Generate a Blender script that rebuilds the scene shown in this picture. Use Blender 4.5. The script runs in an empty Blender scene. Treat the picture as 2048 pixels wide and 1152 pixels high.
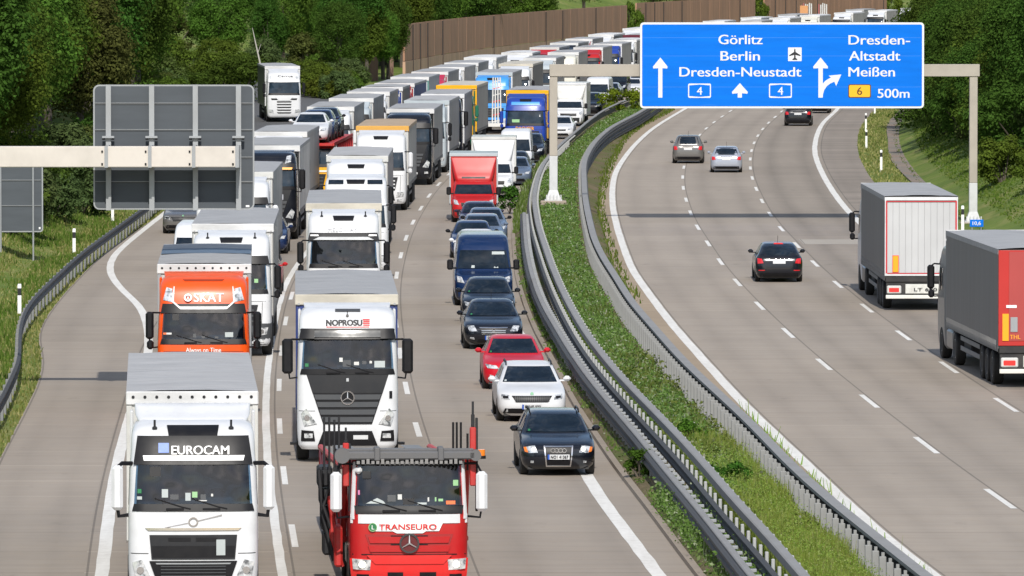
import bpy, math, random
import numpy as np
from mathutils import Vector, Matrix
R = math.radians
C = bpy.context.scene.collection
SC = bpy.context.scene
random.seed(7)
# ------------------------------------------------------------------ camera, sky, sun
CAM_H = 12.7
cam = bpy.data.cameras.new('camera'); camo = bpy.data.objects.new('camera', cam); C.objects.link(camo)
cam.sensor_width = 36.0; cam.lens = 14300 / 2048 * 36.0
cam.clip_start = 1.0; cam.clip_end = 6000
camo.location = (0, 0, CAM_H)
camo.rotation_euler = (R(90) - math.atan(681 / 14300), 0, 0)
SC.camera = camo
SUN_EL, SUN_AZ = R(39), R(177.3)          # azimuth from +Y, clockwise; the sun stands behind the camera
w = bpy.data.worlds.new('World'); SC.world = w; w.use_nodes = True
nt = w.node_tree; nt.nodes.clear()
sky = nt.nodes.new('ShaderNodeTexSky'); sky.sky_type = 'NISHITA'; sky.sun_disc = False
sky.sun_elevation = SUN_EL; sky.sun_rotation = SUN_AZ
bg = nt.nodes.new('ShaderNodeBackground'); bg.inputs[1].default_value = 0.13
wo = nt.nodes.new('ShaderNodeOutputWorld')
wtc = nt.nodes.new('ShaderNodeTexCoord'); wmp = nt.nodes.new('ShaderNodeMapping'); wmp.inputs['Scale'].default_value = (1, 1, 2.6)
nt.links.new(wtc.outputs['Generated'], wmp.inputs[0])
wn_ = nt.nodes.new('ShaderNodeTexNoise'); wn_.inputs['Scale'].default_value = 3.2; wn_.inputs['Detail'].default_value = 7; wn_.inputs['Roughness'].default_value = 0.58
nt.links.new(wmp.outputs[0], wn_.inputs['Vector'])
wr = nt.nodes.new('ShaderNodeValToRGB'); wr.color_ramp.elements[0].position = 0.50; wr.color_ramp.elements[1].position = 0.68
nt.links.new(wn_.outputs[0], wr.inputs[0])
wm = nt.nodes.new('ShaderNodeMix'); wm.data_type = 'RGBA'; wm.inputs[7].default_value = (7.5, 7.6, 7.8, 1)   # scattered fair-weather cloud
nt.links.new(wr.outputs[0], wm.inputs[0]); nt.links.new(sky.outputs[0], wm.inputs[6])
nt.links.new(wm.outputs[2], bg.inputs[0]); nt.links.new(bg.outputs[0], wo.inputs[0])
sl = bpy.data.lights.new('sun', 'SUN'); so = bpy.data.objects.new('sun', sl); C.objects.link(so)
sl.energy = 4.4; sl.angle = R(0.53); sl.color = (1.0, 0.955, 0.88)
sd = Vector((math.sin(SUN_AZ) * math.cos(SUN_EL), math.cos(SUN_AZ) * math.cos(SUN_EL), math.sin(SUN_EL)))
so.rotation_euler = sd.to_track_quat('Z', 'Y').to_euler(); so.location = sd * 200
SC.view_settings.view_transform = 'Standard'; SC.view_settings.look = 'None'
SC.view_settings.exposure = 0.0; SC.view_settings.gamma = 1.0
SC.render.engine = 'CYCLES'
SC.cycles.max_bounces = 6; SC.cycles.transparent_max_bounces = 4; SC.cycles.use_denoising = True

# ------------------------------------------------------------------ materials
MATS = {}
def newmat(name):
    m = bpy.data.materials.new(name); m.use_nodes = True
    n = m.node_tree; p = n.nodes['Principled BSDF']
    return m, n, p
def mixcol(n, fac, a, b):
    mx = n.nodes.new('ShaderNodeMix'); mx.data_type = 'RGBA'
    for i, v in ((0, fac), (6, a), (7, b)):
        if hasattr(v, 'is_linked') or hasattr(v, 'links'): n.links.new(v, mx.inputs[i])
        else: mx.inputs[i].default_value = (v if i == 0 else (*v, 1.0))
    return mx.outputs[2]
def noise(n, vec, scale, detail=3.0, rough=0.6, dist=0.0):
    t = n.nodes.new('ShaderNodeTexNoise'); t.inputs['Scale'].default_value = scale
    t.inputs['Detail'].default_value = detail; t.inputs['Roughness'].default_value = rough
    t.inputs['Distortion'].default_value = dist
    n.links.new(vec, t.inputs['Vector']); return t.outputs[0]
def ramp(n, fac, stops):
    r = n.nodes.new('ShaderNodeValToRGB'); n.links.new(fac, r.inputs[0])
    el = r.color_ramp.elements
    while len(el) < len(stops): el.new(0.5)
    for e, (p, c) in zip(el, stops):
        e.position = p; e.color = (*c, 1.0) if len(c) == 3 else c
    return r.outputs[0]
def math_(n, op, a, b=None, c=None):
    m = n.nodes.new('ShaderNodeMath'); m.operation = op
    for i, v in enumerate((a, b, c)):
        if v is None: continue
        if isinstance(v, (int, float)): m.inputs[i].default_value = v
        else: n.links.new(v, m.inputs[i])
    return m.outputs[0]
def tc(n, which='Object'):
    return n.nodes.new('ShaderNodeTexCoord').outputs[which]
def mapping(n, vec, scale):
    m = n.nodes.new('ShaderNodeMapping'); m.inputs['Scale'].default_value = scale
    n.links.new(vec, m.inputs[0]); return m.outputs[0]
def bump(n, p, h, strength=0.3, dist=0.02):
    b = n.nodes.new('ShaderNodeBump'); b.inputs['Strength'].default_value = strength
    b.inputs['Distance'].default_value = dist
    n.links.new(h, b.inputs['Height']); n.links.new(b.outputs[0], p.inputs['Normal'])

def M(key, col, rough=0.5, metal=0.0, coat=0.0, dirt=0.12, scale=2.5, spec=0.5):
    """plain finish with a slight procedural grime variation"""
    if key in MATS: return MATS[key]
    m, n, p = newmat(key)
    v = noise(n, tc(n), scale, 4.0, 0.65)
    d = tuple(c * 0.62 + 0.38 * g for c, g in zip(col, (0.13, 0.115, 0.10)))
    f = math_(n, 'MULTIPLY', ramp(n, v, [(0.42, (0, 0, 0)), (0.75, (1, 1, 1))]), dirt * 2.0)
    n.links.new(mixcol(n, f, col, d), p.inputs['Base Color'])
    p.inputs['Roughness'].default_value = rough
    r2 = math_(n, 'ADD', math_(n, 'MULTIPLY', v, 0.18), rough - 0.09)
    n.links.new(r2, p.inputs['Roughness'])
    p.inputs['Metallic'].default_value = metal
    p.inputs['Coat Weight'].default_value = coat; p.inputs['Coat Roughness'].default_value = 0.06
    p.inputs['Specular IOR Level'].default_value = spec
    MATS[key] = m; return m
def paint(key, col, dirt=0.14): return M('paint ' + key, col, 0.34, 0.0, 0.25, dirt, 1.6, 0.35)
def metallic(key, col): return M('metallic paint ' + key, col, 0.22, 0.25, 0.5, 0.10, 1.6)

WHITE = paint('white', (0.65, 0.66, 0.68), 0.2); CREAM = paint('cream', (0.64, 0.62, 0.54))
OFFW = paint('off white', (0.58, 0.58, 0.56), 0.3)
RED = paint('red', (0.42, 0.010, 0.012)); CARRED = paint('cherry red', (0.50, 0.008, 0.02))
ORANGE = paint('orange', (0.78, 0.085, 0.006)); BLUE = paint('royal blue', (0.012, 0.045, 0.30))
LBLUE = paint('sky blue', (0.05, 0.28, 0.68)); NAVY = metallic('navy', (0.010, 0.026, 0.090))
BLACKP = metallic('black', (0.006, 0.008, 0.014)); VANBLUE = metallic('van blue', (0.004, 0.022, 0.085))
SILVER = metallic('silver', (0.36, 0.39, 0.46)); GREYP = metallic('warm grey', (0.15, 0.145, 0.14))
STEELB = metallic('steel blue', (0.13, 0.17, 0.24)); DKPURP = metallic('dark violet', (0.03, 0.02, 0.05))
YELLOW = paint('yellow', (0.80, 0.40, 0.006)); GREEN = paint('green', (0.015, 0.14, 0.085))
LGREY = paint('light grey', (0.42, 0.47, 0.50)); CRIMSON = paint('crimson', (0.42, 0.02, 0.06))
MAROON = paint('maroon', (0.12, 0.015, 0.03))
BLK = M('black plastic', (0.006, 0.006, 0.008), 0.45, dirt=0.06, scale=4, spec=0.3)
DKGREY = M('dark grey plastic', (0.018, 0.019, 0.022), 0.55, dirt=0.10, spec=0.3)
MIDGREY = M('mid grey plastic', (0.06, 0.064, 0.07), 0.5, spec=0.35)
RUBBER = M('tyre rubber', (0.016, 0.016, 0.016), 0.85, dirt=0.3)
RIMM = M('wheel rim metal', (0.35, 0.35, 0.36), 0.35, 0.8, dirt=0.3)
CHROME = M('chrome trim', (0.70, 0.70, 0.72), 0.16, 1.0, dirt=0.05)
STEEL = M('galvanised steel', (0.33, 0.345, 0.36), 0.55, 0.35, dirt=0.3, scale=1.2)
STEELD = M('weathered galvanised steel', (0.20, 0.205, 0.21), 0.65, 0.1, dirt=0.35, scale=1.0)
CHASSIS = M('chassis black', (0.018, 0.018, 0.019), 0.7, dirt=0.3)
TEXTW = M('white lettering film', (0.80, 0.80, 0.80), 0.45, dirt=0.03)
TEXTK = M('black lettering film', (0.012, 0.012, 0.016), 0.45, dirt=0.03)
TEXTR = M('red lettering film', (0.60, 0.02, 0.02), 0.45, dirt=0.03)
TEXTG = M('pale grey lettering film', (0.38, 0.39, 0.43), 0.45, dirt=0.03)
TEXTY = M('amber lettering film', (0.85, 0.36, 0.02), 0.45, dirt=0.03)
PLATE = M('number plate', (0.60, 0.61, 0.62), 0.4, dirt=0.15, scale=9)
PLATEB = M('plate blue band', (0.02, 0.09, 0.42), 0.4)
TAILR = M('tail lamp red', (0.55, 0.012, 0.016), 0.15, 0, 0.8, 0.04)
AMBER = M('amber lens', (0.80, 0.20, 0.015), 0.2, 0, 0.6, 0.04)
REFLY = M('orange marker board', (0.90, 0.36, 0.01), 0.4, 0, 0.2, 0.06)
GREENST = M('green sticker', (0.02, 0.17, 0.06), 0.4); PALEGR = M('pale green sticker', (0.25, 0.46, 0.22), 0.4)
PAPER = M('paper', (0.40, 0.44, 0.44), 0.7); ORST = M('orange cloth', (0.80, 0.16, 0.05), 0.7)
SKYST = M('light blue film', (0.015, 0.11, 0.45), 0.4)

def glass_mat(key, col=(0.012, 0.022, 0.034)):
    if key in MATS: return MATS[key]
    m, n, p = newmat(key)
    v = noise(n, tc(n), 1.7, 3.0, 0.6)
    n.links.new(mixcol(n, ramp(n, v, [(0.35, (0, 0, 0)), (0.7, (1, 1, 1))]), col, tuple(c * 1.8 + 0.003 for c in col)), p.inputs['Base Color'])
    p.inputs['Roughness'].default_value = 0.05; p.inputs['IOR'].default_value = 1.42
    bump(n, p, noise(n, tc(n), 1.1, 1.5, 0.5), 1.0, 0.16)
    MATS[key] = m; return m
GLASS = glass_mat('tinted glass'); GLASSD = glass_mat('dark car glass', (0.006, 0.011, 0.018))
def clear_glass():
    m = bpy.data.materials.new('clear tinted windscreen'); m.use_nodes = True; n = m.node_tree; n.nodes.clear()
    t = n.nodes.new('ShaderNodeBsdfTransparent'); g = n.nodes.new('ShaderNodeBsdfGlossy'); g.inputs['Roughness'].default_value = 0.03
    v = noise(n, tc(n), 1.1, 1.5, 0.5)
    n.links.new(mixcol(n, v, (0.26, 0.38, 0.50), (0.36, 0.50, 0.62)), t.inputs[0])
    b = n.nodes.new('ShaderNodeBump'); b.inputs['Strength'].default_value = 1.0; b.inputs['Distance'].default_value = 0.14; n.links.new(v, b.inputs['Height']); n.links.new(b.outputs[0], g.inputs['Normal'])
    fr = n.nodes.new('ShaderNodeFresnel'); fr.inputs[0].default_value = 1.5
    mx = n.nodes.new('ShaderNodeMixShader'); n.links.new(math_(n, 'ADD', fr.outputs[0], 0.045), mx.inputs[0]); n.links.new(t.outputs[0], mx.inputs[1]); n.links.new(g.outputs[0], mx.inputs[2])
    o = n.nodes.new('ShaderNodeOutputMaterial'); n.links.new(mx.outputs[0], o.inputs[0]); return m
CLEAR = clear_glass()
LINING = M('cab lining', (.035, .037, .042), .8, dirt=.2); DASH = M('dashboard plastic', (.05, .052, .058), .6, dirt=.3); SEATM = M('seat fabric', (.06, .07, .09), .9, dirt=.2); CURT = M('bunk curtain', (.09, .10, .13), .9, dirt=.2)
def lamp_mat():
    m, n, p = newmat('headlamp lens')
    v = noise(n, tc(n), 9.0, 2.0)
    n.links.new(ramp(n, v, [(0.35, (0.16, 0.17, 0.18)), (0.52, (0.62, 0.64, 0.66)), (0.7, (0.85, 0.86, 0.86))]), p.inputs['Base Color'])
    p.inputs['Roughness'].default_value = 0.12; p.inputs['Metallic'].default_value = 0.35
    p.inputs['Coat Weight'].default_value = 1.0; p.inputs['Coat Roughness'].default_value = 0.02
    return m
LAMP = lamp_mat()
def lit_mat():
    m, n, p = newmat('lit headlamp bulb')
    v = noise(n, tc(n), 6.0)
    n.links.new(mixcol(n, v, (0.9, 0.85, 0.72), (0.8, 0.74, 0.6)), p.inputs['Base Color'])
    p.inputs['Emission Color'].default_value = (1, 0.93, 0.78, 1); p.inputs['Emission Strength'].default_value = 1.6
    return m
LIT = lit_mat()
def brake_mat():
    m, n, p = newmat('lit brake lamp')
    v = noise(n, tc(n), 6.0)
    n.links.new(mixcol(n, v, (0.7, 0.02, 0.02), (0.55, 0.01, 0.01)), p.inputs['Base Color'])
    p.inputs['Emission Color'].default_value = (1, 0.06, 0.03, 1); p.inputs['Emission Strength'].default_value = 0.3
    return m
BRAKE = brake_mat()
def tarp_mat(key, col, fine=True, fold=0.5):
    if key in MATS: return MATS[key]
    m, n, p = newmat(key)
    o = tc(n)
    a = noise(n, mapping(n, o, (0.35, 5.0, 1.0)), 2.0, 4.0, 0.6)
    b = noise(n, o, 0.9, 4.0, 0.65)
    dark = tuple(c * 0.72 for c in col); lite = tuple(min(1, c * 1.10) for c in col)
    c1 = mixcol(n, ramp(n, a, [(0.3, (0, 0, 0)), (0.7, (1, 1, 1))]), dark, lite)
    stain = ramp(n, b, [(0.45, (0, 0, 0)), (0.8, (1, 1, 1))])
    n.links.new(mixcol(n, math_(n, 'MULTIPLY', stain, 0.35), c1, tuple(c * 0.62 for c in col)), p.inputs['Base Color'])
    p.inputs['Roughness'].default_value = 0.62
    bump(n, p, a, fold, 0.03)
    MATS[key] = m; return m
TARP = tarp_mat('grey roof tarpaulin', (0.365, 0.365, 0.368)); TARPL = tarp_mat('pale roof tarpaulin', (0.43, 0.425, 0.425))
TARPT = tarp_mat('tan roof tarpaulin', (0.44, 0.33, 0.22)); TARPY = tarp_mat('cream roof tarpaulin', (0.56, 0.52, 0.44))
TARPW = tarp_mat('white roof tarpaulin', (0.66, 0.66, 0.66))
def curtain_mat(key, col, dirty=0.4):
    if key in MATS: return MATS[key]
    m, n, p = newmat(key)
    o = tc(n)
    st = noise(n, mapping(n, o, (0.2, 2.2, 0.12)), 1.6, 4.0, 0.6)
    bl = noise(n, o, 0.55, 4.0, 0.6)
    c1 = mixcol(n, ramp(n, st, [(0.3, (0, 0, 0)), (0.72, (1, 1, 1))]), tuple(c * 0.80 for c in col), tuple(min(1, c * 1.08) for c in col))
    z = n.nodes.new('ShaderNodeSeparateXYZ'); n.links.new(o, z.inputs[0])
    splash = math_(n, 'MULTIPLY', ramp(n, bl, [(0.35, (0, 0, 0)), (0.75, (1, 1, 1))]), dirty)
    n.links.new(mixcol(n, splash, c1, (0.15, 0.135, 0.12)), p.inputs['Base Color'])
    p.inputs['Roughness'].default_value = 0.5
    bump(n, p, st, 0.25, 0.03)
    MATS[key] = m; return m
CUR_G = curtain_mat('grey side curtain', (0.37, 0.36, 0.345)); CUR_D = curtain_mat('dark grey side curtain', (0.165, 0.16, 0.16))
CUR_W = curtain_mat('white side curtain', (0.62, 0.61, 0.58)); CUR_B = curtain_mat('blue side curtain', (0.015, 0.04, 0.20))
CUR_R = curtain_mat('red rear door', (0.46, 0.016, 0.012), 0.05); CUR_RP = curtain_mat('pale red rear door', (0.38, 0.050, 0.046), 0.03)
CUR_Y = curtain_mat('yellow side curtain', (0.62, 0.34, 0.03), 0.25); CUR_T = curtain_mat('teal side curtain', (0.10, 0.26, 0.24), 0.3)
CUR_K = curtain_mat('green grey side curtain', (0.07, 0.085, 0.07)); DOORW = curtain_mat('white ribbed rear door', (0.49, 0.495, 0.505), 0.06)

# ------------------------------------------------------------------ mesh helpers
class MB:
    def __init__(s): s.v = []; s.f = []; s.m = []
    def add(s, vs, fs, mi=0):
        o = len(s.v); s.v += [tuple(p) for p in vs]
        s.f += [tuple(i + o for i in f) for f in fs]; s.m += [mi] * len(fs); return s
    def box(s, x0, x1, y0, y1, z0, z1, r=0.0, mi=0):
        if r <= 0:
            v = [(x, y, z) for x in (x0, x1) for y in (y0, y1) for z in (z0, z1)]
            return s.add(v, [(0, 1, 3, 2), (4, 6, 7, 5), (0, 4, 5, 1), (2, 3, 7, 6), (0, 2, 6, 4), (1, 5, 7, 3)], mi)
        r = min(r, (x1 - x0) / 2.01, (y1 - y0) / 2.01, (z1 - z0) / 2.01)
        X, Y, Z = (x0, x1), (y0, y1), (z0, z1); v = []; ix = {}
        for i in (0, 1):
            for j in (0, 1):
                for k in (0, 1):
                    sx, sy, sz = (1 - 2 * i) * r, (1 - 2 * j) * r, (1 - 2 * k) * r
                    for a, q in enumerate(((X[i], Y[j] + sy, Z[k] + sz), (X[i] + sx, Y[j], Z[k] + sz), (X[i] + sx, Y[j] + sy, Z[k]))):
                        ix[i, j, k, a] = len(v); v.append(q)
        f = []
        for a in range(3):
            for t in (0, 1):
                b, c = (a + 1) % 3, (a + 2) % 3; q = []
                for (p, r2) in ((0, 0), (1, 0), (1, 1), (0, 1)):
                    k = [0, 0, 0]; k[a] = t; k[b] = p; k[c] = r2; q.append(ix[k[0], k[1], k[2], a])
                f.append(tuple(q if t else q[::-1]))
        for a in range(3):                      # edges running along axis a
            b, c = (a + 1) % 3, (a + 2) % 3
            for p in (0, 1):
                for q in (0, 1):
                    k0 = [0, 0, 0]; k0[b] = p; k0[c] = q; k1 = k0[:]; k1[a] = 1
                    face = (ix[(*k0, b)], ix[(*k1, b)], ix[(*k1, c)], ix[(*k0, c)])
                    f.append(face if (p ^ q) else face[::-1])
        for i in (0, 1):
            for j in (0, 1):
                for k in (0, 1):
                    t = (ix[i, j, k, 0], ix[i, j, k, 1], ix[i, j, k, 2])
                    f.append(t if (i + j + k) % 2 == 1 else t[::-1])
        return s.add(v, f, mi)
    def tube(s, pts, r, n=8, mi=0, cap=True):
        pts = [Vector(p) for p in pts]; k = len(pts); vs = []
        rs = r if isinstance(r, (list, tuple)) else [r] * k
        up = None
        for i, p in enumerate(pts):
            t = (pts[min(i + 1, k - 1)] - pts[max(i - 1, 0)]).normalized()
            if up is None:
                up = Vector((0, 0, 1)) if abs(t.z) < 0.9 else Vector((1, 0, 0))
            a = t.cross(up).normalized(); b = a.cross(t).normalized(); up = b
            for j in range(n):
                q = 2 * math.pi * (j + 0.5) / n
                vs.append(p + (a * math.cos(q) + b * math.sin(q)) * rs[i])
        fs = [(i * n + j, i * n + (j + 1) % n, (i + 1) * n + (j + 1) % n, (i + 1) * n + j) for i in range(k - 1) for j in range(n)]
        if cap: fs += [tuple(range(n))[::-1], tuple((k - 1) * n + j for j in range(n))]
        return s.add(vs, fs, mi)
    def disc(s, c, axis, r, t, n=20, mi=0, r_in=0.0):
        """short cylinder (or ring when r_in > 0) centred at c, thickness t along axis"""
        c = Vector(c); ax = Vector(axis).normalized()
        u = ax.orthogonal().normalized(); w_ = ax.cross(u); vs = []; fs = []
        rings = [(r, -t / 2), (r, t / 2)] + ([(r_in, t / 2), (r_in, -t / 2)] if r_in else [])
        for rr, d in rings:
            for j in range(n):
                q = 2 * math.pi * j / n; vs.append(c + ax * d + (u * math.cos(q) + w_ * math.sin(q)) * rr)
        for k in range(len(rings) - (0 if r_in else 1)):
            k2 = (k + 1) % len(rings)
            fs += [(k * n + j, k * n + (j + 1) % n, k2 * n + (j + 1) % n, k2 * n + j) for j in range(n)]
        if not r_in: fs += [tuple(range(n))[::-1], tuple(n + j for j in range(n))]
        return s.add(vs, fs, mi)
    def prism(s, poly, fn0, fn1, mi=0):
        """poly: list of 2-D points, counter-clockwise; fn0 / fn1 map them to the back and the front sheet"""
        k = len(poly); vs = [fn0(*p) for p in poly] + [fn1(*p) for p in poly]
        return s.add(vs, [tuple(range(k))[::-1], tuple(range(k, 2 * k))] + [(i, (i + 1) % k, k + (i + 1) % k, k + i) for i in range(k)], mi)
    def grid(s, pts, nu, nv, mi=0, flip=False):
        fs = [(j * nu + i, j * nu + i + 1, (j + 1) * nu + i + 1, (j + 1) * nu + i) for j in range(nv - 1) for i in range(nu - 1)]
        return s.add(pts, [f[::-1] for f in fs] if flip else fs, mi)
    def mesh(s, name, mats, smooth=32):
        me = bpy.data.meshes.new(name); me.from_pydata(s.v, [], s.f); me.update()
        for m_ in (mats if isinstance(mats, (list, tuple)) else [mats]): me.materials.append(m_)
        me.polygons.foreach_set('material_index', s.m)
        if smooth:
            me.polygons.foreach_set('use_smooth', [True] * len(s.f)); me.set_sharp_from_angle(angle=R(smooth))
        return me
    def build(s, name, mats, parent=None, smooth=32):
        return link(name, s.mesh(name, mats, smooth), parent)
def link(name, data, parent=None, loc=None):
    o = bpy.data.objects.new(name, data); C.objects.link(o)
    if parent is not None: o.parent = parent
    if loc is not None: o.location = loc
    return o
def thing(name, label, cat, loc=(0, 0, 0), rz=0.0, group=None):
    o = bpy.data.objects.new(name, None); C.objects.link(o); o.location = loc; o.rotation_euler = (0, 0, rz)
    o.empty_display_size = 0.3
    return tag(o, label, cat, group)
def tag(o, label, cat, group=None):
    o['label'] = label; o['category'] = cat
    if group: o['group'] = group
    return o
def struct(o): o['kind'] = 'structure'; return o
def stuff(o, label=None):
    o['kind'] = 'stuff'
    if label: o['label'] = label
    return o
def dup(root, loc, rz, label, cat=None, scale=None, group=None):
    r = root.copy(); C.objects.link(r); r.location = loc; r.rotation_euler = (0, 0, rz); r['label'] = label
    if scale: r.scale = scale
    if group: r['group'] = group
    for ch in list(root.children):
        c = ch.copy(); C.objects.link(c); c.parent = r
        for g in list(ch.children):
            d = g.copy(); C.objects.link(d); d.parent = c
    return r
TEXTC = {}
def text_mesh(txt, extrude=0.004, bold=0.0):
    k = (txt, extrude, bold)
    if k in TEXTC: return TEXTC[k]
    cu = bpy.data.curves.new('lettering', 'FONT'); cu.body = txt; cu.extrude = extrude; cu.offset = bold
    cu.resolution_u = 4
    o = bpy.data.objects.new('lettering', cu); C.objects.link(o)
    me = bpy.data.meshes.new_from_object(o.evaluated_get(bpy.context.evaluated_depsgraph_get()))
    bpy.data.objects.remove(o); bpy.data.curves.remove(cu)
    co = np.empty(len(me.vertices) * 3); me.vertices.foreach_get('co', co); co = co.reshape(-1, 3)
    TEXTC[k] = (co, [tuple(p.vertices) for p in me.polygons]); bpy.data.meshes.remove(me)
    return TEXTC[k]
def lettering(txt, parent, mat, cx, y, z0, width, height, tilt=0.0, rear=False, bold=0.008, name='lettering', depth=0.005, base=None):
    """text whose letters stand upright on a wall facing -Y (or +Y when rear); z0 is the baseline, height the cap height"""
    co, fs = text_mesh(txt, 0.004, 0.0)
    c = co.copy(); x0, x1 = c[:, 0].min(), c[:, 0].max()
    capc, _ = text_mesh('H', 0.004, 0.0); cap = capc[:, 1].max()
    sx = width / (x1 - x0); sz = height / cap
    px = (c[:, 0] - (x0 + x1) / 2) * sx; pz = c[:, 1] * sz; d = c[:, 2] / 0.004 * depth
    if bold > 0:                                # thicken the strokes with layered copies
        nv = len(px); sh = bold * sx; px = np.concatenate([px + k * sh for k in (-1, -.4, .4, 1)]); pz = np.tile(pz, 4); d = np.concatenate([d + k * .0012 for k in range(4)])
        fs = [tuple(i + k * nv for i in f) for k in range(4) for f in fs]
    ct, st = math.cos(tilt), math.sin(tilt)
    py = -d * ct + pz * st; pzz = pz * ct + d * st
    if rear: px = -px; py = -py
    v = np.stack([px + cx, py + y, pzz + z0], 1)
    mb = MB(); mb.add(v.tolist(), fs)
    return mb.build(name, mat, parent, smooth=0)
def quads_mesh(name, V, mats, mi=None, smooth=False, tri=False):
    """V: (n,4,3) array -> mesh of n separate quads"""
    n = V.shape[0]; k = V.shape[1]; me = bpy.data.meshes.new(name)
    me.vertices.add(n * k); me.vertices.foreach_set('co', V.reshape(-1).astype(np.float32))
    me.loops.add(n * k); me.loops.foreach_set('vertex_index', np.arange(n * k, dtype=np.int32))
    me.polygons.add(n); me.polygons.foreach_set('loop_start', np.arange(0, n * k, k, dtype=np.int32))
    me.polygons.foreach_set('loop_total', np.full(n, k, dtype=np.int32))
    for m_ in mats: me.materials.append(m_)
    if mi is not None: me.polygons.foreach_set('material_index', np.asarray(mi, dtype=np.int32))
    me.update(calc_edges=True); me.validate()
    return me

# ------------------------------------------------------------------ lofted shells (cabs and car bodies)
def pchip(xs, ys):
    xs = list(xs); ys = list(ys); n = len(xs)
    h = [xs[i + 1] - xs[i] for i in range(n - 1)]; d = [(ys[i + 1] - ys[i]) / h[i] for i in range(n - 1)]
    m = [0.0] * n; m[0] = d[0]; m[-1] = d[-1]
    for i in range(1, n - 1):
        if d[i - 1] * d[i] <= 0: m[i] = 0.0
        else:
            w1, w2 = 2 * h[i] + h[i - 1], h[i] + 2 * h[i - 1]; m[i] = (w1 + w2) / (w1 / d[i - 1] + w2 / d[i])
    def f(x):
        if x <= xs[0]: return ys[0] + m[0] * (x - xs[0])
        if x >= xs[-1]: return ys[-1] + m[-1] * (x - xs[-1])
        lo = 0
        while x > xs[lo + 1]: lo += 1
        t = (x - xs[lo]) / h[lo]; t2, t3 = t * t, t * t * t
        return (2 * t3 - 3 * t2 + 1) * ys[lo] + (t3 - 2 * t2 + t) * h[lo] * m[lo] + (-2 * t3 + 3 * t2) * ys[lo + 1] + (t3 - t2) * h[lo] * m[lo + 1]
    return f
class Loft:
    """stack of rounded-rectangle plans; level = (z, yf, yr, hw, rf, rr, bow)"""
    def __init__(s, levels):
        s.lv = levels; z = [l[0] for l in levels]
        s.fn = [pchip(z, [l[i] for l in levels]) for i in range(1, 7)]; s.z0, s.z1 = z[0], z[-1]; s.cache = {}
    def contour(s, z):
        k = round(z, 4)
        if k in s.cache: return s.cache[k]
        yf, yr, hw, rf, rr, bow = [f(z) for f in s.fn]
        rf = max(0.01, min(rf, hw * 0.9, (yr - yf) * 0.45)); rr = max(0.01, min(rr, hw * 0.9, (yr - yf) * 0.45)); p = []
        xe = hw - rf
        for i in range(7):
            x = xe * i / 6; p.append((x, yf + bow * (x / hw) ** 2))
        ye = yf + bow * (xe / hw) ** 2
        for i in range(1, 8):
            q = math.pi / 2 * i / 7; p.append((xe + rf * math.sin(q), ye + rf * (1 - math.cos(q))))
        ys, yt = ye + rf, yr - rr
        for i in range(1, 9): p.append((hw, ys + (yt - ys) * i / 8))
        for i in range(1, 6):
            q = math.pi / 2 * i / 5; p.append((hw - rr * (1 - math.cos(q)), yr - rr + rr * math.sin(q)))
        for i in range(1, 5): p.append(((hw - rr) * (1 - i / 4), yr))
        L = [0.0]
        for a, b in zip(p, p[1:]): L.append(L[-1] + math.hypot(b[0] - a[0], b[1] - a[1]))
        s.cache[k] = (p, L, hw); return s.cache[k]
    def at(s, mode, u, z):
        p, L, hw = s.contour(z)
        if mode in 'FR':
            t = abs(u) if mode == 'F' else L[-1] - abs(u); lo = 0
            t = max(0, min(t, L[-1] - 1e-6))
            while L[lo + 1] < t: lo += 1
            q = (t - L[lo]) / max(1e-9, L[lo + 1] - L[lo])
            x = p[lo][0] + q * (p[lo + 1][0] - p[lo][0]); y = p[lo][1] + q * (p[lo + 1][1] - p[lo][1])
            return Vector((x if u >= 0 else -x, y, z))
        sg = 1 if mode == 'S+' else -1                       # side: u is the distance from the nose
        best = None
        for i in range(6, len(p) - 4):
            if p[i][1] <= u <= p[i + 1][1] + 1e-9:
                q = (u - p[i][1]) / max(1e-9, p[i + 1][1] - p[i][1]); best = p[i][0] + q * (p[i + 1][0] - p[i][0]); break
        return Vector((sg * (hw if best is None else best), u, z))
    def pt(s, mode, u, z, off):
        e = 0.012; a = s.at(mode, u, z)
        du = s.at(mode, u + e, z) - s.at(mode, u - e, z); dz = s.at(mode, u, z + e) - s.at(mode, u, z - e)
        n = du.cross(dz)
        if n.length < 1e-9: n = Vector((0, -1, 0))
        n.normalize()
        out = {'F': Vector((a.x * 0.4, -1, 0.2)), 'R': Vector((a.x * 0.4, 1, 0.2)), 'S+': Vector((1, 0, 0.1)), 'S-': Vector((-1, 0, 0.1))}[mode]
        if n.dot(out) < 0: n = -n
        return a + n * off
    def shell(s, mb, sub=3, mi=0, hole=None):
        zs = []
        for a, b in zip(s.lv, s.lv[1:]):
            k = max(1, min(sub, int((b[0] - a[0]) / 0.03)))
            zs += [a[0] + (b[0] - a[0]) * i / k for i in range(k)]
        zs.append(s.lv[-1][0]); vs = []; n = None
        for z in zs:
            p, _, _ = s.contour(z); ring = [(x, y, z) for x, y in p] + [(-x, y, z) for x, y in p[-2:0:-1]]
            n = len(ring); vs += ring
        fs = [(k * n + j, k * n + (j + 1) % n, (k + 1) * n + (j + 1) % n, (k + 1) * n + j) for k in range(len(zs) - 1) for j in range(n)]
        fs += [tuple(range(n))[::-1], tuple((len(zs) - 1) * n + j for j in range(n))]
        if hole: fs = [f for f in fs if len(f) > 4 or not hole(*[sum(vs[i][k] for i in f) / 4 for k in range(3)])]
        return mb.add(vs, fs, mi)
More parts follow.
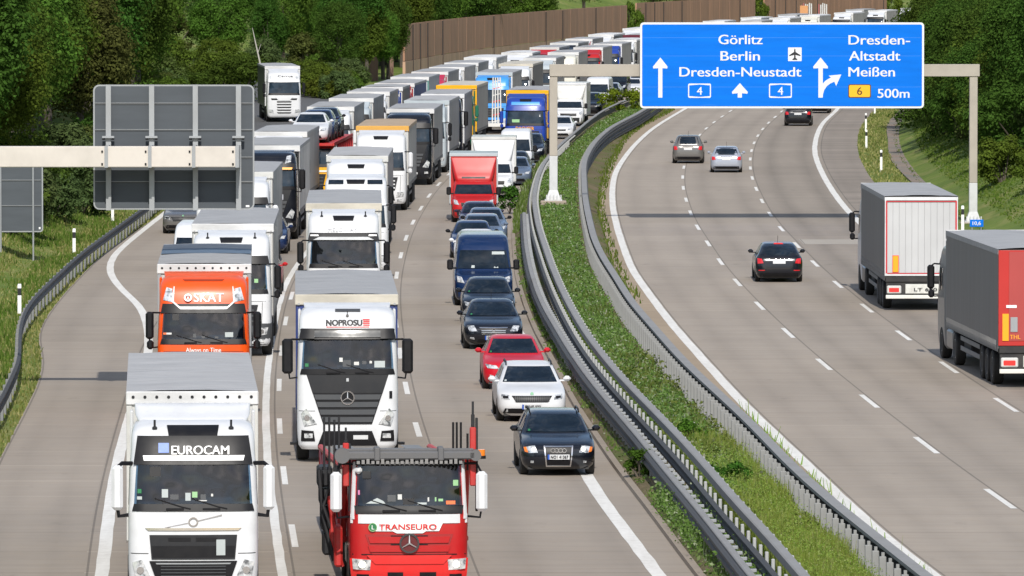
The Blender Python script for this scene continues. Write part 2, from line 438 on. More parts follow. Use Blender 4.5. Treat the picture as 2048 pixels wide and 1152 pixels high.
    def patch(s, mb, mode, bl, br, tr, tl, off=0.012, nu=8, nv=4, thick=0.03, mi=0):
        """thin raised panel following the shell; corners in (u, z)"""
        nu += 1; nv += 1
        def uv(i, j):
            a, b = i / (nu - 1), j / (nv - 1)
            return tuple((1 - b) * ((1 - a) * bl[k] + a * br[k]) + b * ((1 - a) * tl[k] + a * tr[k]) for k in (0, 1))
        top = [s.pt(mode, *uv(i, j), off) for j in range(nv) for i in range(nu)]
        bot = [s.pt(mode, *uv(i, j), off - thick) for j in range(nv) for i in range(nu)]
        n = nu * nv; fs = [(j * nu + i, j * nu + i + 1, (j + 1) * nu + i + 1, (j + 1) * nu + i) for j in range(nv - 1) for i in range(nu - 1)]
        rim = [i for i in range(nu)] + [j * nu + nu - 1 for j in range(1, nv)] + [(nv - 1) * nu + i for i in range(nu - 2, -1, -1)] + [j * nu for j in range(nv - 2, 0, -1)]
        k = len(rim); sk = [(rim[(i + 1) % k], rim[i], n + rim[i], n + rim[(i + 1) % k]) for i in range(k)]
        nrm = (top[1] - top[0]).cross(top[nu] - top[0])
        out = {'F': Vector((0, -1, 0.3)), 'R': Vector((0, 1, 0.3)), 'S+': Vector((1, 0, 0)), 'S-': Vector((-1, 0, 0))}[mode]
        fl = nrm.dot(out) < 0
        fs = [f[::-1] if fl else f for f in fs]; sk = [f[::-1] if fl else f for f in sk]
        return mb.add(top + bot, fs + sk, mi)
def P(loft, mode, *q, **k): return loft.patch(MB(), mode, *q, **k)
def rect(u0, u1, z0, z1): return ((u0, z0), (u1, z0), (u1, z1), (u0, z1))

def on_front(lf, txt, parent, mat, cx, z, width, height, lift=.014, **k):
    """lettering laid along the sloping front of a shell"""
    a = lf.pt('F', cx, z, 0); b = lf.pt('F', cx, z + height, 0); tl = math.atan2(b.y - a.y, height)
    return lettering(txt, parent, mat, cx, a.y - lift, z, width, height, tilt=tl, **k)
# ------------------------------------------------------------------ road alignment (x across, y ahead, metres)
class Line:
    def __init__(s, pts, smooth=10.0, step=3.0):
        pts = sorted((y, x) for x, y in pts); f = pchip([p[0] for p in pts], [p[1] for p in pts])
        s.y0 = 60.0; s.step = step; n = int((1320 - s.y0) / step) + 1
        ys = s.y0 + step * np.arange(n); xs = np.array([f(y) for y in ys])
        if smooth:
            k = int(3 * smooth / step); g = np.exp(-0.5 * (np.arange(-k, k + 1) * step / smooth) ** 2); g /= g.sum()
            pad = np.concatenate([xs[0] + (xs[1] - xs[0]) * np.arange(-k, 0), xs, xs[-1] + (xs[-1] - xs[-2]) * np.arange(1, k + 1)])
            xs = np.convolve(pad, g, 'valid')
        s.xs = xs
    def __call__(s, y):
        t = (y - s.y0) / s.step; i = int(max(0, min(len(s.xs) - 2, math.floor(t)))); return float(s.xs[i] + (t - i) * (s.xs[i + 1] - s.xs[i]))
    def slope(s, y): return (s(y + 3) - s(y - 3)) / 6
def far(off, ys=(620, 700, 780, 860, 940, 1020, 1100, 1200, 1300)):
    return [(13.3 + (y - 558) * .0588 + (y - 558) ** 2 / 7740 + off, y) for y in ys]
NEARL = [(11.3, 100), (13.6, 60)]
RLEFT = Line([(13.26,557.7),(9.27,490.0),(6.83,433.2),(5.68,397.0),(5.10,363.9),(4.89,344.7),(4.75,315.5),(4.72,286.1),(5.06,260.4),(5.34,243.7),(5.84,222.5),(6.48,197.6),(7.14,178.5),(7.72,161.5),(8.15,150.7),(8.50,144.8)] + NEARL + far(0), 6)
RD1 = Line([(17.17,558.1),(14.83,521.8),(12.83,486.3),(10.00,414.3),(9.10,378.4),(8.82,360.8),(8.47,324.7),(8.46,289.3),(8.59,271.2),(9.13,235.9),(9.51,219.2),(10.01,201.3),(10.57,183.6),(11.23,165.8),(14.6,100),(16.9,60)] + far(3.85), 6)
RD2 = Line([(20.92,553.3),(18.56,516.6),(16.60,481.4),(14.99,445.5),(13.77,410.5),(13.28,392.3),(12.91,374.7),(12.37,340.3),(12.24,321.7),(12.25,286.9),(12.37,269.5),(12.58,251.9),(12.90,234.1),(13.27,217.4),(13.76,199.5),(18.2,100),(20.5,60)] + far(7.7), 6)
RSOLID = Line([(25.60,562.6),(22.28,513.9),(19.88,468.4),(18.74,442.3),(17.95,418.8),(17.01,384.9),(16.40,356.3),(16.1,335),(15.95,300),(16.1,270),(16.6,235),(17.5,199),(21.8,100),(24,60)] + far(11.6), 6)
ROUT = Line([(28.11,556.0),(25.17,513.9),(22.88,473.4),(21.10,434.1),(20.21,408.1),(19.70,391.3),(19.1,356),(18.7,320),(18.7,290),(19.0,260),(20.0,220),(21.0,190),(25,100),(27.2,60)] + far(14.6), 6)
RIN = Line([(12.32,557.7),(7.51,477.1),(5.89,426.2),(4.41,364.2),(4.11,342.4),(4.05,311.7),(4.02,286.0),(4.33,259.1),(5.0,222),(6.3,178),(7.5,145),(10.3,100),(12.6,60)] + far(-1.0), 6)
JD23 = Line([(-3.90,386.2),(-4.24,367.5),(-4.44,348.8),(-4.59,330.6),(-4.65,313.2),(-4.59,294.7),(-4.48,276.4),(-3.03,204.8),(-2.46,187.0),(.9,100),(2.6,60),(-2.7,430),(-.3,490),(3.8,558)] + far(-9.5), 8)
JSOL = Line([(-8.62,286.5),(-8.58,271.1),(-8.27,253.3),(-8.04,241.1),(-7.76,230.1),(-7.51,220.6),(-7.24,210.8),(-6.75,195.5),(-6.31,183.3),(-5.62,166.1),(-5.10,154.4),(-4.65,144.4),(-2.6,100),(-.7,60),(-8.5,310),(-8.35,345),(-7.6,397),(-6.5,430),(-4.0,490),(0,558)] + far(-13.2), 8)
JLEFT = Line([(-16.62,341.1),(-16.59,317.7),(-16.50,299.1),(-16.16,287.2),(-15.50,276.4),(-14.35,264.0),(-13.06,251.5),(-11.48,225.4),(-10.23,189.6),(-9.68,174.6),(-9.10,161.2),(-8.65,151.7),(-8.35,145.2),(-6.2,100),(-4.3,60),(-16.7,400),(-17,470)], 4)
JOINT = Line([(-11.9,229),(-11.21,208.1),(-10.26,181.2),(-9.27,156.6),(-8.66,144.3),(-6.6,100),(-4.6,60),(-12.3,260),(-12.4,300),(-12.1,345),(-11.4,397),(-10.3,430),(-7.8,490),(-3.8,558)] + far(-17), 8)
JKERB = Line([(-0.03,321.2),(0.09,276.9),(0.36,255.0),(0.56,242.8),(0.88,228.4),(1.25,215.6),(1.62,199.0),(2.14,183.9),(2.51,172.7),(2.96,162.8),(3.52,148.0),(5.8,100),(7.8,60),(.2,352),(1.4,411.7),(5.4,513.2),(9.4,572)] + far(-4.0), 6)
JRIGHT = Line([(1.76,172.5),(2.10,162.8),(2.59,153.0),(2.95,144.8),(5.0,100),(7,60),(.5,228.4),(-.3,255),(-.65,321)] + [(.2 + .0, 400)], 6)
JGRASS = Line([(-16.79,340.9),(-16.95,300.3),(-16.65,273.5),(-16.30,255.8),(-15.72,237.3),(-14.91,225.5),(-14.47,220.0),(-13.96,211.0),(-13.24,192.0),(-12.76,177.8),(-11.6,150),(-9.4,100),(-7,60),(-17.2,380),(-18,430),(-19.3,500),(-21.5,560),(-27,640),(-36,720),(-60,860),(-100,1000)], 4)
MAINL = Line([(-13.0,300),(-13.0,345),(-12.6,397),(-12.0,430),(-10.0,490),(-6.0,558)] + far(-19.6), 8)
LI = Line([(6.39,513.2),(3.76,451.9),(2.25,411.7),(1.45,384.2),(0.98,352.8),(0.80,328.1),(0.85,305.3),(1.06,279.4),(1.33,254.1),(1.94,219.7),(2.65,196.6),(3.41,178.7),(4.01,164.5),(4.56,148.7),(5.01,138.2),(5.17,132.4),(7.0,100),(9,60)] + far(-3.2), 5)
LO = Line([(0.62, 320.8), (0.63, 296.0), (0.75, 268.5), (1.04, 243.5), (1.53, 222.5), (1.89, 208.9), (2.36, 194.7), (3.15, 175.3), (3.68, 161.3), (4.18, 148.7), (4.54, 138.3), (6.1, 100), (8.1, 60), (0.65, 330), (0.8, 352)], 5)
RR = Line([(8.77,503.9),(6.10,459.4),(4.53,418.1),(3.76,384.2),(3.50,357.2),(3.33,336.1),(3.23,313.5),(3.19,289.4),(3.32,270.1),(3.58,253.0),(3.84,235.3),(4.22,220.9),(4.77,200.7),(5.34,185.8),(5.83,172.9),(6.18,160.9),(6.67,149.3),(7.15,140.4),(7.55,132.8),(9.4,100),(11.6,60)] + far(-2.2), 5)
LRAIL = Line([(-17.2,360),(-16.89,324.4),(-16.87,287.3),(-16.57,258.9),(-16.24,240.7),(-15.59,226.3),(-14.84,214.9),(-14.25,206.0),(-13.85,196.3),(-13.6,190.8),(-12.9,165),(-11.9,140),(-10,100),(-7.8,60),(-18,420),(-19,480)], 4)
WALLX = Line([(-12.6,690),(-11.14,711.6),(-6.68,771.4),(0.6,840),(15.62,959.3),(27,1030),(43,1110),(70,1220),(95,1310),(-20,600),(-30,500),(-60,60)], 8)

# ------------------------------------------------------------------ ground sheet with the banks
LFLAT = Line([(-10,60),(-12.4,100),(-14.6,150),(-16.4,190),(-17.6,230),(-18.6,270),(-19.2,340),(-20.6,430),(-22.5,500),(-25.5,560),(-33,640),(-40,700),(-33,760),(-20,830),(0,930),(40,1100),(90,1300)], 10)
def rflat(y): return ROUT(y) + 2.6
def sstep(a, b, x):
    t = max(0.0, min(1.0, (x - a) / (b - a))); return t * t * (3 - 2 * t)
def hleft(d, y):
    h = 0.30 * min(d, 9) + 0.10 * max(0, min(d - 9, 60))
    h += sstep(8, 60, d) * max(0, y - 820) * 0.055
    return h * sstep(0, 2.5, d) if d > 0 else 0.0
def hright(d, y):
    if d <= 0: return 0.0
    return (0.48 * min(d, 12) + 0.12 * max(0, min(d - 12, 60)) + sstep(10, 60, d) * max(0, y - 820) * 0.03) * sstep(0, 1.5, d) - 0.12 * math.exp(-((d - 0.6) / 0.5) ** 2)
def ground_h(x, y):
    if x < LFLAT(y): return hleft(LFLAT(y) - x, y)
    if x > rflat(y): return hright(x - rflat(y), y)
    return 0.0
def grass_ground(key, a, b, c, dry):
    m, n, p = newmat(key); o = tc(n)
    v1 = noise(n, o, 0.16, 5.0, 0.65); v2 = noise(n, o, 2.2, 4.0, 0.7); v3 = noise(n, mapping(n, o, (1, .35, 1)), 0.55, 4.0, 0.6)
    c1 = mixcol(n, ramp(n, v2, [(0.3, (0, 0, 0)), (0.7, (1, 1, 1))]), a, b)
    c2 = mixcol(n, ramp(n, v1, [(0.42, (0, 0, 0)), (0.62, (1, 1, 1))]), c1, c)
    n.links.new(mixcol(n, ramp(n, v3, [(0.50, (0, 0, 0)), (0.68, (1, 1, 1))]), c2, dry), p.inputs['Base Color'])
    p.inputs['Roughness'].default_value = 0.9; p.inputs['Specular IOR Level'].default_value = 0.15
    bump(n, p, v2, 0.8, 0.15); return m
GRASSM = grass_ground('meadow ground', (0.12, 0.17, 0.032), (0.165, 0.215, 0.048), (0.10, 0.15, 0.03), (0.215, 0.22, 0.075))
SOIL = grass_ground('median soil', (0.12, 0.10, 0.055), (0.17, 0.135, 0.08), (0.10, 0.13, 0.035), (0.19, 0.15, 0.09))
ys = [60 + 6 * i for i in range(140)] + [900 + 14 * i for i in range(30)] + [1320 + 90 * i for i in range(22)]
ld = [450, 300, 200, 140, 100, 70, 50, 36, 26, 19, 14, 10, 7, 5, 3.5, 2.2, 1.2, 0]
pts = []
for y in ys:
    yy = min(y, 1318)
    a, b = LFLAT(yy), rflat(yy)
    xs = [(a - d, hleft(d, y)) for d in ld] + [(a + (b - a) * t, 0.0) for t in (.25, .5, .75)] + [(b + d, hright(d, y)) for d in ld[::-1]]
    for x, h in xs: pts.append((x, y, h - 0.03))
nu = len(ld) * 2 + 3
struct(MB().grid(pts, nu, len(ys)).build('ground', GRASSM, smooth=180))

# ------------------------------------------------------------------ concrete carriageways
def concrete_mat(key, base, seed, warm, dark_track=0.16, slab=5.0, joint=0.75, band=0.07):
    m, n, p = newmat(key)
    uv = n.nodes.new('ShaderNodeUVMap'); uv.uv_map = 'metres'
    s = n.nodes.new('ShaderNodeSeparateXYZ'); n.links.new(uv.outputs[0], s.inputs[0])
    un = n.nodes.new('ShaderNodeUVMap'); un.uv_map = 'lane'
    s2 = n.nodes.new('ShaderNodeSeparateXYZ'); n.links.new(un.outputs[0], s2.inputs[0])
    u, v, t = s.outputs[0], s.outputs[1], s2.outputs[0]
    cell = math_(n, 'FLOOR', math_(n, 'DIVIDE', v, slab))
    wn = n.nodes.new('ShaderNodeTexWhiteNoise'); wn.noise_dimensions = '1D'; n.links.new(math_(n, 'ADD', cell, seed * 37.3), wn.inputs['W'])
    fr = math_(n, 'FRACT', math_(n, 'DIVIDE', v, slab))
    dj = math_(n, 'MULTIPLY', math_(n, 'MINIMUM', fr, math_(n, 'SUBTRACT', 1.0, fr)), slab)
    o = tc(n)
    big = noise(n, mapping(n, o, (0.5, 0.06, 1)), 0.8, 5.0, 0.6)
    st = noise(n, mapping(n, uv.outputs[0], (0.16, 1.0, 1)), 1.5, 5.0, 0.7)
    st2 = noise(n, mapping(n, uv.outputs[0], (0.8, 0.05, 1)), 1.1, 4.0, 0.6)
    spot = noise(n, o, 1.6, 5.0, 0.7)
    c0 = mixcol(n, ramp(n, big, [(0.35, (0, 0, 0)), (0.65, (1, 1, 1))]), tuple(c * 0.93 for c in base), tuple(c * 1.06 for c in base))
    c0 = mixcol(n, ramp(n, st, [(0.30, (0, 0, 0)), (0.70, (1, 1, 1))]), c0, warm) if False else c0
    f_st = math_(n, 'MULTIPLY', math_(n, 'SUBTRACT', st, 0.5), 0.36)
    f_sl = math_(n, 'MULTIPLY', math_(n, 'SUBTRACT', wn.outputs[0], 0.5), band)
    tr = math_(n, 'ABSOLUTE', math_(n, 'SUBTRACT', math_(n, 'ABSOLUTE', math_(n, 'SUBTRACT', t, 0.5)), 0.24))
    trk = math_(n, 'MULTIPLY', math_(n, 'MULTIPLY', math_(n, 'SUBTRACT', 1.0, math_(n, 'SMOOTH_MIN', math_(n, 'MULTIPLY', tr, 7.0), 1.0, 0.3)), math_(n, 'ADD', st2, 0.35)), -dark_track)
    val = math_(n, 'ADD', math_(n, 'ADD', math_(n, 'ADD', f_st, f_sl), trk), 1.0)
    fj = math_(n, 'MULTIPLY', math_(n, 'LESS_THAN', dj, 0.045), math_(n, 'MULTIPLY', math_(n, 'ADD', math_(n, 'MULTIPLY', wn.outputs[0], 0.6), 0.1), joint * 0.8))
    pj = math_(n, 'MULTIPLY', math_(n, 'LESS_THAN', dj, 0.06), math_(n, 'MULTIPLY', math_(n, 'GREATER_THAN', wn.outputs[0], 0.80), joint * 0.9))
    val = math_(n, 'ADD', math_(n, 'SUBTRACT', val, fj), pj)
    oil = noise(n, mapping(n, uv.outputs[0], (1.0, .35, 1)), 1.3, 3.0, 0.55)
    val = math_(n, 'SUBTRACT', val, math_(n, 'MULTIPLY', ramp(n, oil, [(0.66, (0, 0, 0)), (0.78, (1, 1, 1))]), 0.18 if joint > 0 else 0.0))
    hs = n.nodes.new('ShaderNodeHueSaturation'); n.links.new(val, hs.inputs['Value'])
    edge = math_(n, 'MINIMUM', t, math_(n, 'SUBTRACT', 1.0, t))
    wm = mixcol(n, math_(n, 'MULTIPLY', ramp(n, spot, [(0.45, (0, 0, 0)), (0.75, (1, 1, 1))]), 0.55), c0, warm)
    n.links.new(wm, hs.inputs['Color'])
    lj = math_(n, 'LESS_THAN', math_(n, 'ABSOLUTE', math_(n, 'SUBTRACT', u, 0.06)), 0.024)
    col = mixcol(n, math_(n, 'MULTIPLY', lj, 0.45), hs.outputs[0], (0.035, 0.03, 0.027))
    n.links.new(col, p.inputs['Base Color']); p.inputs['Roughness'].default_value = 0.82
    p.inputs['Specular IOR Level'].default_value = 0.3
    bump(n, p, st, 0.10, 0.01); return m
BASE = (0.318, 0.274, 0.230); WARM = (0.335, 0.276, 0.216)
def strip(name, la, lb, y0, y1, mat, z=0.0, nx=2, step=4.0):
    n = int((y1 - y0) / step); vs = []; uvm = []; uvl = []; nx += 1
    for i in range(n + 1):
        y = y0 + (y1 - y0) * i / n; a, b = la(y), lb(y)
        for k in range(nx):
            t = k / (nx - 1); vs.append((a + (b - a) * t, y, z)); uvm.append(((b - a) * t, y)); uvl.append((t, y))
    mb = MB().grid(vs, nx, n + 1); me = mb.mesh(name, mat, 0)
    for nm, src in (('metres', uvm), ('lane', uvl)):
        l = me.uv_layers.new(name=nm); d = np.array(src, dtype=np.float32)
        idx = np.empty(len(me.loops), dtype=np.int32); me.loops.foreach_get('vertex_index', idx)
        l.data.foreach_set('uv', d[idx].reshape(-1))
    return struct(link(name, me))
off = lambda f, d: (lambda y: f(y) + d)
CM = [concrete_mat('concrete lane %s' % k, tuple(c * g for c in BASE), i, WARM, tr) for i, (k, g, tr) in enumerate((('overtaking', 1.04, .10), ('middle', .99, .14), ('slow', .86, .22), ('jam slow', .92, .16), ('jam middle', .97, .12), ('jam fast', .99, .12), ('shoulder', .97, .08)))]
ASPH = concrete_mat('dark asphalt ramp', (0.10, 0.10, 0.102), 9, (0.12, 0.11, 0.10), 0.1, 60.0, 0.0)
GRIT = concrete_mat('sandy verge concrete', (0.33, 0.262, 0.19), 8, (0.36, 0.27, 0.18), 0.0)
HARD = concrete_mat('hard shoulder concrete', (0.255, 0.22, 0.188), 7, (0.285, 0.235, 0.19), 0.05, 2.5, 1.2, 0.2)
strip('overtaking_lane', off(RLEFT, .15), off(RD1, .02), 90, 1300, CM[0])
strip('inner_margin', RIN, off(RLEFT, .15), 90, 1300, GRIT)
strip('middle_lane', off(RD1, .02), off(RD2, .02), 90, 1300, CM[1])
strip('slow_lane', off(RD2, .02), off(RSOLID, .35), 90, 1300, CM[2])
strip('hard_shoulder', off(RSOLID, .35), ROUT, 90, 1300, HARD)
strip('queue_fast_lane', off(JD23, .15), JKERB, 90, 1300, CM[5])
strip('queue_middle_lane', off(JSOL, .18), off(JD23, .15), 90, 1300, CM[4])
strip('queue_slow_lane', JOINT, off(JSOL, .18), 90, 1300, CM[3])
strip('merging_lane', JGRASS, JOINT, 90, 400, CM[6])
strip('road_margin', MAINL, JOINT, 400, 1300, CM[6])
strip('ramp', off(JGRASS, .2), off(JGRASS, 9.5), 400, 760, ASPH, -0.012)
strip('pavement_patch', lambda y: RD2(y) + .25, lambda y: RSOLID(y) - .4, 306.0, 311.2, concrete_mat('pale repair patch', (0.36, 0.325, 0.28), 11, (0.38, 0.33, 0.27), 0, 40, 0), 0.004)

# painted markings
def marking_mat():
    m, n, p = newmat('road paint'); o = tc(n)
    a = noise(n, o, 3.0, 5.0, 0.7); b = noise(n, mapping(n, o, (3, .25, 1)), 1.2, 4.0, 0.6)
    f = math_(n, 'MULTIPLY', ramp(n, a, [(0.48, (0, 0, 0)), (0.78, (1, 1, 1))]), 0.55)
    c = mixcol(n, ramp(n, b, [(0.3, (0, 0, 0)), (0.7, (1, 1, 1))]), (0.66, 0.64, 0.60), (0.78, 0.765, 0.73))
    n.links.new(mixcol(n, f, c, (0.46, 0.43, 0.39)), p.inputs['Base Color']); p.inputs['Roughness'].default_value = 0.7; return m
PAINTM = marking_mat()
rm = random.Random(5)
def solid_line(name, f, y0, y1, wd, ragged=0.006):
    n = int((y1 - y0) / 2.0); vs = []
    for i in range(n + 1):
        y = y0 + (y1 - y0) * i / n; j = rm.uniform(-ragged, ragged)
        vs += [(f(y) - wd / 2 + j, y, .005), (f(y) + wd / 2 + j + rm.uniform(-ragged, ragged), y, .005)]
    return struct(MB().grid(vs, 2, n + 1).build(name, PAINTM, smooth=0))
def dash_line(name, f, phase, y0, y1, wd=.15, period=17.8, ln=5.9):
    mb = MB(); k0 = int((y0 - phase) / period)
    y = phase + k0 * period
    while y < y1:
        a, b = y - ln / 2 + rm.uniform(-.15, .15), y + ln / 2 + rm.uniform(-.15, .15)
        vs = []
        for i in range(4):
            q = a + (b - a) * i / 3; vs += [(f(q) - wd / 2, q, .005), (f(q) + wd / 2, q, .005)]
        mb.grid(vs, 2, 4); y += period
    return struct(mb.build(name, PAINTM, smooth=0))
solid_line('inner_edge_line', RLEFT, 100, 1250, .30)
solid_line('outer_edge_line', RSOLID, 100, 1250, .32)
solid_line('merge_edge_line', JLEFT, 100, 420, .28)
solid_line('lane_divider_line', JSOL, 100, 300, .20, .008)
solid_line('median_edge_line', JRIGHT, 100, 330, .30, .012)
solid_line('ramp_edge_line', off(JGRASS, 9.0), 480, 740, .15)
dash_line('left_lane_dashes', off(RD1, -.04), 271.2, 110, 1000)
dash_line('right_lane_dashes', off(RD2, -.08), 269.5, 110, 1000)
dash_line('queue_divider_dashes', off(JSOL, .36), 243.0, 110, 290, .14)
dash_line('queue_lane_dashes', JD23, 295.0, 110, 900)
# soil of the median and the low concrete kerb
n = 300; vs = []
for i in range(n + 1):
    y = 90 + 1200 * i / n; a, b = JKERB(y), RIN(y)
    mid = 0.35 * sstep(280, 320, y) * (1 - sstep(360, 420, y))
    for t in (0, .02, .2, .4, .6, .8, .98, 1): vs.append((a + .16 + (b - a - .16) * t, y, .05 + (.06 + .22 * math.sin(math.pi * t) + mid * math.sin(math.pi * t)) * (0 if t in (0, 1) else 1)))
struct(MB().grid(vs, 8, n + 1).build('median_soil', SOIL, smooth=180))
KERBM = M('kerb concrete', (0.30, 0.25, 0.20), 0.85, dirt=0.35, scale=1.5)
vs = []
for i in range(n + 1):
    y = 90 + 400 * i / n; x = JKERB(y); vs += [(x, y, -.01), (x + .01, y, .10), (x + .16, y, .11), (x + .17, y, -.01)]
struct(MB().grid(vs, 4, n + 1).build('kerb', KERBM, smooth=0))
GUT = M('drain gutter concrete', (0.26, 0.21, 0.17), 0.9, dirt=0.4)
for gy in (217.5, 189.5, 172.5, 152.0):
    mb = MB()
    for k in (0, .55, 1.1): mb.box(JKERB(gy) + .17, LO(gy) - .25, gy + k, gy + k + .28, 0.0, .13, .03)
    o = mb.build('drain_gutter', GUT); struct(o)
# stone-paved ditch beside the right hard shoulder
STONE = grass_ground('ditch stones', (0.24, 0.20, 0.17), (0.30, 0.24, 0.20), (0.20, 0.19, 0.17), (0.28, 0.20, 0.16))
vs = []
for i in range(61):
    y = 380 + 200 * i / 60; x = ROUT(y) + 1.9 + .10 * math.sin(y * .07)
    for t, h in ((0, .02), (.3, -.0), (.7, .0), (1.0, .04)): vs.append((x + 1.5 * t, y, h + .03 + (.12 if t == 1 else 0)))
struct(MB().grid(vs, 4, 61).build('stone_ditch', STONE, smooth=180))
# ------------------------------------------------------------------ wheels (shared meshes)
def lathe_x(prof, n=22):
    """profile of (x, r) turned about the x axis"""
    mb = MB(); vs = []
    for x, r in prof:
        for j in range(n):
            q = 2 * math.pi * j / n; vs.append((x, r * math.cos(q), r * math.sin(q)))
    k = len(prof)
    fs = [(i * n + j, (i + 1) * n + j, (i + 1) * n + (j + 1) % n, i * n + (j + 1) % n) for i in range(k - 1) for j in range(n)]
    fs += [tuple(range(n)), tuple((k - 1) * n + j for j in range(n))[::-1]]
    return mb.add(vs, fs)
def tyre(r, wd): h = wd / 2; return lathe_x([(-h * .9, r * .60), (-h, r * .74), (-h, r * .90), (-h * .8, r * .985), (-h * .3, r), (h * .3, r), (h * .8, r * .985), (h, r * .90), (h, r * .74), (h * .9, r * .60)])
def rim(r, wd):
    h = wd / 2; mb = lathe_x([(-h * .2, r * .60), (h * .86, r * .61), (h * .92, r * .56), (h * .5, r * .48), (h * .35, r * .26), (h * .75, r * .20), (h * .8, r * .05)], 20)
    for k in range(8):
        q = k * math.pi / 4; mb.disc((h * .5, r * .37 * math.cos(q), r * .37 * math.sin(q)), (1, 0, 0), r * .05, .03, 6)
    return mb
ME_TT, ME_TR = tyre(.50, .31).mesh('truck_tyre', RUBBER), rim(.50, .31).mesh('truck_rim', RIMM)
ME_CT, ME_CR = tyre(.32, .21).mesh('car_tyre', RUBBER), rim(.32, .21).mesh('car_rim', RIMM)
def wheel(parent, x, y, truckw=True, rims=True, s=1.0, name='wheel'):
    o = link(name, ME_TT if truckw else ME_CT, parent, (x, y, (.5 if truckw else .32) * s))
    o.rotation_euler = (0, 0, math.pi if x < 0 else 0); o.scale = (s, s, s)
    if rims: link('rim', ME_TR if truckw else ME_CR, o)
    return o

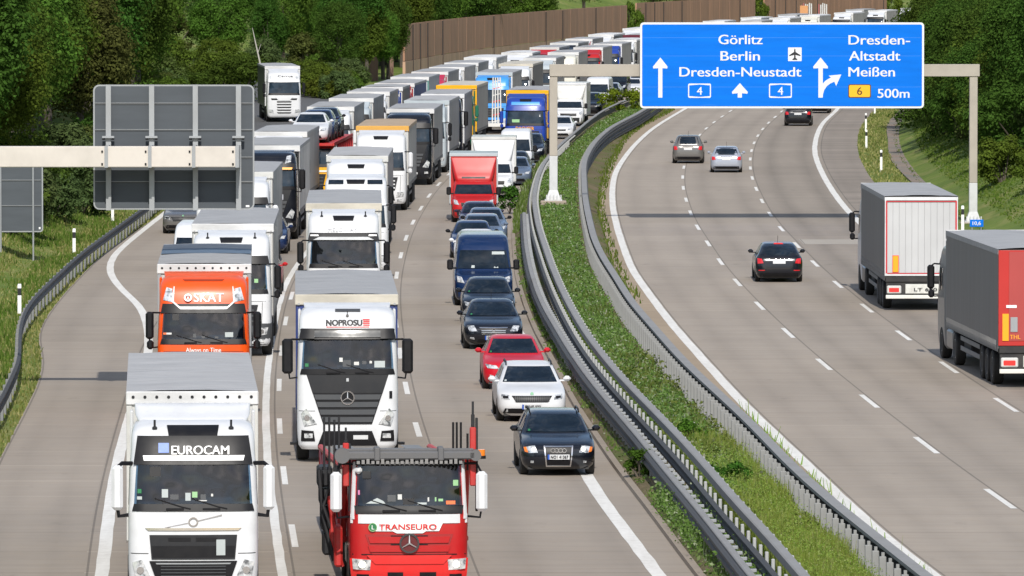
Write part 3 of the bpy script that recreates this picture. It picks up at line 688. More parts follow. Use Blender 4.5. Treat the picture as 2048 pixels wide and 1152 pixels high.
# ------------------------------------------------------------------ lorries
GEO = {  # cowl bottom, glass bottom, glass top, roof, half width
    'globe': (1.86, 2.04, 2.78, 3.58, 1.245), 'star': (1.76, 2.33, 3.02, 3.80, 1.245), 'tall': (1.94, 2.12, 2.80, 3.78, 1.245),
    'low': (1.68, 1.84, 2.62, 2.80, 1.15), 'grif': (1.90, 2.10, 2.88, 3.66, 1.235), 'lion': (1.86, 2.08, 2.82, 3.55, 1.235),
    'plain': (1.88, 2.10, 2.85, 3.55, 1.24)}
def truck(label, X, Y, m, st='plain', body=WHITE, glass=GLASS, visor=BLK, mirror=BLK, grille=DKGREY, bumper=None, defl=True, slot=True, near=True, trailer=None, flip=False, cat='lorry', group=None, name='articulated_lorry', mid=False, texts=True, wings=True, gh=None):
    rz = -math.atan(m) + (math.pi if flip else 0)
    root = thing(name, label, cat, (X, Y, 0), rz, group)
    cb, gb, gt, rt, hw = GEO[st]
    if gh: rt += gh
    D = 2.25
    lf = Loft([(.34, .13, D, hw - .11, .22, .1, .05), (.46, .04, D, hw - .03, .28, .1, .07), (.95, .0, D, hw, .28, .1, .08), (cb, .02, D, hw, .26, .1, .09), (gb, .06, D, hw - .01, .26, .1, .09), (gt, .20, D, hw - .035, .27, .1, .09),
               (gt + .12, .25, D, hw - .045, .28, .1, .09)] + ([(rt - .26, .45, D, hw - .07, .30, .12, .09), (rt - .09, .72, D, hw - .13, .34, .15, .07), (rt, 1.05, D - .02, hw - .27, .4, .2, .04)] if rt - gt > .5 else [(rt, .6, D, hw - .15, .3, .15, .05)]))
    part = lambda nm, mb, mat, sm=32, parent=root: mb.build(nm, mat, parent, sm)
    def F(nm, mat, *q, parent=root, **k): return part(nm, P(lf, 'F', *q, **k), mat, parent=parent)
    see = near and glass is GLASS and not flip
    xg = hw - .17
    cabo = part('cab', lf.shell(MB(), 3 if near else 2, hole=(lambda x, y, z: gb < z < gt and y < .45 and abs(x) < xg) if see else None), body)
    if see:
        glass = CLEAR; ix = hw - .14; z0, z1 = gb - .55, gt + .10; mb = MB()
        mb.add([(-ix, .50, z0), (ix, .50, z0), (ix, 2.12, z0), (-ix, 2.12, z0), (-ix, .50, z1), (ix, .50, z1), (ix, 2.12, z1), (-ix, 2.12, z1)], [(0, 1, 2, 3), (4, 7, 6, 5), (0, 3, 7, 4), (1, 5, 6, 2), (3, 2, 6, 7)]); part('cab_lining', mb, LINING, 0)
        mb = MB(); mb.box(-ix + .01, ix - .01, .34, .78, gb - .30, gb + .01, .05); mb.box(.12, .78, .42, .80, gb - .05, gb + .09, .04); mb.box(-.28, .06, .50, .80, gb - .05, gb + .06, .03); part('dashboard', mb, DASH)
        mb = MB(); mb.disc((.46, .72, gb + .06), (0, -.75, .66), .235, .035, 24, 0, .20); mb.tube([(.46, .72, gb + .06), (.46, .60, gb - .08)], .03, 6); mb.box(.26, .66, .70, .74, gb + .035, gb + .075, .01); part('steering_wheel', mb, BLK)
        for x in (-.48, .48):
            mb = MB(); mb.box(x - .25, x + .25, 1.25, 1.42, gb - .45, gb + .38, .06); mb.box(x - .15, x + .15, 1.26, 1.38, gb + .40, gb + .60, .05); part('seat', mb, SEATM)
        mb = MB(); vs = []
        for i in range(41): x = -ix + .02 + (2 * ix - .04) * i / 40; vs += [(x, 1.95 + .03 * math.sin(i * 1.9), gb - .3), (x, 1.95 + .03 * math.sin(i * 1.9), gt + .05)]
        mb.grid([vs[2 * i] for i in range(41)] + [vs[2 * i + 1] for i in range(41)], 41, 2); part('bunk_curtain', mb, CURT)
    # glazing, cowl, wipers
    gw = hw - .13
    ws = F('windscreen', glass, (-gw - .02, gb), (gw + .02, gb), (gw - .03, gt), (-gw + .03, gt), off=.022, nu=20, nv=5, thick=.05)
    if st not in ('low',): F('cowl', BLK, (-gw - .06, gb - .14), (gw + .06, gb - .14), (gw + .02, gb - .002), (-gw - .02, gb - .002), off=.026, nu=20, nv=2, thick=.05)
    for sg, md in ((1, 'S+'), (-1, 'S-')):
        part('side_window', P(lf, md, (.62, gb - .05), (1.45, gb + .05), (1.42, gt - .06), (.66, gt - .06), off=.008, nu=4, nv=3, thick=.02), GLASSD)
    if near:
        for u in (-.35, .35):
            mb = MB(); a = lf.pt('F', u + .12, gb - .06, .03); b = lf.pt('F', u - .38, gb + .10, .03); c = lf.pt('F', u + .30, gb - .10, .03)
            mb.tube([c, a, b], .013, 6); mb.box(u - .17, u + .17, a.y - .03, a.y + .04, gb - .12, gb - .075, .01); part('wiper', mb, BLK)
        mb = MB(); mb.tube([lf.pt('F', -.75, gt - .09, .01), lf.pt('F', .75, gt - .07, .01)], .012, 6)
        for u in (.9, -.9): mb.box(u - .05, u + .05, lf.pt('F', u, .41, 0).y - .05, lf.pt('F', u, .41, 0).y + .08, .39, .44, .01)
    # visor
    if visor is not None and st != 'low':
        mb = P(lf, 'F', (-gw - .03, gt + .005), (gw + .03, gt + .005), (gw - .02, gt + .26), (-gw + .02, gt + .26), off=.11 if st in ('star', 'lion', 'plain') else .05, nu=10, nv=3, thick=.12)
        vis = part('sun_visor', mb, visor)
    # mirrors
    for sg in (1, -1):
        mb = MB(); x0 = hw + (.10 if st != 'low' else .16); big = st in ('star', 'low', 'globe'); zt = gb + (.66 if st == 'low' else .74); mw = .27 if st == 'star' else .22
        xa, xb = sorted((sg * x0, sg * (x0 + mw))); mb.box(xa, xb, .08, .30, gb - (.12 if big else 0), zt, .06)
        if not big: xa, xb = sorted((sg * x0, sg * (x0 + .19))); mb.box(xa, xb, .12, .29, gb - .28, gb - .03, .06)
        mo = part('mirror', mb, mirror)
        a = MB(); ar = .042 if st == 'globe' else .025; a.tube([(sg * (hw - .06), .35, gb - .22), (sg * (x0 + .08), .22, gb - .24), (sg * (x0 + .13), .2, gb + .1)], ar, 6)
        part('mirror_arm', a, BLK, parent=mo); a = MB(); a.tube([(sg * (hw - .08), .40, gt + .02), (sg * (x0 + .02), .30, gt + .03), (sg * (x0 + .12), .2, zt - .05)], ar, 6); part('mirror_arm', a, BLK, parent=mo)
    # lower front
    if st == 'globe':
        g = F('grille', grille, (-.80, .98), (.80, .98), (.84, 1.45), (-.84, 1.45), off=.02, nu=8, nv=3)
        F('grille_slot', BLK, *rect(-.48, -.05, 1.33, 1.40), off=.03, parent=g); F('grille_slot', BLK, *rect(.05, .46, 1.33, 1.40), off=.03, parent=g)
        F('grille_mesh', BLK, (-.78, 1.02), (.78, 1.02), (.80, 1.24), (-.80, 1.24), off=.028, parent=g)
        if near:
            F('permit_card', PAPER, *rect(.44, .61, 1.06, 1.36), off=.045)
            mb = MB(); y = lf.pt('F', 0, 1.7, .01).y
            mb.disc((0, y, 1.70), (0, 1, 0), .095, .03, 24, 0, .065); mb.tube([(-.55, y + .015, 1.585), (-.09, y, 1.68)], .012, 6); mb.tube([(.09, y, 1.72), (.55, y + .015, 1.83)], .012, 6); part('badge', mb, CHROME)
            F('chrome_strip', CHROME, (-.86, 1.535), (.86, 1.535), (.92, 1.585), (-.92, 1.585), off=.03, nu=10, nv=1)
            F('seam', DKGREY, *rect(.86, 1.24, 1.085, 1.10), off=.004, nv=1); F('seam', DKGREY, *rect(-1.24, -.86, 1.085, 1.10), off=.004, nv=1)
        b = F('lower_grille', BLK, (-.70, .56), (.70, .56), (.84, .95), (-.84, .95), off=.03, nu=8, nv=3)
        mb = MB()
        for z in (.66, .72, .78, .84): lf.patch(mb, 'F', *rect(-.62, .62, z, z + .018), off=.045, nu=6, nv=1)
        part('grille_bar', mb, MIDGREY, parent=b)
        mb = MB()
        for q in (((-.70, .89), (.70, .89), (.72, .915), (-.72, .915)), ((-.55, .60), (.55, .60), (.56, .62), (-.56, .62))): lf.patch(mb, 'F', *q, off=.05, nu=6, nv=1)
        part('chrome_frame', mb, STEEL, parent=b)
    elif st == 'star':
        F('bonnet_panel', DKGREY, (-.86, 1.72), (.86, 1.72), (1.04, gb - .06), (-1.04, gb - .06), off=.014, nu=10, nv=3)
        g = F('grille', BLK, (-.60, .97), (.60, .97), (.86, 1.74), (-.86, 1.74), off=.022, nu=8, nv=4)
        for k in range(4):
            z = 1.02 + k * .185; a = .60 + .26 * (z - .97) / .77
            F('grille_slat', MIDGREY, (-a + .02, z), (a - .02, z), (a + .02, z + .125), (-a - .02, z + .125), off=.045, nu=8, nv=1, parent=g)
        if near:
            y = lf.pt('F', 0, 1.62, .05).y; mb = MB(); mb.disc((0, y, 1.62), (0, 1, 0), .175, .04, 28, 0, .145)
            for k in range(3):
                q = math.pi / 2 + k * 2 * math.pi / 3; mb.tube([(0, y, 1.62), (.155 * math.cos(q), y, 1.62 + .155 * math.sin(q))], [.028, .012], 6)
            mb.disc((0, y + .012, 1.62), (0, 1, 0), .15, .015, 24, 1); part('badge', mb, [CHROME, BLK])
            F('seam', MIDGREY, *rect(.80, 1.24, 1.285, 1.30), off=.004, nv=1); F('seam', MIDGREY, *rect(-1.24, -.80, 1.285, 1.30), off=.004, nv=1)
            F('badge_small', CHROME, *rect(-.03, .03, 2.02, 2.10), off=.025)
        F('lower_grille', BLK, (-.74, .44), (.74, .44), (.60, .80), (-.60, .80), off=.02, nu=8)
        for sg in (1, -1):
            fb = F('fog_lamp_housing', BLK, *[(sg * u, z) for u, z in ((.80, .55), (1.16, .55), (1.14, .82), (.84, .80))], off=.02)
            F('fog_lamp', LAMP, *[(sg * u, z) for u, z in ((.86, .63), (1.06, .63), (1.06, .74), (.86, .74))], off=.035, parent=fb)
        F('number_plate', PLATE, *rect(.14, .50, .60, .70), off=.045)
    elif st == 'low':
        fr = WHITE
        for sg in (1, -1): F('windscreen_frame', fr, *[(sg * u, z) for u, z in ((gw + .06, cb - .1), (gw + .16, cb - .1), (gw + .10, gt + .06), (gw + .01, gt + .06))], off=.02)
        F('windscreen_frame', fr, (-gw - .16, cb - .18), (gw + .16, cb - .18), (gw + .16, cb - .005), (-gw - .16, cb - .005), off=.02, nu=10)
        F('cowl', BLK, (-gw - .02, cb), (gw + .02, cb), (gw + .05, gb), (-gw - .05, gb), off=.022, nu=10)
        F('name_board', TEXTW, (-.70, cb - .33), (.58, cb - .33), (.66, cb - .16), (-.70, cb - .16), off=.026, nu=8)
        F('name_board', TEXTW, (-.24, cb - .37), (.26, cb - .37), (.34, cb - .32), (-.34, cb - .32), off=.026, nu=6)
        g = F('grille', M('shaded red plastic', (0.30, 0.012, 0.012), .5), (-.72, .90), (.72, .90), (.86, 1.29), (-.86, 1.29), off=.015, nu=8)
        for z in (.95, 1.12):
            F('grille_slat', body, (-.76, z), (.76, z), (.80, z + .125), (-.80, z + .125), off=.045, nu=8, nv=1, parent=g)
            F('grille_slot', BLK, *rect(-.36, .36, z + .128, z + .150), off=.03, nv=1, parent=g)
        y = lf.pt('F', 0, 1.12, .07).y; mb = MB(); mb.disc((0, y, 1.12), (0, 1, 0), .195, .05, 28, 0, .16)
        for k in range(3):
            q = math.pi / 2 + k * 2 * math.pi / 3; mb.tube([(0, y - .01, 1.12), (.17 * math.cos(q), y - .01, 1.12 + .17 * math.sin(q))], [.03, .012], 6, 1)
        mb.disc((0, y + .012, 1.12), (0, 1, 0), .17, .02, 24, 2); part('badge', mb, [M('dark chrome', (.12, .12, .13), .3, 1.0), CHROME, M('deep red disc', (.10, .01, .012), .4)])
        F('bumper', M('bumper red', (0.66, 0.02, 0.018), .45), (-1.12, .40), (1.12, .40), (1.15, .82), (-1.15, .82), off=.06, nu=10, nv=4, thick=.08)
        F('bumper_step', M('bumper red', (0, 0, 0)), (-.66, .72), (.66, .72), (.82, .885), (-.82, .885), off=.085, nu=8, thick=.09)
        for u in (-.40, .22):
            F('lower_grille', BLK, *rect(u - .02, u + .30 if u > 0 else u + .28, .42, .56), off=.075)
        F('seam', BLK, *rect(-1.14, 1.14, .885, .905), off=.01, nu=10, nv=1)
        for sg in (1, -1): F('fog_lamp_housing', BLK, *[(sg * u, z) for u, z in ((.78, .42), (1.0, .42), (1.0, .52), (.78, .52))], off=.07)
        F('sun_visor', BLK, (-gw, gt - .01), (gw, gt - .01), (gw - .02, gt + .10), (-gw + .02, gt + .10), off=.08, nu=10, thick=.1)
        mb = MB(); mb.box(-hw + .1, -hw + .24, .12, .30, gt - .16, gt - .02, .05); part('kerb_mirror', mb, WHITE)
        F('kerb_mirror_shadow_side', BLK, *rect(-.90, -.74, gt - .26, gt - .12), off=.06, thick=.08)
    elif st == 'grif':
        g = F('grille', BLK, (-.92, 1.60), (.92, 1.60), (.96, 1.72), (-.96, 1.72), off=.012, nu=8, nv=2)
        F('grille_panel', body, (-.40, 1.56), (.40, 1.56), (.62, 1.80), (-.62, 1.80), off=.03, nu=6)
        for k in range(5): F('grille_slot', BLK, (-.52 + .02 * (4 - k), .62 + .2 * k), (.52 - .02 * (4 - k), .62 + .2 * k), (.54, .71 + .2 * k), (-.54, .71 + .2 * k), off=.014, nu=6, nv=1, parent=g)
    else:
        g = F('grille', grille, (-.70, .98), (.70, .98), (.84, 1.62), (-.84, 1.62), off=.018, nu=8)
        if near or mid:
            for k in range(3): F('grille_slat', body if st == 'lion' else MIDGREY, *rect(-.70, .70, 1.08 + k * .17, 1.14 + k * .17), off=.035, nu=6, nv=1, parent=g)
        if near or mid:
            F('number_plate', PLATE, *rect(-.26, .26, .56, .67), off=.05, nu=2, nv=1)
            for sg in (1, -1): F('seam', DKGREY, *[(sg * u, z) for u, z in ((.92, .40), (.935, .40), (.985, 1.7), (.97, 1.7))], off=.004, nu=1); F('fog_lamp', LAMP, *[(sg * u, z) for u, z in ((.80, .46), (1.02, .47), (1.02, .56), (.80, .55))], off=.02)
            F('seam', DKGREY, *rect(-1.22, 1.22, cb - .16, cb - .148), off=.004, nu=16, nv=1)
        if st != 'tall': F('lower_grille', BLK, (-.70, .50), (.70, .50), (.64, .80), (-.64, .80), off=.018, nu=6)
    if bumper is not None: F('bumper', bumper, (-1.95, .38), (1.95, .38), (2.0, 1.04), (-2.0, 1.04), off=.014, nu=30, nv=3)
    hz = {'globe': ((.80, .60), (1.10, .60), (1.17, .92), (.98, .98)), 'star': ((.76, .98), (1.06, .92), (1.15, 1.22), (1.02, 1.36)), 'low': ((.76, .60), (1.06, .62), (1.08, .82), (.74, .80))}.get(st, ((.76, .66), (1.10, .70), (1.15, .92), (.80, .90)))
    for sg in (1, -1):
        h = F('headlight', LAMP, *[(sg * u, z) for u, z in hz], off=.03 if st != 'low' else .075, nu=4, nv=3)
        if near:
            cu = sum(q[0] for q in hz) / 4; cz = sum(q[1] for q in hz) / 4; pt = lf.pt('F', sg * cu, cz, .03 if st != 'low' else .075)
            mb = MB(); mb.disc(pt, (0, 1, 0), .07, .03, 16); part('bulb', mb, CHROME if st != 'low' else LIT, parent=h)
    # roof
    if slot and rt - gt > .5:
        sw = .5 if st == 'globe' else .36
        h0, h1 = (rt - .30, rt - .09) if st == 'globe' else (rt - .27, rt - .13)
        F('roof_hatch', BLK, (-sw + .04, h0), (sw - .04, h0), (sw, h1), (-sw, h1), off=.03, nu=6, nv=4)
        if near:
            for u in (-.92, .92):
                mb = MB(); q = lf.pt('F', u * .8, rt - .14, 0); mb.tube([q, q + Vector((0, -.02, .18))], .022, 6); mb.box(q.x - .05, q.x + .05, q.y - .06, q.y + .1, q.z, q.z + .05, .02); part('roof_horn', mb, DKGREY)
    if defl:
        dl = Loft([(rt - .22, 1.15, 2.3, hw - .24, .3, .1, .03), (rt - .02, 1.28, 2.32, hw - .18, .3, .1, .04), (min(3.74, rt + .1), 1.62, 2.35, hw - .13, .3, .1, .05), (3.84, 2.02, 2.36, hw - .12, .15, .1, .04)]) if rt < 3.72 else Loft([(rt - .18, 1.1, 2.3, hw - .22, .3, .1, .03), (rt + .02, 1.5, 2.33, hw - .17, .3, .1, .05), (max(3.86, rt + .06), 1.95, 2.36, hw - .16, .15, .1, .04)])
        part('roof_deflector', dl.shell(MB(), 3), body)
    if wings and trailer:
        for sg in (1, -1):
            mb = MB(); x0, x1 = sorted((sg * (hw - .10), sg * (hw - .03))); mb.box(x0, x1, 2.2, 2.72, 1.2, 3.70, .03); part('side_deflector', mb, body)
    # chassis, wheels
    mb = MB(); mb.box(-.45, .45, .5, 6.0, .62, 1.0); mb.box(-1.1, 1.1, .4, 2.2, .42, .7); part('chassis', mb, CHASSIS)
    for sg in (1, -1):
        wheel(root, sg * (hw - .14), 1.42, True, near or mid)
        if near or mid: wheel(root, sg * (hw - .15), 5.05, True, near)
        mb = MB(); x0, x1 = sorted((sg * .75, sg * (hw - .03))); mb.box(x0, x1, 2.5, 4.2, .40, .98, .06); part('fuel_tank', mb, RIMM if near else CHASSIS)
    if trailer: semi(root, near or mid, flip=flip, **trailer)
    root['length'] = 0.0; del root['length']
    return root, lf
def semi(root, near, side=CUR_G, wall=None, roof=TARP, hem=None, eyelets=False, L=13.6, y0=2.95, top=4.0, flip=False, rear=None, seam=True, w=2.55, frame=None, corner=None):
    hw = w / 2; y1 = y0 + L; wall = wall or side
    mb = MB(); mb.box(-hw, hw, y0, y1, 1.12, top - .01, .03)
    me = mb
    # front wall in its own material, hem band along the bottom of the curtain
    mb.v += []; tr = mb.build('trailer', [side, wall], root)
    for i, pl in enumerate(tr.data.polygons):
        if pl.normal.y < -.9: pl.material_index = 1
    # roof tarpaulin, slightly sagging between its bows
    nx, ny = 9, 40; vs = []; rr = random.Random(int(abs(root.location.x * 977 + root.location.y * 131)))
    ph = rr.uniform(0, 6)
    for j in range(ny + 1):
        t = j / ny
        for i in range(nx):
            s_ = i / (nx - 1); x = -hw - .015 + (2 * hw + .03) * s_
            edge = min(s_, 1 - s_) * (nx - 1)
            z = top + .012 + (.035 * math.sin(math.pi * s_)) + (0.014 * math.sin(t * L * 2 * math.pi / 2.1 + ph) + rr.uniform(-.008, .008)) * (1 if 0 < i < nx - 1 else 0)
            vs.append((x, y0 - .02 + (L + .04) * t, z))
    mb = MB().grid(vs, nx, ny + 1)
    mb.box(-hw - .016, -hw - .004, y0, y1, top - .14, top + .010); mb.box(hw + .004, hw + .016, y0, y1, top - .14, top + .010)
    mb.build('roof_tarpaulin', roof, tr, 60)
    hem = hem or TARPW
    mb = MB(); mb.box(-hw - .02, hw + .02, y0 - .06, y0 - .002, top - .24, top + .03, .02)
    if eyelets:
        for k in range(11): mb.disc((-hw + .12 + k * (w - .24) / 10, y0 - .062, top - .08), (0, 1, 0), .032, .02, 8, 1)
    elif near:
        for k in range(16): mb.box(-hw + .05 + k * .16, -hw + .10 + k * .16, y0 - .066, y0 - .058, top - .235, top - .185, 0, 1)
    mb.build('front_hem', [hem, DKGREY if eyelets else TARP], tr)
    if frame:
        mb = MB()
        for sg in (1, -1): x0, x1 = sorted((sg * (hw - .10), sg * (hw + .012))); MB().box(x0, x1, y0 - .035, y0 + .08, 1.1, top - .25, .01).build('corner_post', frame, tr)
    for sg in (1, -1):
        x0, x1 = sorted((sg * (hw + .002), sg * (hw + .012))); mb = MB(); mb.box(x0, x1, y0 + .1, y1 - .05, 1.05, 1.22)
        if near and flip:
            for k in range(44): mb.box(x0 - (0.006 if sg < 0 else 0), x1 + (.006 if sg > 0 else 0), y0 + .3 + k * .295, y0 + .345 + k * .295, 1.10, 1.36, 0, 1)
        mb.build('curtain_hem', [M('curtain hem', (.13, .13, .13), .6), M('hem buckle', (.26, .26, .26), .5)], tr)
        if near:
            mb = MB()
            for z in (.52, .82): mb.box(x0 - sg * .1, x1 - sg * .1, y0 + 3.2, y1 - 5.4, z, z + .14, .02)
            mb.build('side_guard', STEELD, tr)
        for k in range(3): wheel(tr, sg * (hw - .20), y1 - 4.6 + k * 1.31, True, near and flip)
    mb = MB()
    for x in (-.55, .45): mb.box(x, x + .1, y0 + .5, y1 - .1, .85, 1.12)
    mb.box(-.9, .9, y1 - 5.2, y1 - 1.2, .5, .85); mb.box(-1.1, 1.1, y0 + 3.4, y0 + 5.2, .45, .95, .04); mb.build('trailer_frame', CHASSIS, tr)
    if rear: rear(root, tr, y1, hw, top)
    return tr
def rear_white(root, tr, y1, hw, top):
    REDL = M('red door edge', (.50, .03, .04), .45)
    mb = MB()
    for k in range(11):
        x = -hw + .06 + k * (2 * hw - .12) / 11; wd = (2 * hw - .12) / 11
        mb.box(x + .0015, x + wd - .0015, y1 + .001, y1 + .030, 1.32, top - .18, .008)
    d = mb.build('rear_door', DOORW, tr)
    mb = MB()
    for x0, x1, z0, z1 in ((-hw - .005, -hw + .055, 1.22, top - .02), (hw - .055, hw + .005, 1.22, top - .02), (-hw + .055, hw - .055, 1.22, 1.31), (-hw + .055, hw - .055, top - .14, top - .02)): mb.box(x0, x1, y1 + .001, y1 + .05, z0, z1, .008)
    mb.build('door_frame', WHITE, tr)
    mb = MB()
    for x0, x1, z0, z1 in ((-hw + .03, -hw + .085, 1.31, top - .15), (hw - .085, hw - .03, 1.31, top - .15), (-hw + .085, hw - .085, 1.29, 1.325), (-hw + .085, hw - .085, top - .19, top - .155)): mb.box(x0, x1, y1 + .051, y1 + .058, z0, z1)
    mb.build('reflective_tape', REDL, d)
    for x in (-.92, .90):
        mb = MB(); mb.box(x - .09, x + .09, y1 + .05, y1 + .065, 1.36, 1.92); mb.box(x - .11, x + .11, y1 + .045, y1 + .052, 1.34, 1.94, 0, 1); mb.build('marker_board', [REFLY, M('marker red edge', (.7, .06, .03), .5)], tr)
    mb = MB(); mb.box(-.79, -.60, y1 + .04, y1 + .05, 1.36, 1.64); mb.build('document_holder', M('pale plate', (.50, .52, .52), .5), tr)
    rear_common(tr, y1, hw, 1.0)
    o = lettering('LT 680', tr, TEXTK, -.15, y1 + .075, .70, .8, .10, rear=True)
def rear_common(tr, y1, hw, zz):
    mb = MB(); mb.box(-hw + .02, hw - .02, y1 - .12, y1 + .03, 1.0, 1.21, .02); mb.build('rear_beam', CHASSIS, tr)
    mb = MB(); mb.box(-hw + .04, hw - .04, y1 - .03, y1 + .05, .42, .55, .015); mb.build('underrun_bar', M('painted bar white', (.68, .67, .62), .5, dirt=.3), tr)
    mb = MB(); mb.box(-hw + .06, hw - .06, y1 - .2, y1 - .02, .55, 1.0); mb.build('rear_cross_frame', CHASSIS, tr)
    for sg in (1, -1):
        x0, x1 = sorted((sg * (hw - .08), sg * (hw - .58)))
        mb = MB(); mb.box(x0, x1, y1 - .04, y1 + .045, .60, .88, .03); h = mb.build('lamp_housing', OFFW, tr)
        a0, a1 = sorted((sg * (hw - .15), sg * (hw - .50))); mb = MB(); mb.box(a0, a1, y1 + .03, y1 + .06, .65, .80, .02); mb.build('tail_lamp', BRAKE, h)
    mb = MB(); mb.box(-.75, .55, y1 - .03, y1 + .04, .60, .93, .01); mb.build('number_plate_board', M('board white', (.62, .62, .58), .5, dirt=.4, scale=5), tr)
def rear_red(root, tr, y1, hw, top):
    mb = MB(); mb.box(-hw, hw, y1 + .001, y1 + .04, 1.22, top - .02, .012); d = mb.build('rear_door', CUR_R, tr)
    mb = MB(); mb.box(-hw + .30, hw - .30, y1 + .041, y1 + .055, 1.36, top - .06, .008); mb.build('door_panel', CUR_RP, d)
    mb = MB(); mb.box(.98, 1.16, y1 + .055, y1 + .07, 1.37, 2.15); mb.build('marker_board', REFLY, tr)
    mb = MB(); mb.box(.72, .93, y1 + .056, y1 + .075, 1.62, 2.05, .04); mb.build('document_holder', STEEL, tr)
    mb = MB(); mb.box(.75, 1.05, y1 + .056, y1 + .066, 2.32, 2.40); mb.build('sticker', TEXTW, tr)
    lettering('THL', tr, TEXTY, .79, y1 + .06, 1.42, .30, .12, rear=True)
    rear_common(tr, y1, hw, 1.0)

# ------------------------------------------------------------------ cars
BASEL = [(.17, .20, 4.45, .78, .30, .25, .10), (.28, .06, 4.55, .86, .36, .28, .14), (.45, .00, 4.60, .895, .40, .30, .16), (.60, .01, 4.595, .90, .42, .30, .18), (.70, .07, 4.585, .90, .44, .30, .18),
         (.78, .24, 4.575, .895, .46, .30, .18), (.86, .62, 4.55, .885, .46, .3, .16), (.92, 1.05, 4.52, .87, .42, .3, .12), (.955, 1.30, 4.49, .85, .35, .3, .10)]
TOPS = {'wagon': [(1.02, 1.42, 4.46, .80, .26, .28, .10), (1.22, 1.80, 4.24, .715, .24, .26, .10), (1.36, 2.10, 4.02, .65, .24, .26, .09), (1.42, 2.35, 3.85, .60, .28, .3, .08), (1.45, 2.75, 3.5, .48, .3, .3, .05)],
        'hatch': [(1.02, 1.42, 4.44, .80, .26, .28, .10), (1.22, 1.80, 4.06, .705, .24, .26, .10), (1.36, 2.12, 3.72, .63, .24, .26, .09), (1.42, 2.38, 3.4, .57, .28, .3, .08), (1.45, 2.65, 3.1, .46, .3, .3, .05)],
        'sedan': [(1.02, 1.42, 4.25, .80, .26, .28, .10), (1.07, 1.50, 3.86, .775, .26, .28, .10), (1.22, 1.80, 3.52, .705, .24, .26, .10), (1.36, 2.12, 3.15, .63, .24, .26, .09), (1.42, 2.36, 2.95, .57, .28, .3, .08), (1.45, 2.55, 2.8, .46, .12, .12, .05)]}
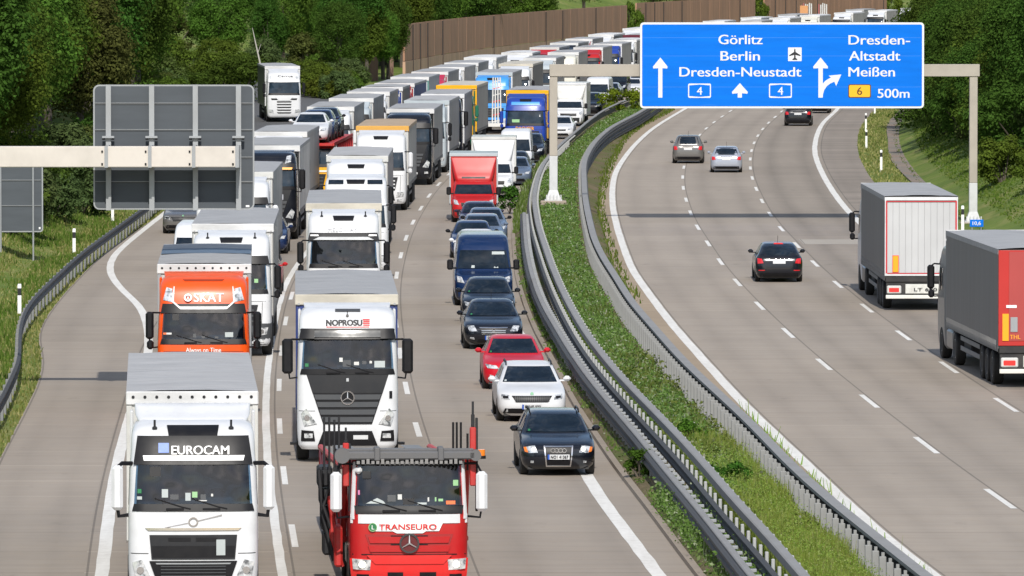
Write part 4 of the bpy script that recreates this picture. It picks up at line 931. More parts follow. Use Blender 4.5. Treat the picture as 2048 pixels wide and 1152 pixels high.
def car(label, X, Y, m, kind='hatch', col=BLACKP, L=4.5, W=1.8, H=1.46, flip=False, face='plain', near=True, plate=None, group=None, glass=GLASSD, rails=False, lit=False, cat='car', mirror=None, brake=False, sub=3):
    root = thing('car', label, cat, (X, Y, 0), -math.atan(m) + (math.pi if flip else 0), group)
    sy, sx, sz = L / 4.6, W / 1.8, H / 1.45
    lf = Loft([(z * sz, yf * sy, yr * sy, hw * sx, rf * sx, rr * sx, bow) for z, yf, yr, hw, rf, rr, bow in BASEL + TOPS[kind]])
    part = lambda nm, mb, mat, parent=root: mb.build(nm, mat, parent)
    S = lambda q: [(u * sx, z * sz) for u, z in q]
    SS = lambda q: [(u * sy, z * sz) for u, z in q]
    def F(nm, mat, q, parent=root, mode='F', **k): return part(nm, P(lf, mode, *S(q), **k), mat, parent)
    def both(nm, mat, q, mode='F', **k): return [F(nm, mat, [(sg * u, z) for u, z in q], mode=mode, **k) for sg in (1, -1)]
    part('body', lf.shell(MB(), sub), col)
    F('windscreen', glass, ((-.735, .985), (.735, .985), (.575, 1.355), (-.575, 1.355)), off=.014, nu=14, nv=6, thick=.03)
    for md in ('S+', 'S-'):
        q = {'wagon': ((1.75, 1.02), (4.0, 1.02), (3.75, 1.33), (2.25, 1.33)), 'hatch': ((1.75, 1.02), (3.9, 1.03), (3.5, 1.33), (2.25, 1.33)), 'sedan': ((1.75, 1.02), (3.6, 1.03), (3.15, 1.33), (2.25, 1.33))}[kind]
        part('side_window', P(lf, md, *SS(q), off=.006, nu=6, nv=3, thick=.02), glass)
    rq = {'wagon': ((-.66, 1.0), (.66, 1.0), (.55, 1.36), (-.55, 1.36)), 'hatch': ((-.68, .99), (.68, .99), (.54, 1.385), (-.54, 1.385)), 'sedan': ((-.62, 1.08), (.62, 1.08), (.52, 1.36), (-.52, 1.36))}[kind]
    F('rear_window', glass, rq, mode='R', off=.008, nu=6, nv=4, thick=.02)
    for sg in (1, -1):
        mb = MB(); x0, x1 = sorted((sg * (.90 * sx), sg * (.90 * sx + .20))); y = 1.72 * sy
        mb.box(x0, x1, y - .09, y + .10, .99 * sz, 1.13 * sz, .055); mb.box(min(sg * .80 * sx, x0 + .1), max(sg * .80 * sx, x1 - .1), y - .02, y + .05, .99 * sz, 1.03 * sz)
        part('mirror', mb, mirror or col)
        for y in (.86 * sy, L - .88 * sy): wheel(root, sg * (.90 * sx - .10), y, False, near, max(1.0, sz * .98))
    mb = MB(); mb.box(-.74 * sx, .74 * sx, .25, L - .25, .16, .34); part('underbody', mb, CHASSIS)
    if not flip:
        wide = ((.50, .59), (.80, .62), (.88, .74), (.60, .71))
        hq = {'rings': ((.50, .575), (.74, .56), (.82, .70), (.57, .73)), 'fins': ((.58, .60), (.84, .62), (.86, .73), (.60, .71)), 'wing': ((.50, .57), (.74, .56), (.84, .72), (.60, .73)), 'civic': ((.44, .60), (.80, .62), (.90, .73), (.52, .69))}.get(face, wide)
        for sg, h in zip((1, -1), both('headlight', LAMP, hq, off=.014, nu=5, nv=3)):
            if lit:
                pt = lf.pt('F', sg * .60 * sx, .645 * sz, .016); mb = MB(); mb.disc(pt, (0, 1, -.2), .055, .03, 16); part('bulb', mb, LIT, h)
            if face == 'rings': F('indicator', AMBER, [(sg * u, z) for u, z in ((.74, .575), (.84, .59), (.89, .69), (.80, .695))], off=.018, parent=h)
            if face == 'fins': F('lamp_insert', BLK, [(sg * u, z) for u, z in ((.62, .625), (.78, .635), (.79, .69), (.63, .685))], off=.02, parent=h)
        if face == 'rings':
            g = F('grille', BLK, ((-.27, .27), (.27, .27), (.33, .70), (-.33, .70)), off=.016, nu=6, nv=4)
            mb = MB()
            for q in (((-.27, .25), (.27, .25), (.275, .275), (-.275, .275)), ((-.34, .69), (.34, .69), (.335, .715), (-.335, .715)), ((-.30, .25), (-.27, .25), (-.325, .715), (-.355, .715)), ((.27, .25), (.30, .25), (.355, .715), (.325, .715))): lf.patch(mb, 'F', *S(q), off=.03, nu=4, nv=3)
            part('grille_frame', mb, CHROME, g)
            mb = MB(); y = lf.pt('F', 0, .625 * sz, .03).y
            for k in range(4): mb.disc((-.135 + .09 * k, y - .001 * k, .625 * sz), (0, 1, 0), .055, .014, 20, 0, .041)
            part('badge', mb, CHROME, g)
            both('fog_lamp', LAMP, ((.60, .33), (.68, .33), (.68, .38), (.60, .38)), off=.015)
            pz = .475
        elif face == 'fins':
            g = F('grille', BLK, ((-.42, .53), (.42, .53), (.54, .695), (-.54, .695)), off=.014, nu=8)
            mb = MB()
            for k in range(17):
                u = -.44 + k * .055; lf.patch(mb, 'F', *S(((u, .545), (u + .014, .545), (u + .014, .685), (u, .685))), off=.024, nu=1, nv=2)
            part('grille_slat', mb, MIDGREY, g)
            mb = MB(); pt = lf.pt('F', 0, .735 * sz, .02); mb.disc(pt, (0, 1, -.5), .045, .02, 18); part('badge', mb, M('dark green badge', (.03, .09, .05), .3, .5))
            F('lower_grille', BLK, ((-.80, .24), (.80, .24), (.72, .37), (-.72, .37)), off=.012, nu=8)
            pz = .42
        elif face == 'wing':
            g = F('grille', BLK, ((-.32, .44), (.32, .44), (.42, .66), (-.42, .66)), off=.014, nu=8)
            mb = MB()
            for z in (.48, .53, .58): lf.patch(mb, 'F', *S(((-.36, z), (.36, z), (.37, z + .016), (-.37, z + .016))), off=.026, nu=6, nv=1)
            lf.patch(mb, 'F', *S(((-.43, .655), (.43, .655), (.43, .68), (-.43, .68))), off=.026, nu=6, nv=1)
            pt = lf.pt('F', 0, .60 * sz, .03); mb.disc(pt, (0, 1, 0), .06, .02, 18, 0, .04); part('grille_bar', mb, CHROME, g)
            both('fog_lamp', LAMP, ((.58, .32), (.74, .34), (.72, .39), (.60, .38)), off=.014)
            F('lower_grille', BLK, ((-.50, .22), (.50, .22), (.46, .32), (-.46, .32)), off=.012, nu=8); pz = .38
        else:
            F('grille', BLK, ((-.40, .54), (.40, .54), (.44, .64), (-.44, .64)), off=.012, nu=8)
            F('lower_grille', BLK, ((-.60, .24), (.60, .24), (.54, .38), (-.54, .38)), off=.012, nu=8); pz = .45
            if face == 'civic': both('fog_lamp', LAMP, ((.58, .36), (.68, .34), (.72, .44), (.62, .42)), off=.014)
        if near:
            pl = F('number_plate', PLATE, ((-.26, pz - .055), (.26, pz - .055), (.26, pz + .055), (-.26, pz + .055)), off=.045, nu=2, nv=1)
            F('country_band', PLATEB, ((-.26, pz - .055), (-.215, pz - .055), (-.215, pz + .055), (-.26, pz + .055)), off=.048, nu=1, nv=1, parent=pl)
            if plate:
                y = lf.pt('F', 0, pz * sz, .05).y; t = lettering(plate, pl, TEXTK, .02, y - .004, (pz - .033) * sz, .42, .07, bold=.02)
            F('inspection_sticker', GREENST if face != 'fins' else PAPER, ((-.68, 1.0), (-.62, 1.0), (-.615, 1.04), (-.67, 1.04)), off=.014, nu=1, nv=1)
    else:
        tq = ((.60, .72), (.84, .70), (.86, .90), (.66, .88))
        for h in both('tail_lamp', TAILR, tq, mode='R', off=.012):
            pass
        if brake:
            F('high_brake_lamp', BRAKE, ((-.18, 1.39), (.18, 1.39), (.16, 1.415), (-.16, 1.415)), mode='R', off=.02)
            both('reflector', TAILR, ((.55, .44), (.80, .44), (.80, .47), (.55, .47)), mode='R', off=.01)
        F('rear_bumper_trim', BLK, ((-.75, .22), (.75, .22), (.72, .36), (-.72, .36)), mode='R', off=.012, nu=8)
        F('number_plate', PLATE, ((-.24, .70), (.24, .70), (.24, .80), (-.24, .80)), mode='R', off=.02)
        F('chrome_strip', DKGREY, ((-.34, .86), (.34, .86), (.34, .885), (-.34, .885)), mode='R', off=.018)
    if rails:
        for sg in (1, -1):
            mb = MB(); x = sg * .60 * sx; mb.tube([(x, 2.25 * sy, 1.41 * sz), (x, 2.4 * sy, 1.475 * sz), (x, 3.5 * sy, 1.48 * sz), (x, 3.75 * sy, 1.42 * sz)], .022, 6); part('roof_rail', mb, BLK)
    if flip or kind == 'sedan':
        mb = MB(); mb.tube([(0, (2.9 if flip else 2.7) * sy, 1.44 * sz), (0, 3.05 * sy, 1.44 * sz + .25)], .008, 5); part('antenna', mb, BLK)
    return root, lf

# ------------------------------------------------------------------ vans and box vans
VANL = [(.22, .16, 5.8, .90, .3, .2, .08), (.36, .03, 5.88, .98, .34, .2, .12), (.60, .0, 5.9, 1.0, .36, .2, .14), (.90, .04, 5.9, 1.0, .38, .2, .14), (1.05, .22, 5.9, 1.0, .38, .2, .13), (1.16, .62, 5.9, .995, .34, .2, .12), (1.22, .86, 5.9, .985, .30, .2, .10), (1.30, .96, 5.9, .97, .26, .2, .10)]
VANTOP = {'high': [(1.95, 1.36, 5.88, .90, .24, .18, .09), (2.15, 1.50, 5.86, .88, .25, .18, .09), (2.36, 1.75, 5.84, .84, .28, .2, .07), (2.46, 2.15, 5.78, .74, .3, .25, .04)],
          'low': [(1.75, 1.30, 5.86, .91, .24, .18, .09), (1.88, 1.55, 5.82, .87, .26, .2, .07), (1.96, 1.95, 5.76, .77, .3, .25, .04)]}
def van(label, X, Y, m, top='high', col=WHITE, L=5.9, W=2.0, group=None, near=True, mirror=BLK, grille=BLK, cat='van', box=None, name='van', papers=False):
    root = thing(name, label, cat, (X, Y, 0), -math.atan(m), group)
    cabL = 2.1 if box else L
    lf = Loft([(z, yf, min(yr, cabL), hw * W / 2.0, rf, rr, bow) for z, yf, yr, hw, rf, rr, bow in VANL + VANTOP['low' if box else top]])
    part = lambda nm, mb, mat, parent=root: mb.build(nm, mat, parent)
    k = W / 2.0
    def F(nm, mat, q, parent=root, **kw): return part(nm, P(lf, 'F', *[(u * k, z) for u, z in q], **kw), mat, parent)
    def both(nm, mat, q, **kw):
        for sg in (1, -1): F(nm, mat, [(sg * u, z) for u, z in q], **kw)
    part('body' if not box else 'cab', lf.shell(MB(), 3), col)
    gt = 1.93 if (top == 'high' and not box) else 1.72
    F('windscreen', GLASSD, ((-.90, 1.29), (.90, 1.29), (.80, gt), (-.80, gt)), off=.018, nu=16, nv=5, thick=.04)
    both('headlight', LAMP, ((.66, .82), (.92, .86), (.96, 1.06), (.76, 1.02)), off=.015)
    F('grille', grille, ((-.55, .74), (.55, .74), (.58, .92), (-.58, .92)), off=.014)
    F('bumper', DKGREY, ((-.95, .30), (.95, .30), (.98, .62), (-.98, .62)), off=.014, nu=8)
    F('number_plate', PLATE, ((-.26, .48), (.26, .48), (.26, .59), (-.26, .59)), off=.03)
    for sg, md in ((1, 'S+'), (-1, 'S-')):
        part('side_window', P(lf, md, (1.2, 1.30), (2.05, 1.30), (2.0, gt - .03), (1.55, gt - .03), off=.008, nu=4, nv=3, thick=.02), GLASSD)
        mb = MB(); x0, x1 = sorted((sg * (k * .98 + .06), sg * (k * .98 + .28))); mb.box(x0, x1, 1.05, 1.22, 1.25, 1.62, .05); mb.box(min(sg * .9 * k, x0 + .1), max(sg * .9 * k, x1 - .1), 1.12, 1.18, 1.28, 1.34); part('mirror', mb, mirror)
        for y in (1.0, L - 1.1): wheel(root, sg * (k * .98 - .10), y, False, near, 1.08)
    mb = MB(); mb.box(-.8 * k, .8 * k, .4, L - .3, .2, .5); part('underbody', mb, CHASSIS)
    if papers:
        F('paper', PAPER, ((.30, 1.78), (.74, 1.78), (.72, 1.88), (.30, 1.88)), off=.02, nu=2, nv=1)
        F('dashboard_item', PAPER, ((-.42, 1.31), (-.30, 1.31), (-.30, 1.40), (-.40, 1.40)), off=.02, nu=1, nv=1); F('dashboard_item', PAPER, ((.36, 1.31), (.52, 1.31), (.50, 1.37), (.38, 1.37)), off=.02, nu=1, nv=1)
        F('steering_wheel', DKGREY, ((-.18, 1.31), (.22, 1.31), (.18, 1.39), (-.14, 1.39)), off=.016, nu=4, nv=1)
    if box:
        bw, bz0, bz1, bl, bcol, fair, roofm = box
        mb = MB(); mb.box(-bw, bw, 2.15, 2.15 + bl, bz0, bz1, .03); b = part('cargo_box', mb, bcol)
        mb = MB(); mb.box(-bw - .02, bw + .02, 2.12, 2.15 + bl, bz1 - .14, bz1 + .015, .02); part('roof_edge', mb, roofm, b)
        for sg in (1, -1):
            mb = MB(); x0, x1 = sorted((sg * (bw - .06), sg * (bw + .012))); mb.box(x0, x1, 2.125, 2.25, bz0, bz1 - .15, .01); part('corner_post', mb, roofm if bcol is not WHITE else OFFW, b)
        fl = Loft([(1.66, 1.62, 2.10, .80 * k, .2, .05, .06), (1.9, 1.55, 2.12, .86 * k, .18, .05, .06), (2.3, 1.72, 2.13, .96 * k, .15, .05, .05), (bz1 - .20, 2.02, 2.14, bw - .05, .06, .04, .03)])
        part('roof_deflector', fl.shell(MB(), 4), col if fair else bcol)
        if fair: part('vent_slot', P(fl, 'F', *rect(-.55, .55, 2.0, 2.07), off=.012), BLK)
        for sg in (1, -1): wheel(root, sg * (bw - .18), 2.15 + bl * .62, False, near, 1.1)
    return root, lf
# ------------------------------------------------------------------ the traffic
JAM = 'lorries queueing on the left carriageway'; JAMC = 'cars queueing beside the median'; FREE = 'cars driving away on the right carriageway'
js, ks = JSOL.slope, JKERB.slope
far_s = lambda y: RLEFT.slope(y)
T = lambda **k: k
# slow lane, front to back
r, lf = truck('white lorry lettered EUROCAM with white mirrors, foremost of the left column', -6.11, 136.7, -.05, 'globe', WHITE, visor=None, mirror=WHITE, group=JAM,
              trailer=T(side=CUR_W, wall=OFFW, roof=TARPL, hem=TARPW, eyelets=True, frame=OFFW))
v = P(lf, 'F', (-1.13, 2.775), (1.13, 2.775), (1.06, 3.30), (-1.06, 3.30), off=.05, nu=12, nv=4).build('sun_visor', BLK, r)
P(lf, 'F', (-.94, 2.84), (.96, 2.84), (.98, 2.94), (-.96, 2.94), off=.062, nu=8, nv=1).build('visor_stripe', TEXTW, v)
y = lf.pt('F', 0, 2.97, .075).y
lettering('EUROCAM', v, TEXTW, .14, y, 2.98, 1.10, .175, bold=.02, tilt=.42, depth=.01)
P(lf, 'F', *rect(-.66, -.46, 2.99, 3.17), off=.066, nu=1, nv=1).build('blue_square', SKYST, v)
for nm, mat, q in (('dashboard_card', PAPER, rect(-.60, -.48, 2.16, 2.32)), ('dashboard_card', PALEGR, rect(-.02, .08, 2.16, 2.27)), ('dashboard_card', PAPER, rect(-.15, -.05, 2.10, 2.25)), ('dashboard_item', MIDGREY, rect(-.44, -.28, 2.12, 2.22)), ('dashboard_item', MIDGREY, rect(.14, .24, 2.12, 2.22)), ('sticker', GREENST, rect(-1.06, -.99, 2.24, 2.32)), ('sticker', PAPER, rect(-1.07, -.98, 2.12, 2.18)), ('cab_camera', BLK, rect(-.83, -.62, 2.56, 2.74)), ('dashboard_item', OFFW, rect(.34, .38, 2.18, 2.23)), ('dashboard_item', OFFW, rect(.1, .26, 2.09, 2.11))):
    P(lf, 'F', *q, off=.034, nu=1, nv=1, thick=.01).build(nm, mat, r)

r, lf = truck('orange lorry lettered SKAT with a grey roof, second in the left column', -8.34, 193.0, -.035, 'tall', ORANGE, visor=BLK, group=JAM, slot=False,
              trailer=T(side=CUR_G, wall=OFFW, roof=TARP, hem=TARPW, eyelets=True, frame=STEEL))
for sg in (1, -1):
    P(lf, 'F', *[(sg * u, z) for u, z in ((.80, 3.10), (1.10, 3.16), (1.00, 3.50), (.84, 3.46))], off=.02, nu=3, nv=3).build('roof_spotlight', LAMP, r)
mb = MB()
for q in (((-.62, 2.90), (.62, 2.90), (.64, 2.975), (-.64, 2.975)), ((.62, 2.90), (.64, 2.975), (.80, 3.12), (.84, 3.10)), ((-.64, 2.975), (-.62, 2.90), (-.84, 3.10), (-.80, 3.12)), ((.80, 3.10), (.84, 3.10), (.80, 3.50), (.78, 3.50)), ((-.84, 3.10), (-.80, 3.10), (-.78, 3.50), (-.80, 3.50))): lf.patch(mb, 'F', *q, off=.065, nu=4, nv=2)
mb.build('visor_stripe', TEXTW, r)
yy = lf.pt('F', 0, 3.22, .03).y
on_front(lf, 'SKAT', r, TEXTW, .14, 3.12, .80, .235, bold=.02)
mb = MB(); mb.disc((-.42, yy - .02, 3.235), (0, 1, -.3), .11, .02, 20, 0, .062); mb.box(-.44, -.40, yy - .04, yy - .01, 3.20, 3.27); mb.build('emblem', TEXTW, r)
lettering('Always on Time', r, TEXTW, 0, lf.pt('F', 0, 1.82, .012).y, 1.77, .95, .12, bold=.012)
P(lf, 'F', *rect(-.78, .78, 1.62, 1.66), off=.02, nv=1).build('grille_top_slot', BLK, r)
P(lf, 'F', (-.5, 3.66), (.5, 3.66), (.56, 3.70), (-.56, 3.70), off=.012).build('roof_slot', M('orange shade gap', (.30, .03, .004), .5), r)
for mat, q in ((PAPER, rect(.58, .80, 2.17, 2.30)), (MIDGREY, rect(-.28, -.20, 2.16, 2.26)), (OFFW, rect(-1.0, -.86, 2.24, 2.29)), (ORST, rect(-1.08, -1.0, 2.24, 2.29)), (MIDGREY, rect(-.05, .04, 2.14, 2.2)), (MIDGREY, rect(.30, .40, 2.14, 2.19))):
    P(lf, 'F', *q, off=.034, nu=1, nv=1, thick=.01).build('dashboard_item', mat, r)
P(lf, 'F', *rect(-.84, -.66, 2.62, 2.79), off=.036, nu=1, nv=1).build('cab_camera', BLK, r)
mb = MB(); mb.grid([(x, y, 4.066 - .026 * abs(x) ** 2 / 1.6) for y in (9.2, 10.2, 11.3, 12.4) for x in (-1.27, -.6, 0, .6, 1.27)], 5, 4); mb.build('roof_stripe', tarp_mat('blue roof stripe', (.10, .15, .22)), r, 60)

r, lf = truck('white lorry with a grey front bumper behind the orange lorry', -8.72, 221.6, -.02, 'plain', WHITE, bumper=MIDGREY, gh=.25, group=JAM, trailer=T(side=CUR_G, roof=TARP, hem=TARPW, eyelets=False, wall=OFFW))
P(lf, 'F', *rect(.72, .84, 2.3, 2.42), off=.034, nu=1, nv=1).build('vest', PALEGR, r)
van('white van half hidden left of the second white lorry', -11.65, 264.0, 0, 'high', WHITE, L=5.2, near=False)
car('red car peeping out behind the white lorry with the grey bumper', -9.3, 261.0, -.01, 'hatch', RED, 4.1, 1.75, 1.48, sub=2)
truck('white lorry with a pale box front beside the big grey sign', -10.52, 273.7, -.005, 'plain', WHITE, near=False, mid=True, visor=BLK, group=JAM, trailer=T(side=CUR_G, roof=TARP, hem=OFFW, wall=OFFW), gh=.2, mirror=WHITE)
car('navy blue car between white lorries left of the solid line', -10.2, 296.0, 0, 'hatch', NAVY, 4.2, 1.78, 1.5, sub=2)
r, lf = truck('black lorry with a pale trailer and big roof spotlight in the left column', -10.6, 310.5, .005, 'star', BLACKP, near=False, mid=True, group=JAM, mirror=BLK, trailer=T(side=CUR_W, roof=TARP, hem=TARPW, wall=DKGREY), slot=False)
for sg in (1, -1): P(lf, 'F', *[(sg * u, z) for u, z in ((.72, 3.30), (.98, 3.38), (1.0, 3.66), (.80, 3.62))], off=.02, nu=3, nv=3).build('roof_spotlight', LAMP, r)
P(lf, 'F', (-1.0, 3.02), (1.0, 3.02), (1.02, 3.10), (-1.02, 3.10), off=.13).build('visor_stripe', TEXTY, r)
for k in range(4): P(lf, 'F', *rect(.30, .55, 1.05 + k * .16, 1.11 + k * .16), off=.05, nu=2, nv=1).build('chrome_bar', CHROME, r)
P(lf, 'F', *rect(.36, .66, 1.75, 1.98), off=.03, nu=2, nv=1).build('name_card', TEXTG, r)
truck('lorry with a grey roof whose cab is hidden behind the black lorry', -11.0, 334.0, .02, 'plain', WHITE, near=False, group=JAM, trailer=T(side=CUR_G, roof=TARP, hem=TARPW, wall=OFFW, L=12.4))

# car transporters -------------------------------------------------
def lattice(mb, x, y0, y1, z0, z1, n, r=.03, mi=0):
    for k in range(n):
        a, b = y0 + (y1 - y0) * k / n, y0 + (y1 - y0) * (k + 1) / n
        mb.tube([(x, a, z0), (x, b, z1)], r, 5, mi); mb.tube([(x, b, z0), (x, b, z1)], r, 5, mi)
r, lf = truck('red empty car transporter lettered TRANSEURO, foremost of the middle column', -2.0, 138.8, -.055, 'low', RED, mirror=WHITE, group='car transporters', defl=False, slot=False, cat='car transporter', name='car_transporter')
RIG = M('rig red paint', (.48, .02, .018), .5, dirt=.4, scale=4)
mb = MB(); mb.box(-1.30, 1.30, .05, .26, 2.74, 2.90, .03); mb.box(-1.28, 1.28, .30, .42, 2.84, 2.94, .02)
for x in (-.62, .62): mb.box(x - .06, x + .06, .02, .45, 2.72, 2.98, .02)
mb.disc((-1.30, .16, 2.82), (0, 1, 0), .15, .24, 16); mb.disc((1.30, .16, 2.82), (0, 1, 0), .11, .22, 16)
beam = mb.build('gantry_beam', M('dark rig steel', (.115, .115, .12), .6, .1, dirt=.4), r)
mb = MB()
for k in range(22): mb.box(-1.02 + k * .095, -.96 + k * .095, .04, .14, 2.66, 2.72 + .02 * (k % 3))
mb.build('loading_ledge', RIMM, beam)
for x, zt, tp in ((1.26, 3.85, 3.35), (-1.22, 3.35, 3.05)):
    mb = MB(); mb.box(x - .06, x + .06, .35, .50, 2.2, tp, .02); mb.box(x - .035, x + .035, .38, .46, tp, zt - .25, .01, 1); mb.box(x - .022, x + .022, .4, .44, zt - .25, zt, .005, 1); mb.box(x + .05, x + .10, .42, .5, 1.7, zt - .32, .01, 1); mb.build('upright_post', [RIG, DKGREY], r)
rods = [(.88, 3.44), (.95, 3.44), (1.03, 3.44), (1.16, 3.22)]
for x, zt in rods: 
    mb = MB(); mb.tube([(x, .5, 2.5), (x, .5, zt)], .022, 6); mb.build('stake', BLK, r)
for x, z0, z1 in ((-1.62, 2.4, 3.5), (-1.52, 2.4, 3.5), (-1.42, 2.45, 3.45), (-1.33, 2.4, 3.5)):
    mb = MB(); mb.tube([(x, 1.2, z0), (x, 1.2, z1)], .022, 6); mb.box(x - .03, x + .03, 1.15, 1.25, z0, z0 + .06); mb.build('stake', DKGREY, r)
mb = MB(); mb.disc((1.42, .3, 2.86), (0, 0, 1), .075, .12, 16); mb.disc((1.42, .3, 2.77), (0, 0, 1), .09, .06, 16, 1); mb.build('beacon', [AMBER, BLK], r)
for sg in (1, -1):
    mb = MB(); x = sg * 1.20
    mb.tube([(x, 1.2, 2.55), (x, 4.5, 2.30), (x, 18.5, 1.70)], .07, 8); mb.tube([(x, 2.5, 1.0), (x, 18.5, 1.0)], .08, 8); mb.tube([(x, 1.4, 2.72), (x, 2.6, 1.0)], .06, 8)
    lattice(mb, x, 2.6, 18.4, 1.05, 1.70, 7, .045); mb.build('side_frame', RIG, r)
mb = MB()
dz = lambda y: 2.30 - (y - 4.5) * .043
for k in range(7): y = 2.6 + k * 2.3; mb.box(-1.15, 1.15, y, y + .15, dz(y) - .06, dz(y) + .03); mb.box(-1.15, 1.15, y, y + .15, .9, 1.0)
for x in (-.95, .55): mb.grid([(q, y, dz(y) + .05) for y in (1.8, 4.5, 18.4) for q in (x, x + .4)], 2, 3); mb.box(x, x + .4, 3.4, 18.4, 1.0, 1.04)
mb.build('loading_deck', STEELD, r)
mb = MB()
for z0, z1, w_ in ((2.05, 2.45, .30), (1.70, 2.0, .34), (1.2, 1.65, .28), (.7, 1.15, .22)): mb.box(-1.72 + (2.4 - z1) * .08, -1.72 + w_ + (2.4 - z1) * .08, 2.2, 3.0, z0, z1, .04)
mb.tube([(-1.70, 2.1, 2.4), (-1.62, 2.1, 1.5), (-1.40, 2.1, .6)], .045, 6); mb.tube([(-1.35, 1.9, 2.5), (-1.62, 1.9, 1.7), (-1.30, 1.9, .8)], .035, 6); mb.tube([(-1.5, 1.9, 1.9), (-1.32, 1.9, .7)], .05, 6, 1); mb.tube([(-1.42, 1.9, 2.2), (-1.45, 1.9, 1.1), (-1.25, 1.9, .5)], .05, 6, 1)
mb.box(-1.42, -1.26, 1.2, 2.0, .55, 1.35, .04, 1)
mb.build('side_gear', [DKGREY, RIG], r)
for k in range(3):
    for sg in (1, -1): wheel(r, sg * 1.05, 13.0 + k * 1.2, True, False, .8)
lettering('TRANSEURO', r, TEXTR, -.03, lf.pt('F', 0, 1.43, .036).y, 1.385, 1.12, .105, bold=.02)
y = lf.pt('F', -.70, 1.43, .03).y; mb = MB(); mb.disc((-.71, y, 1.43), (0, 1, 0), .085, .03, 20, 0); mb.disc((-.71, y - .004, 1.43), (0, 1, 0), .085, .032, 20, 1, .072); g = mb.build('round_emblem', [GREENST, PALEGR], r)
lettering('L', g, TEXTW, -.705, y - .02, 1.39, .05, .08)
for nm, mat, q in (('sticker', PALEGR, rect(.86, .955, 2.22, 2.33)), ('cloth', ORST, rect(.72, .90, 1.86, 1.93)), ('paper', PAPER, ((-.84, 1.88), (-.46, 1.88), (-.50, 1.93), (-.62, 1.99))), ('dashboard_item', MIDGREY, rect(-.42, -.26, 1.92, 2.05)), ('dashboard_item', BLK, rect(-.12, .10, 1.86, 1.98)), ('dashboard_item', OFFW, rect(-.22, -.14, 1.96, 2.06)), ('dashboard_item', OFFW, rect(.36, .39, 1.92, 2.0)), ('dashboard_item', PALEGR, rect(.50, .53, 1.92, 2.0)), ('dashboard_item', PALEGR, rect(.57, .66, 1.92, 1.97)), ('paper', PAPER, rect(.16, .34, 1.86, 1.90)), ('sticker', M('pink sticker', (.55, .18, .35), .5), rect(-.985, -.95, 2.05, 2.14))):
    P(lf, 'F', *q, off=.034, nu=2, nv=1, thick=.01).build(nm, mat, r)

r, lf = truck('yellow and black car transporter with a white car on its red upper deck', -9.95, 350.0, .03, 'plain', YELLOW, near=False, mid=True, visor=RED, mirror=BLK, group='car transporters', defl=False, slot=False, cat='car transporter', name='car_transporter', gh=-.55)
mb = MB(); mb.box(-1.2, 1.2, -.2, 17.5, 2.98, 3.12, .03)
for sg in (1, -1):
    lattice(mb, sg * 1.2, 2.6, 17.4, 1.0, 2.98, 8, .06); mb.box(min(sg * 1.2, sg * 1.26), max(sg * 1.2, sg * 1.26), -.2, 17.5, 3.0, 3.16)
mb.build('upper_deck', RIG, r)
P(lf, 'F', *rect(-1.0, 1.0, 1.72, 1.80), off=.03).build('white_stripe', TEXTW, r)
P(lf, 'F', *rect(-.8, .55, .5, 1.5), off=.03).build('black_front_panel', BLK, r)
for k in range(3):
    for sg in (1, -1): wheel(r, sg * 1.05, 13.0 + k * 1.1, True, False, .8)
def on_deck(rt, x, y, z): rt.location = (x, y, z); return rt
c1, _ = car('white car on the upper deck of the yellow car transporter, front one', 0, 0, .03, 'hatch', WHITE, 4.3, 1.82, 1.46, near=False, group='cars carried on the transporter'); on_deck(c1, -9.95 + .02, 350.3, 3.12)
c2, _ = car('navy blue car on the transporter deck, just behind the white one', 0, 0, .03, 'hatch', NAVY, 4.3, 1.8, 1.5, near=False, group='cars carried on the transporter'); on_deck(c2, -9.75, 355.2, 3.12)
c3, _ = car('dark car on the transporter deck behind the navy one', 0, 0, .03, 'hatch', BLACKP, 4.3, 1.8, 1.5, near=False, group='cars carried on the transporter'); on_deck(c3, -9.55, 360.0, 3.12)

# slow lane, further back
def jl(label, X, Y, st='plain', body=WHITE, **k):
    tr = dict(side=CUR_G, roof=TARP, hem=TARPW, wall=OFFW); tr.update(k.pop('t', {}))
    return truck(label, X, Y, k.pop('m', far_s(Y)), st, body, near=False, mid=k.pop('mid', Y < 520), group=JAM, trailer=tr, **k)
jl('white lorry with a wide grey roof behind the yellow car transporter', -9.95, 387.0, 'lion', WHITE, mirror=WHITE, m=.02, gh=.2)
jl('lorry with a grey roof and white hem, next behind the left column white lorry', -9.35, 409.0, 'plain', LGREY, m=.03, t=T(L=12.6))
jl('lorry with a pale grey roof, second in the row of grey roofs', -8.75, 427.5, 'plain', WHITE, m=.035, t=T(L=10.5, roof=TARPL))
jl('short lorry with a dark grey side just before the red cab', -8.2, 442.0, 'plain', BLUE, m=.04, t=T(L=8.6, side=CUR_D))
jl('lorry with a bright red cab and blue-grey side in the left column', -7.65, 454.5, 'plain', RED, m=.045, t=T(side=CUR_B, hem=TARPW))
jl('lorry with a teal tarpaulin front under a white hem', -7.0, 477.0, 'plain', WHITE, t=T(side=CUR_G, wall=CUR_T, L=12.8, hem=TARPW, frame=CUR_T))
jl('lorry with a crimson cab behind the teal lorry', -5.9, 497.0, 'plain', CRIMSON, t=T(L=12.8))
jl('lorry with a grey roof, first behind the crimson cab', -4.9, 516.0, 'plain', WHITE, t=T(L=12.8))
jl('grey sided lorry in front of the white box lorry by the brown wall', -4.0, 536.0, 'plain', LGREY, t=T(L=12))
jl('white box lorry with a dark front slot near the brown wall', -2.7, 562.0, 'plain', WHITE, t=T(side=CUR_W, roof=TARPW, wall=WHITE))
jl('white lorry hidden between the white box lorry and the red lorry', .2, 588.0, 'plain', WHITE, t=T(L=11, roof=TARPW))
jl('red fronted lorry with a white frame, leftmost red one by the wall', 2.6, 619.0, 'plain', RED, t=T(wall=CUR_R, side=CUR_D, frame=WHITE, hem=OFFW))
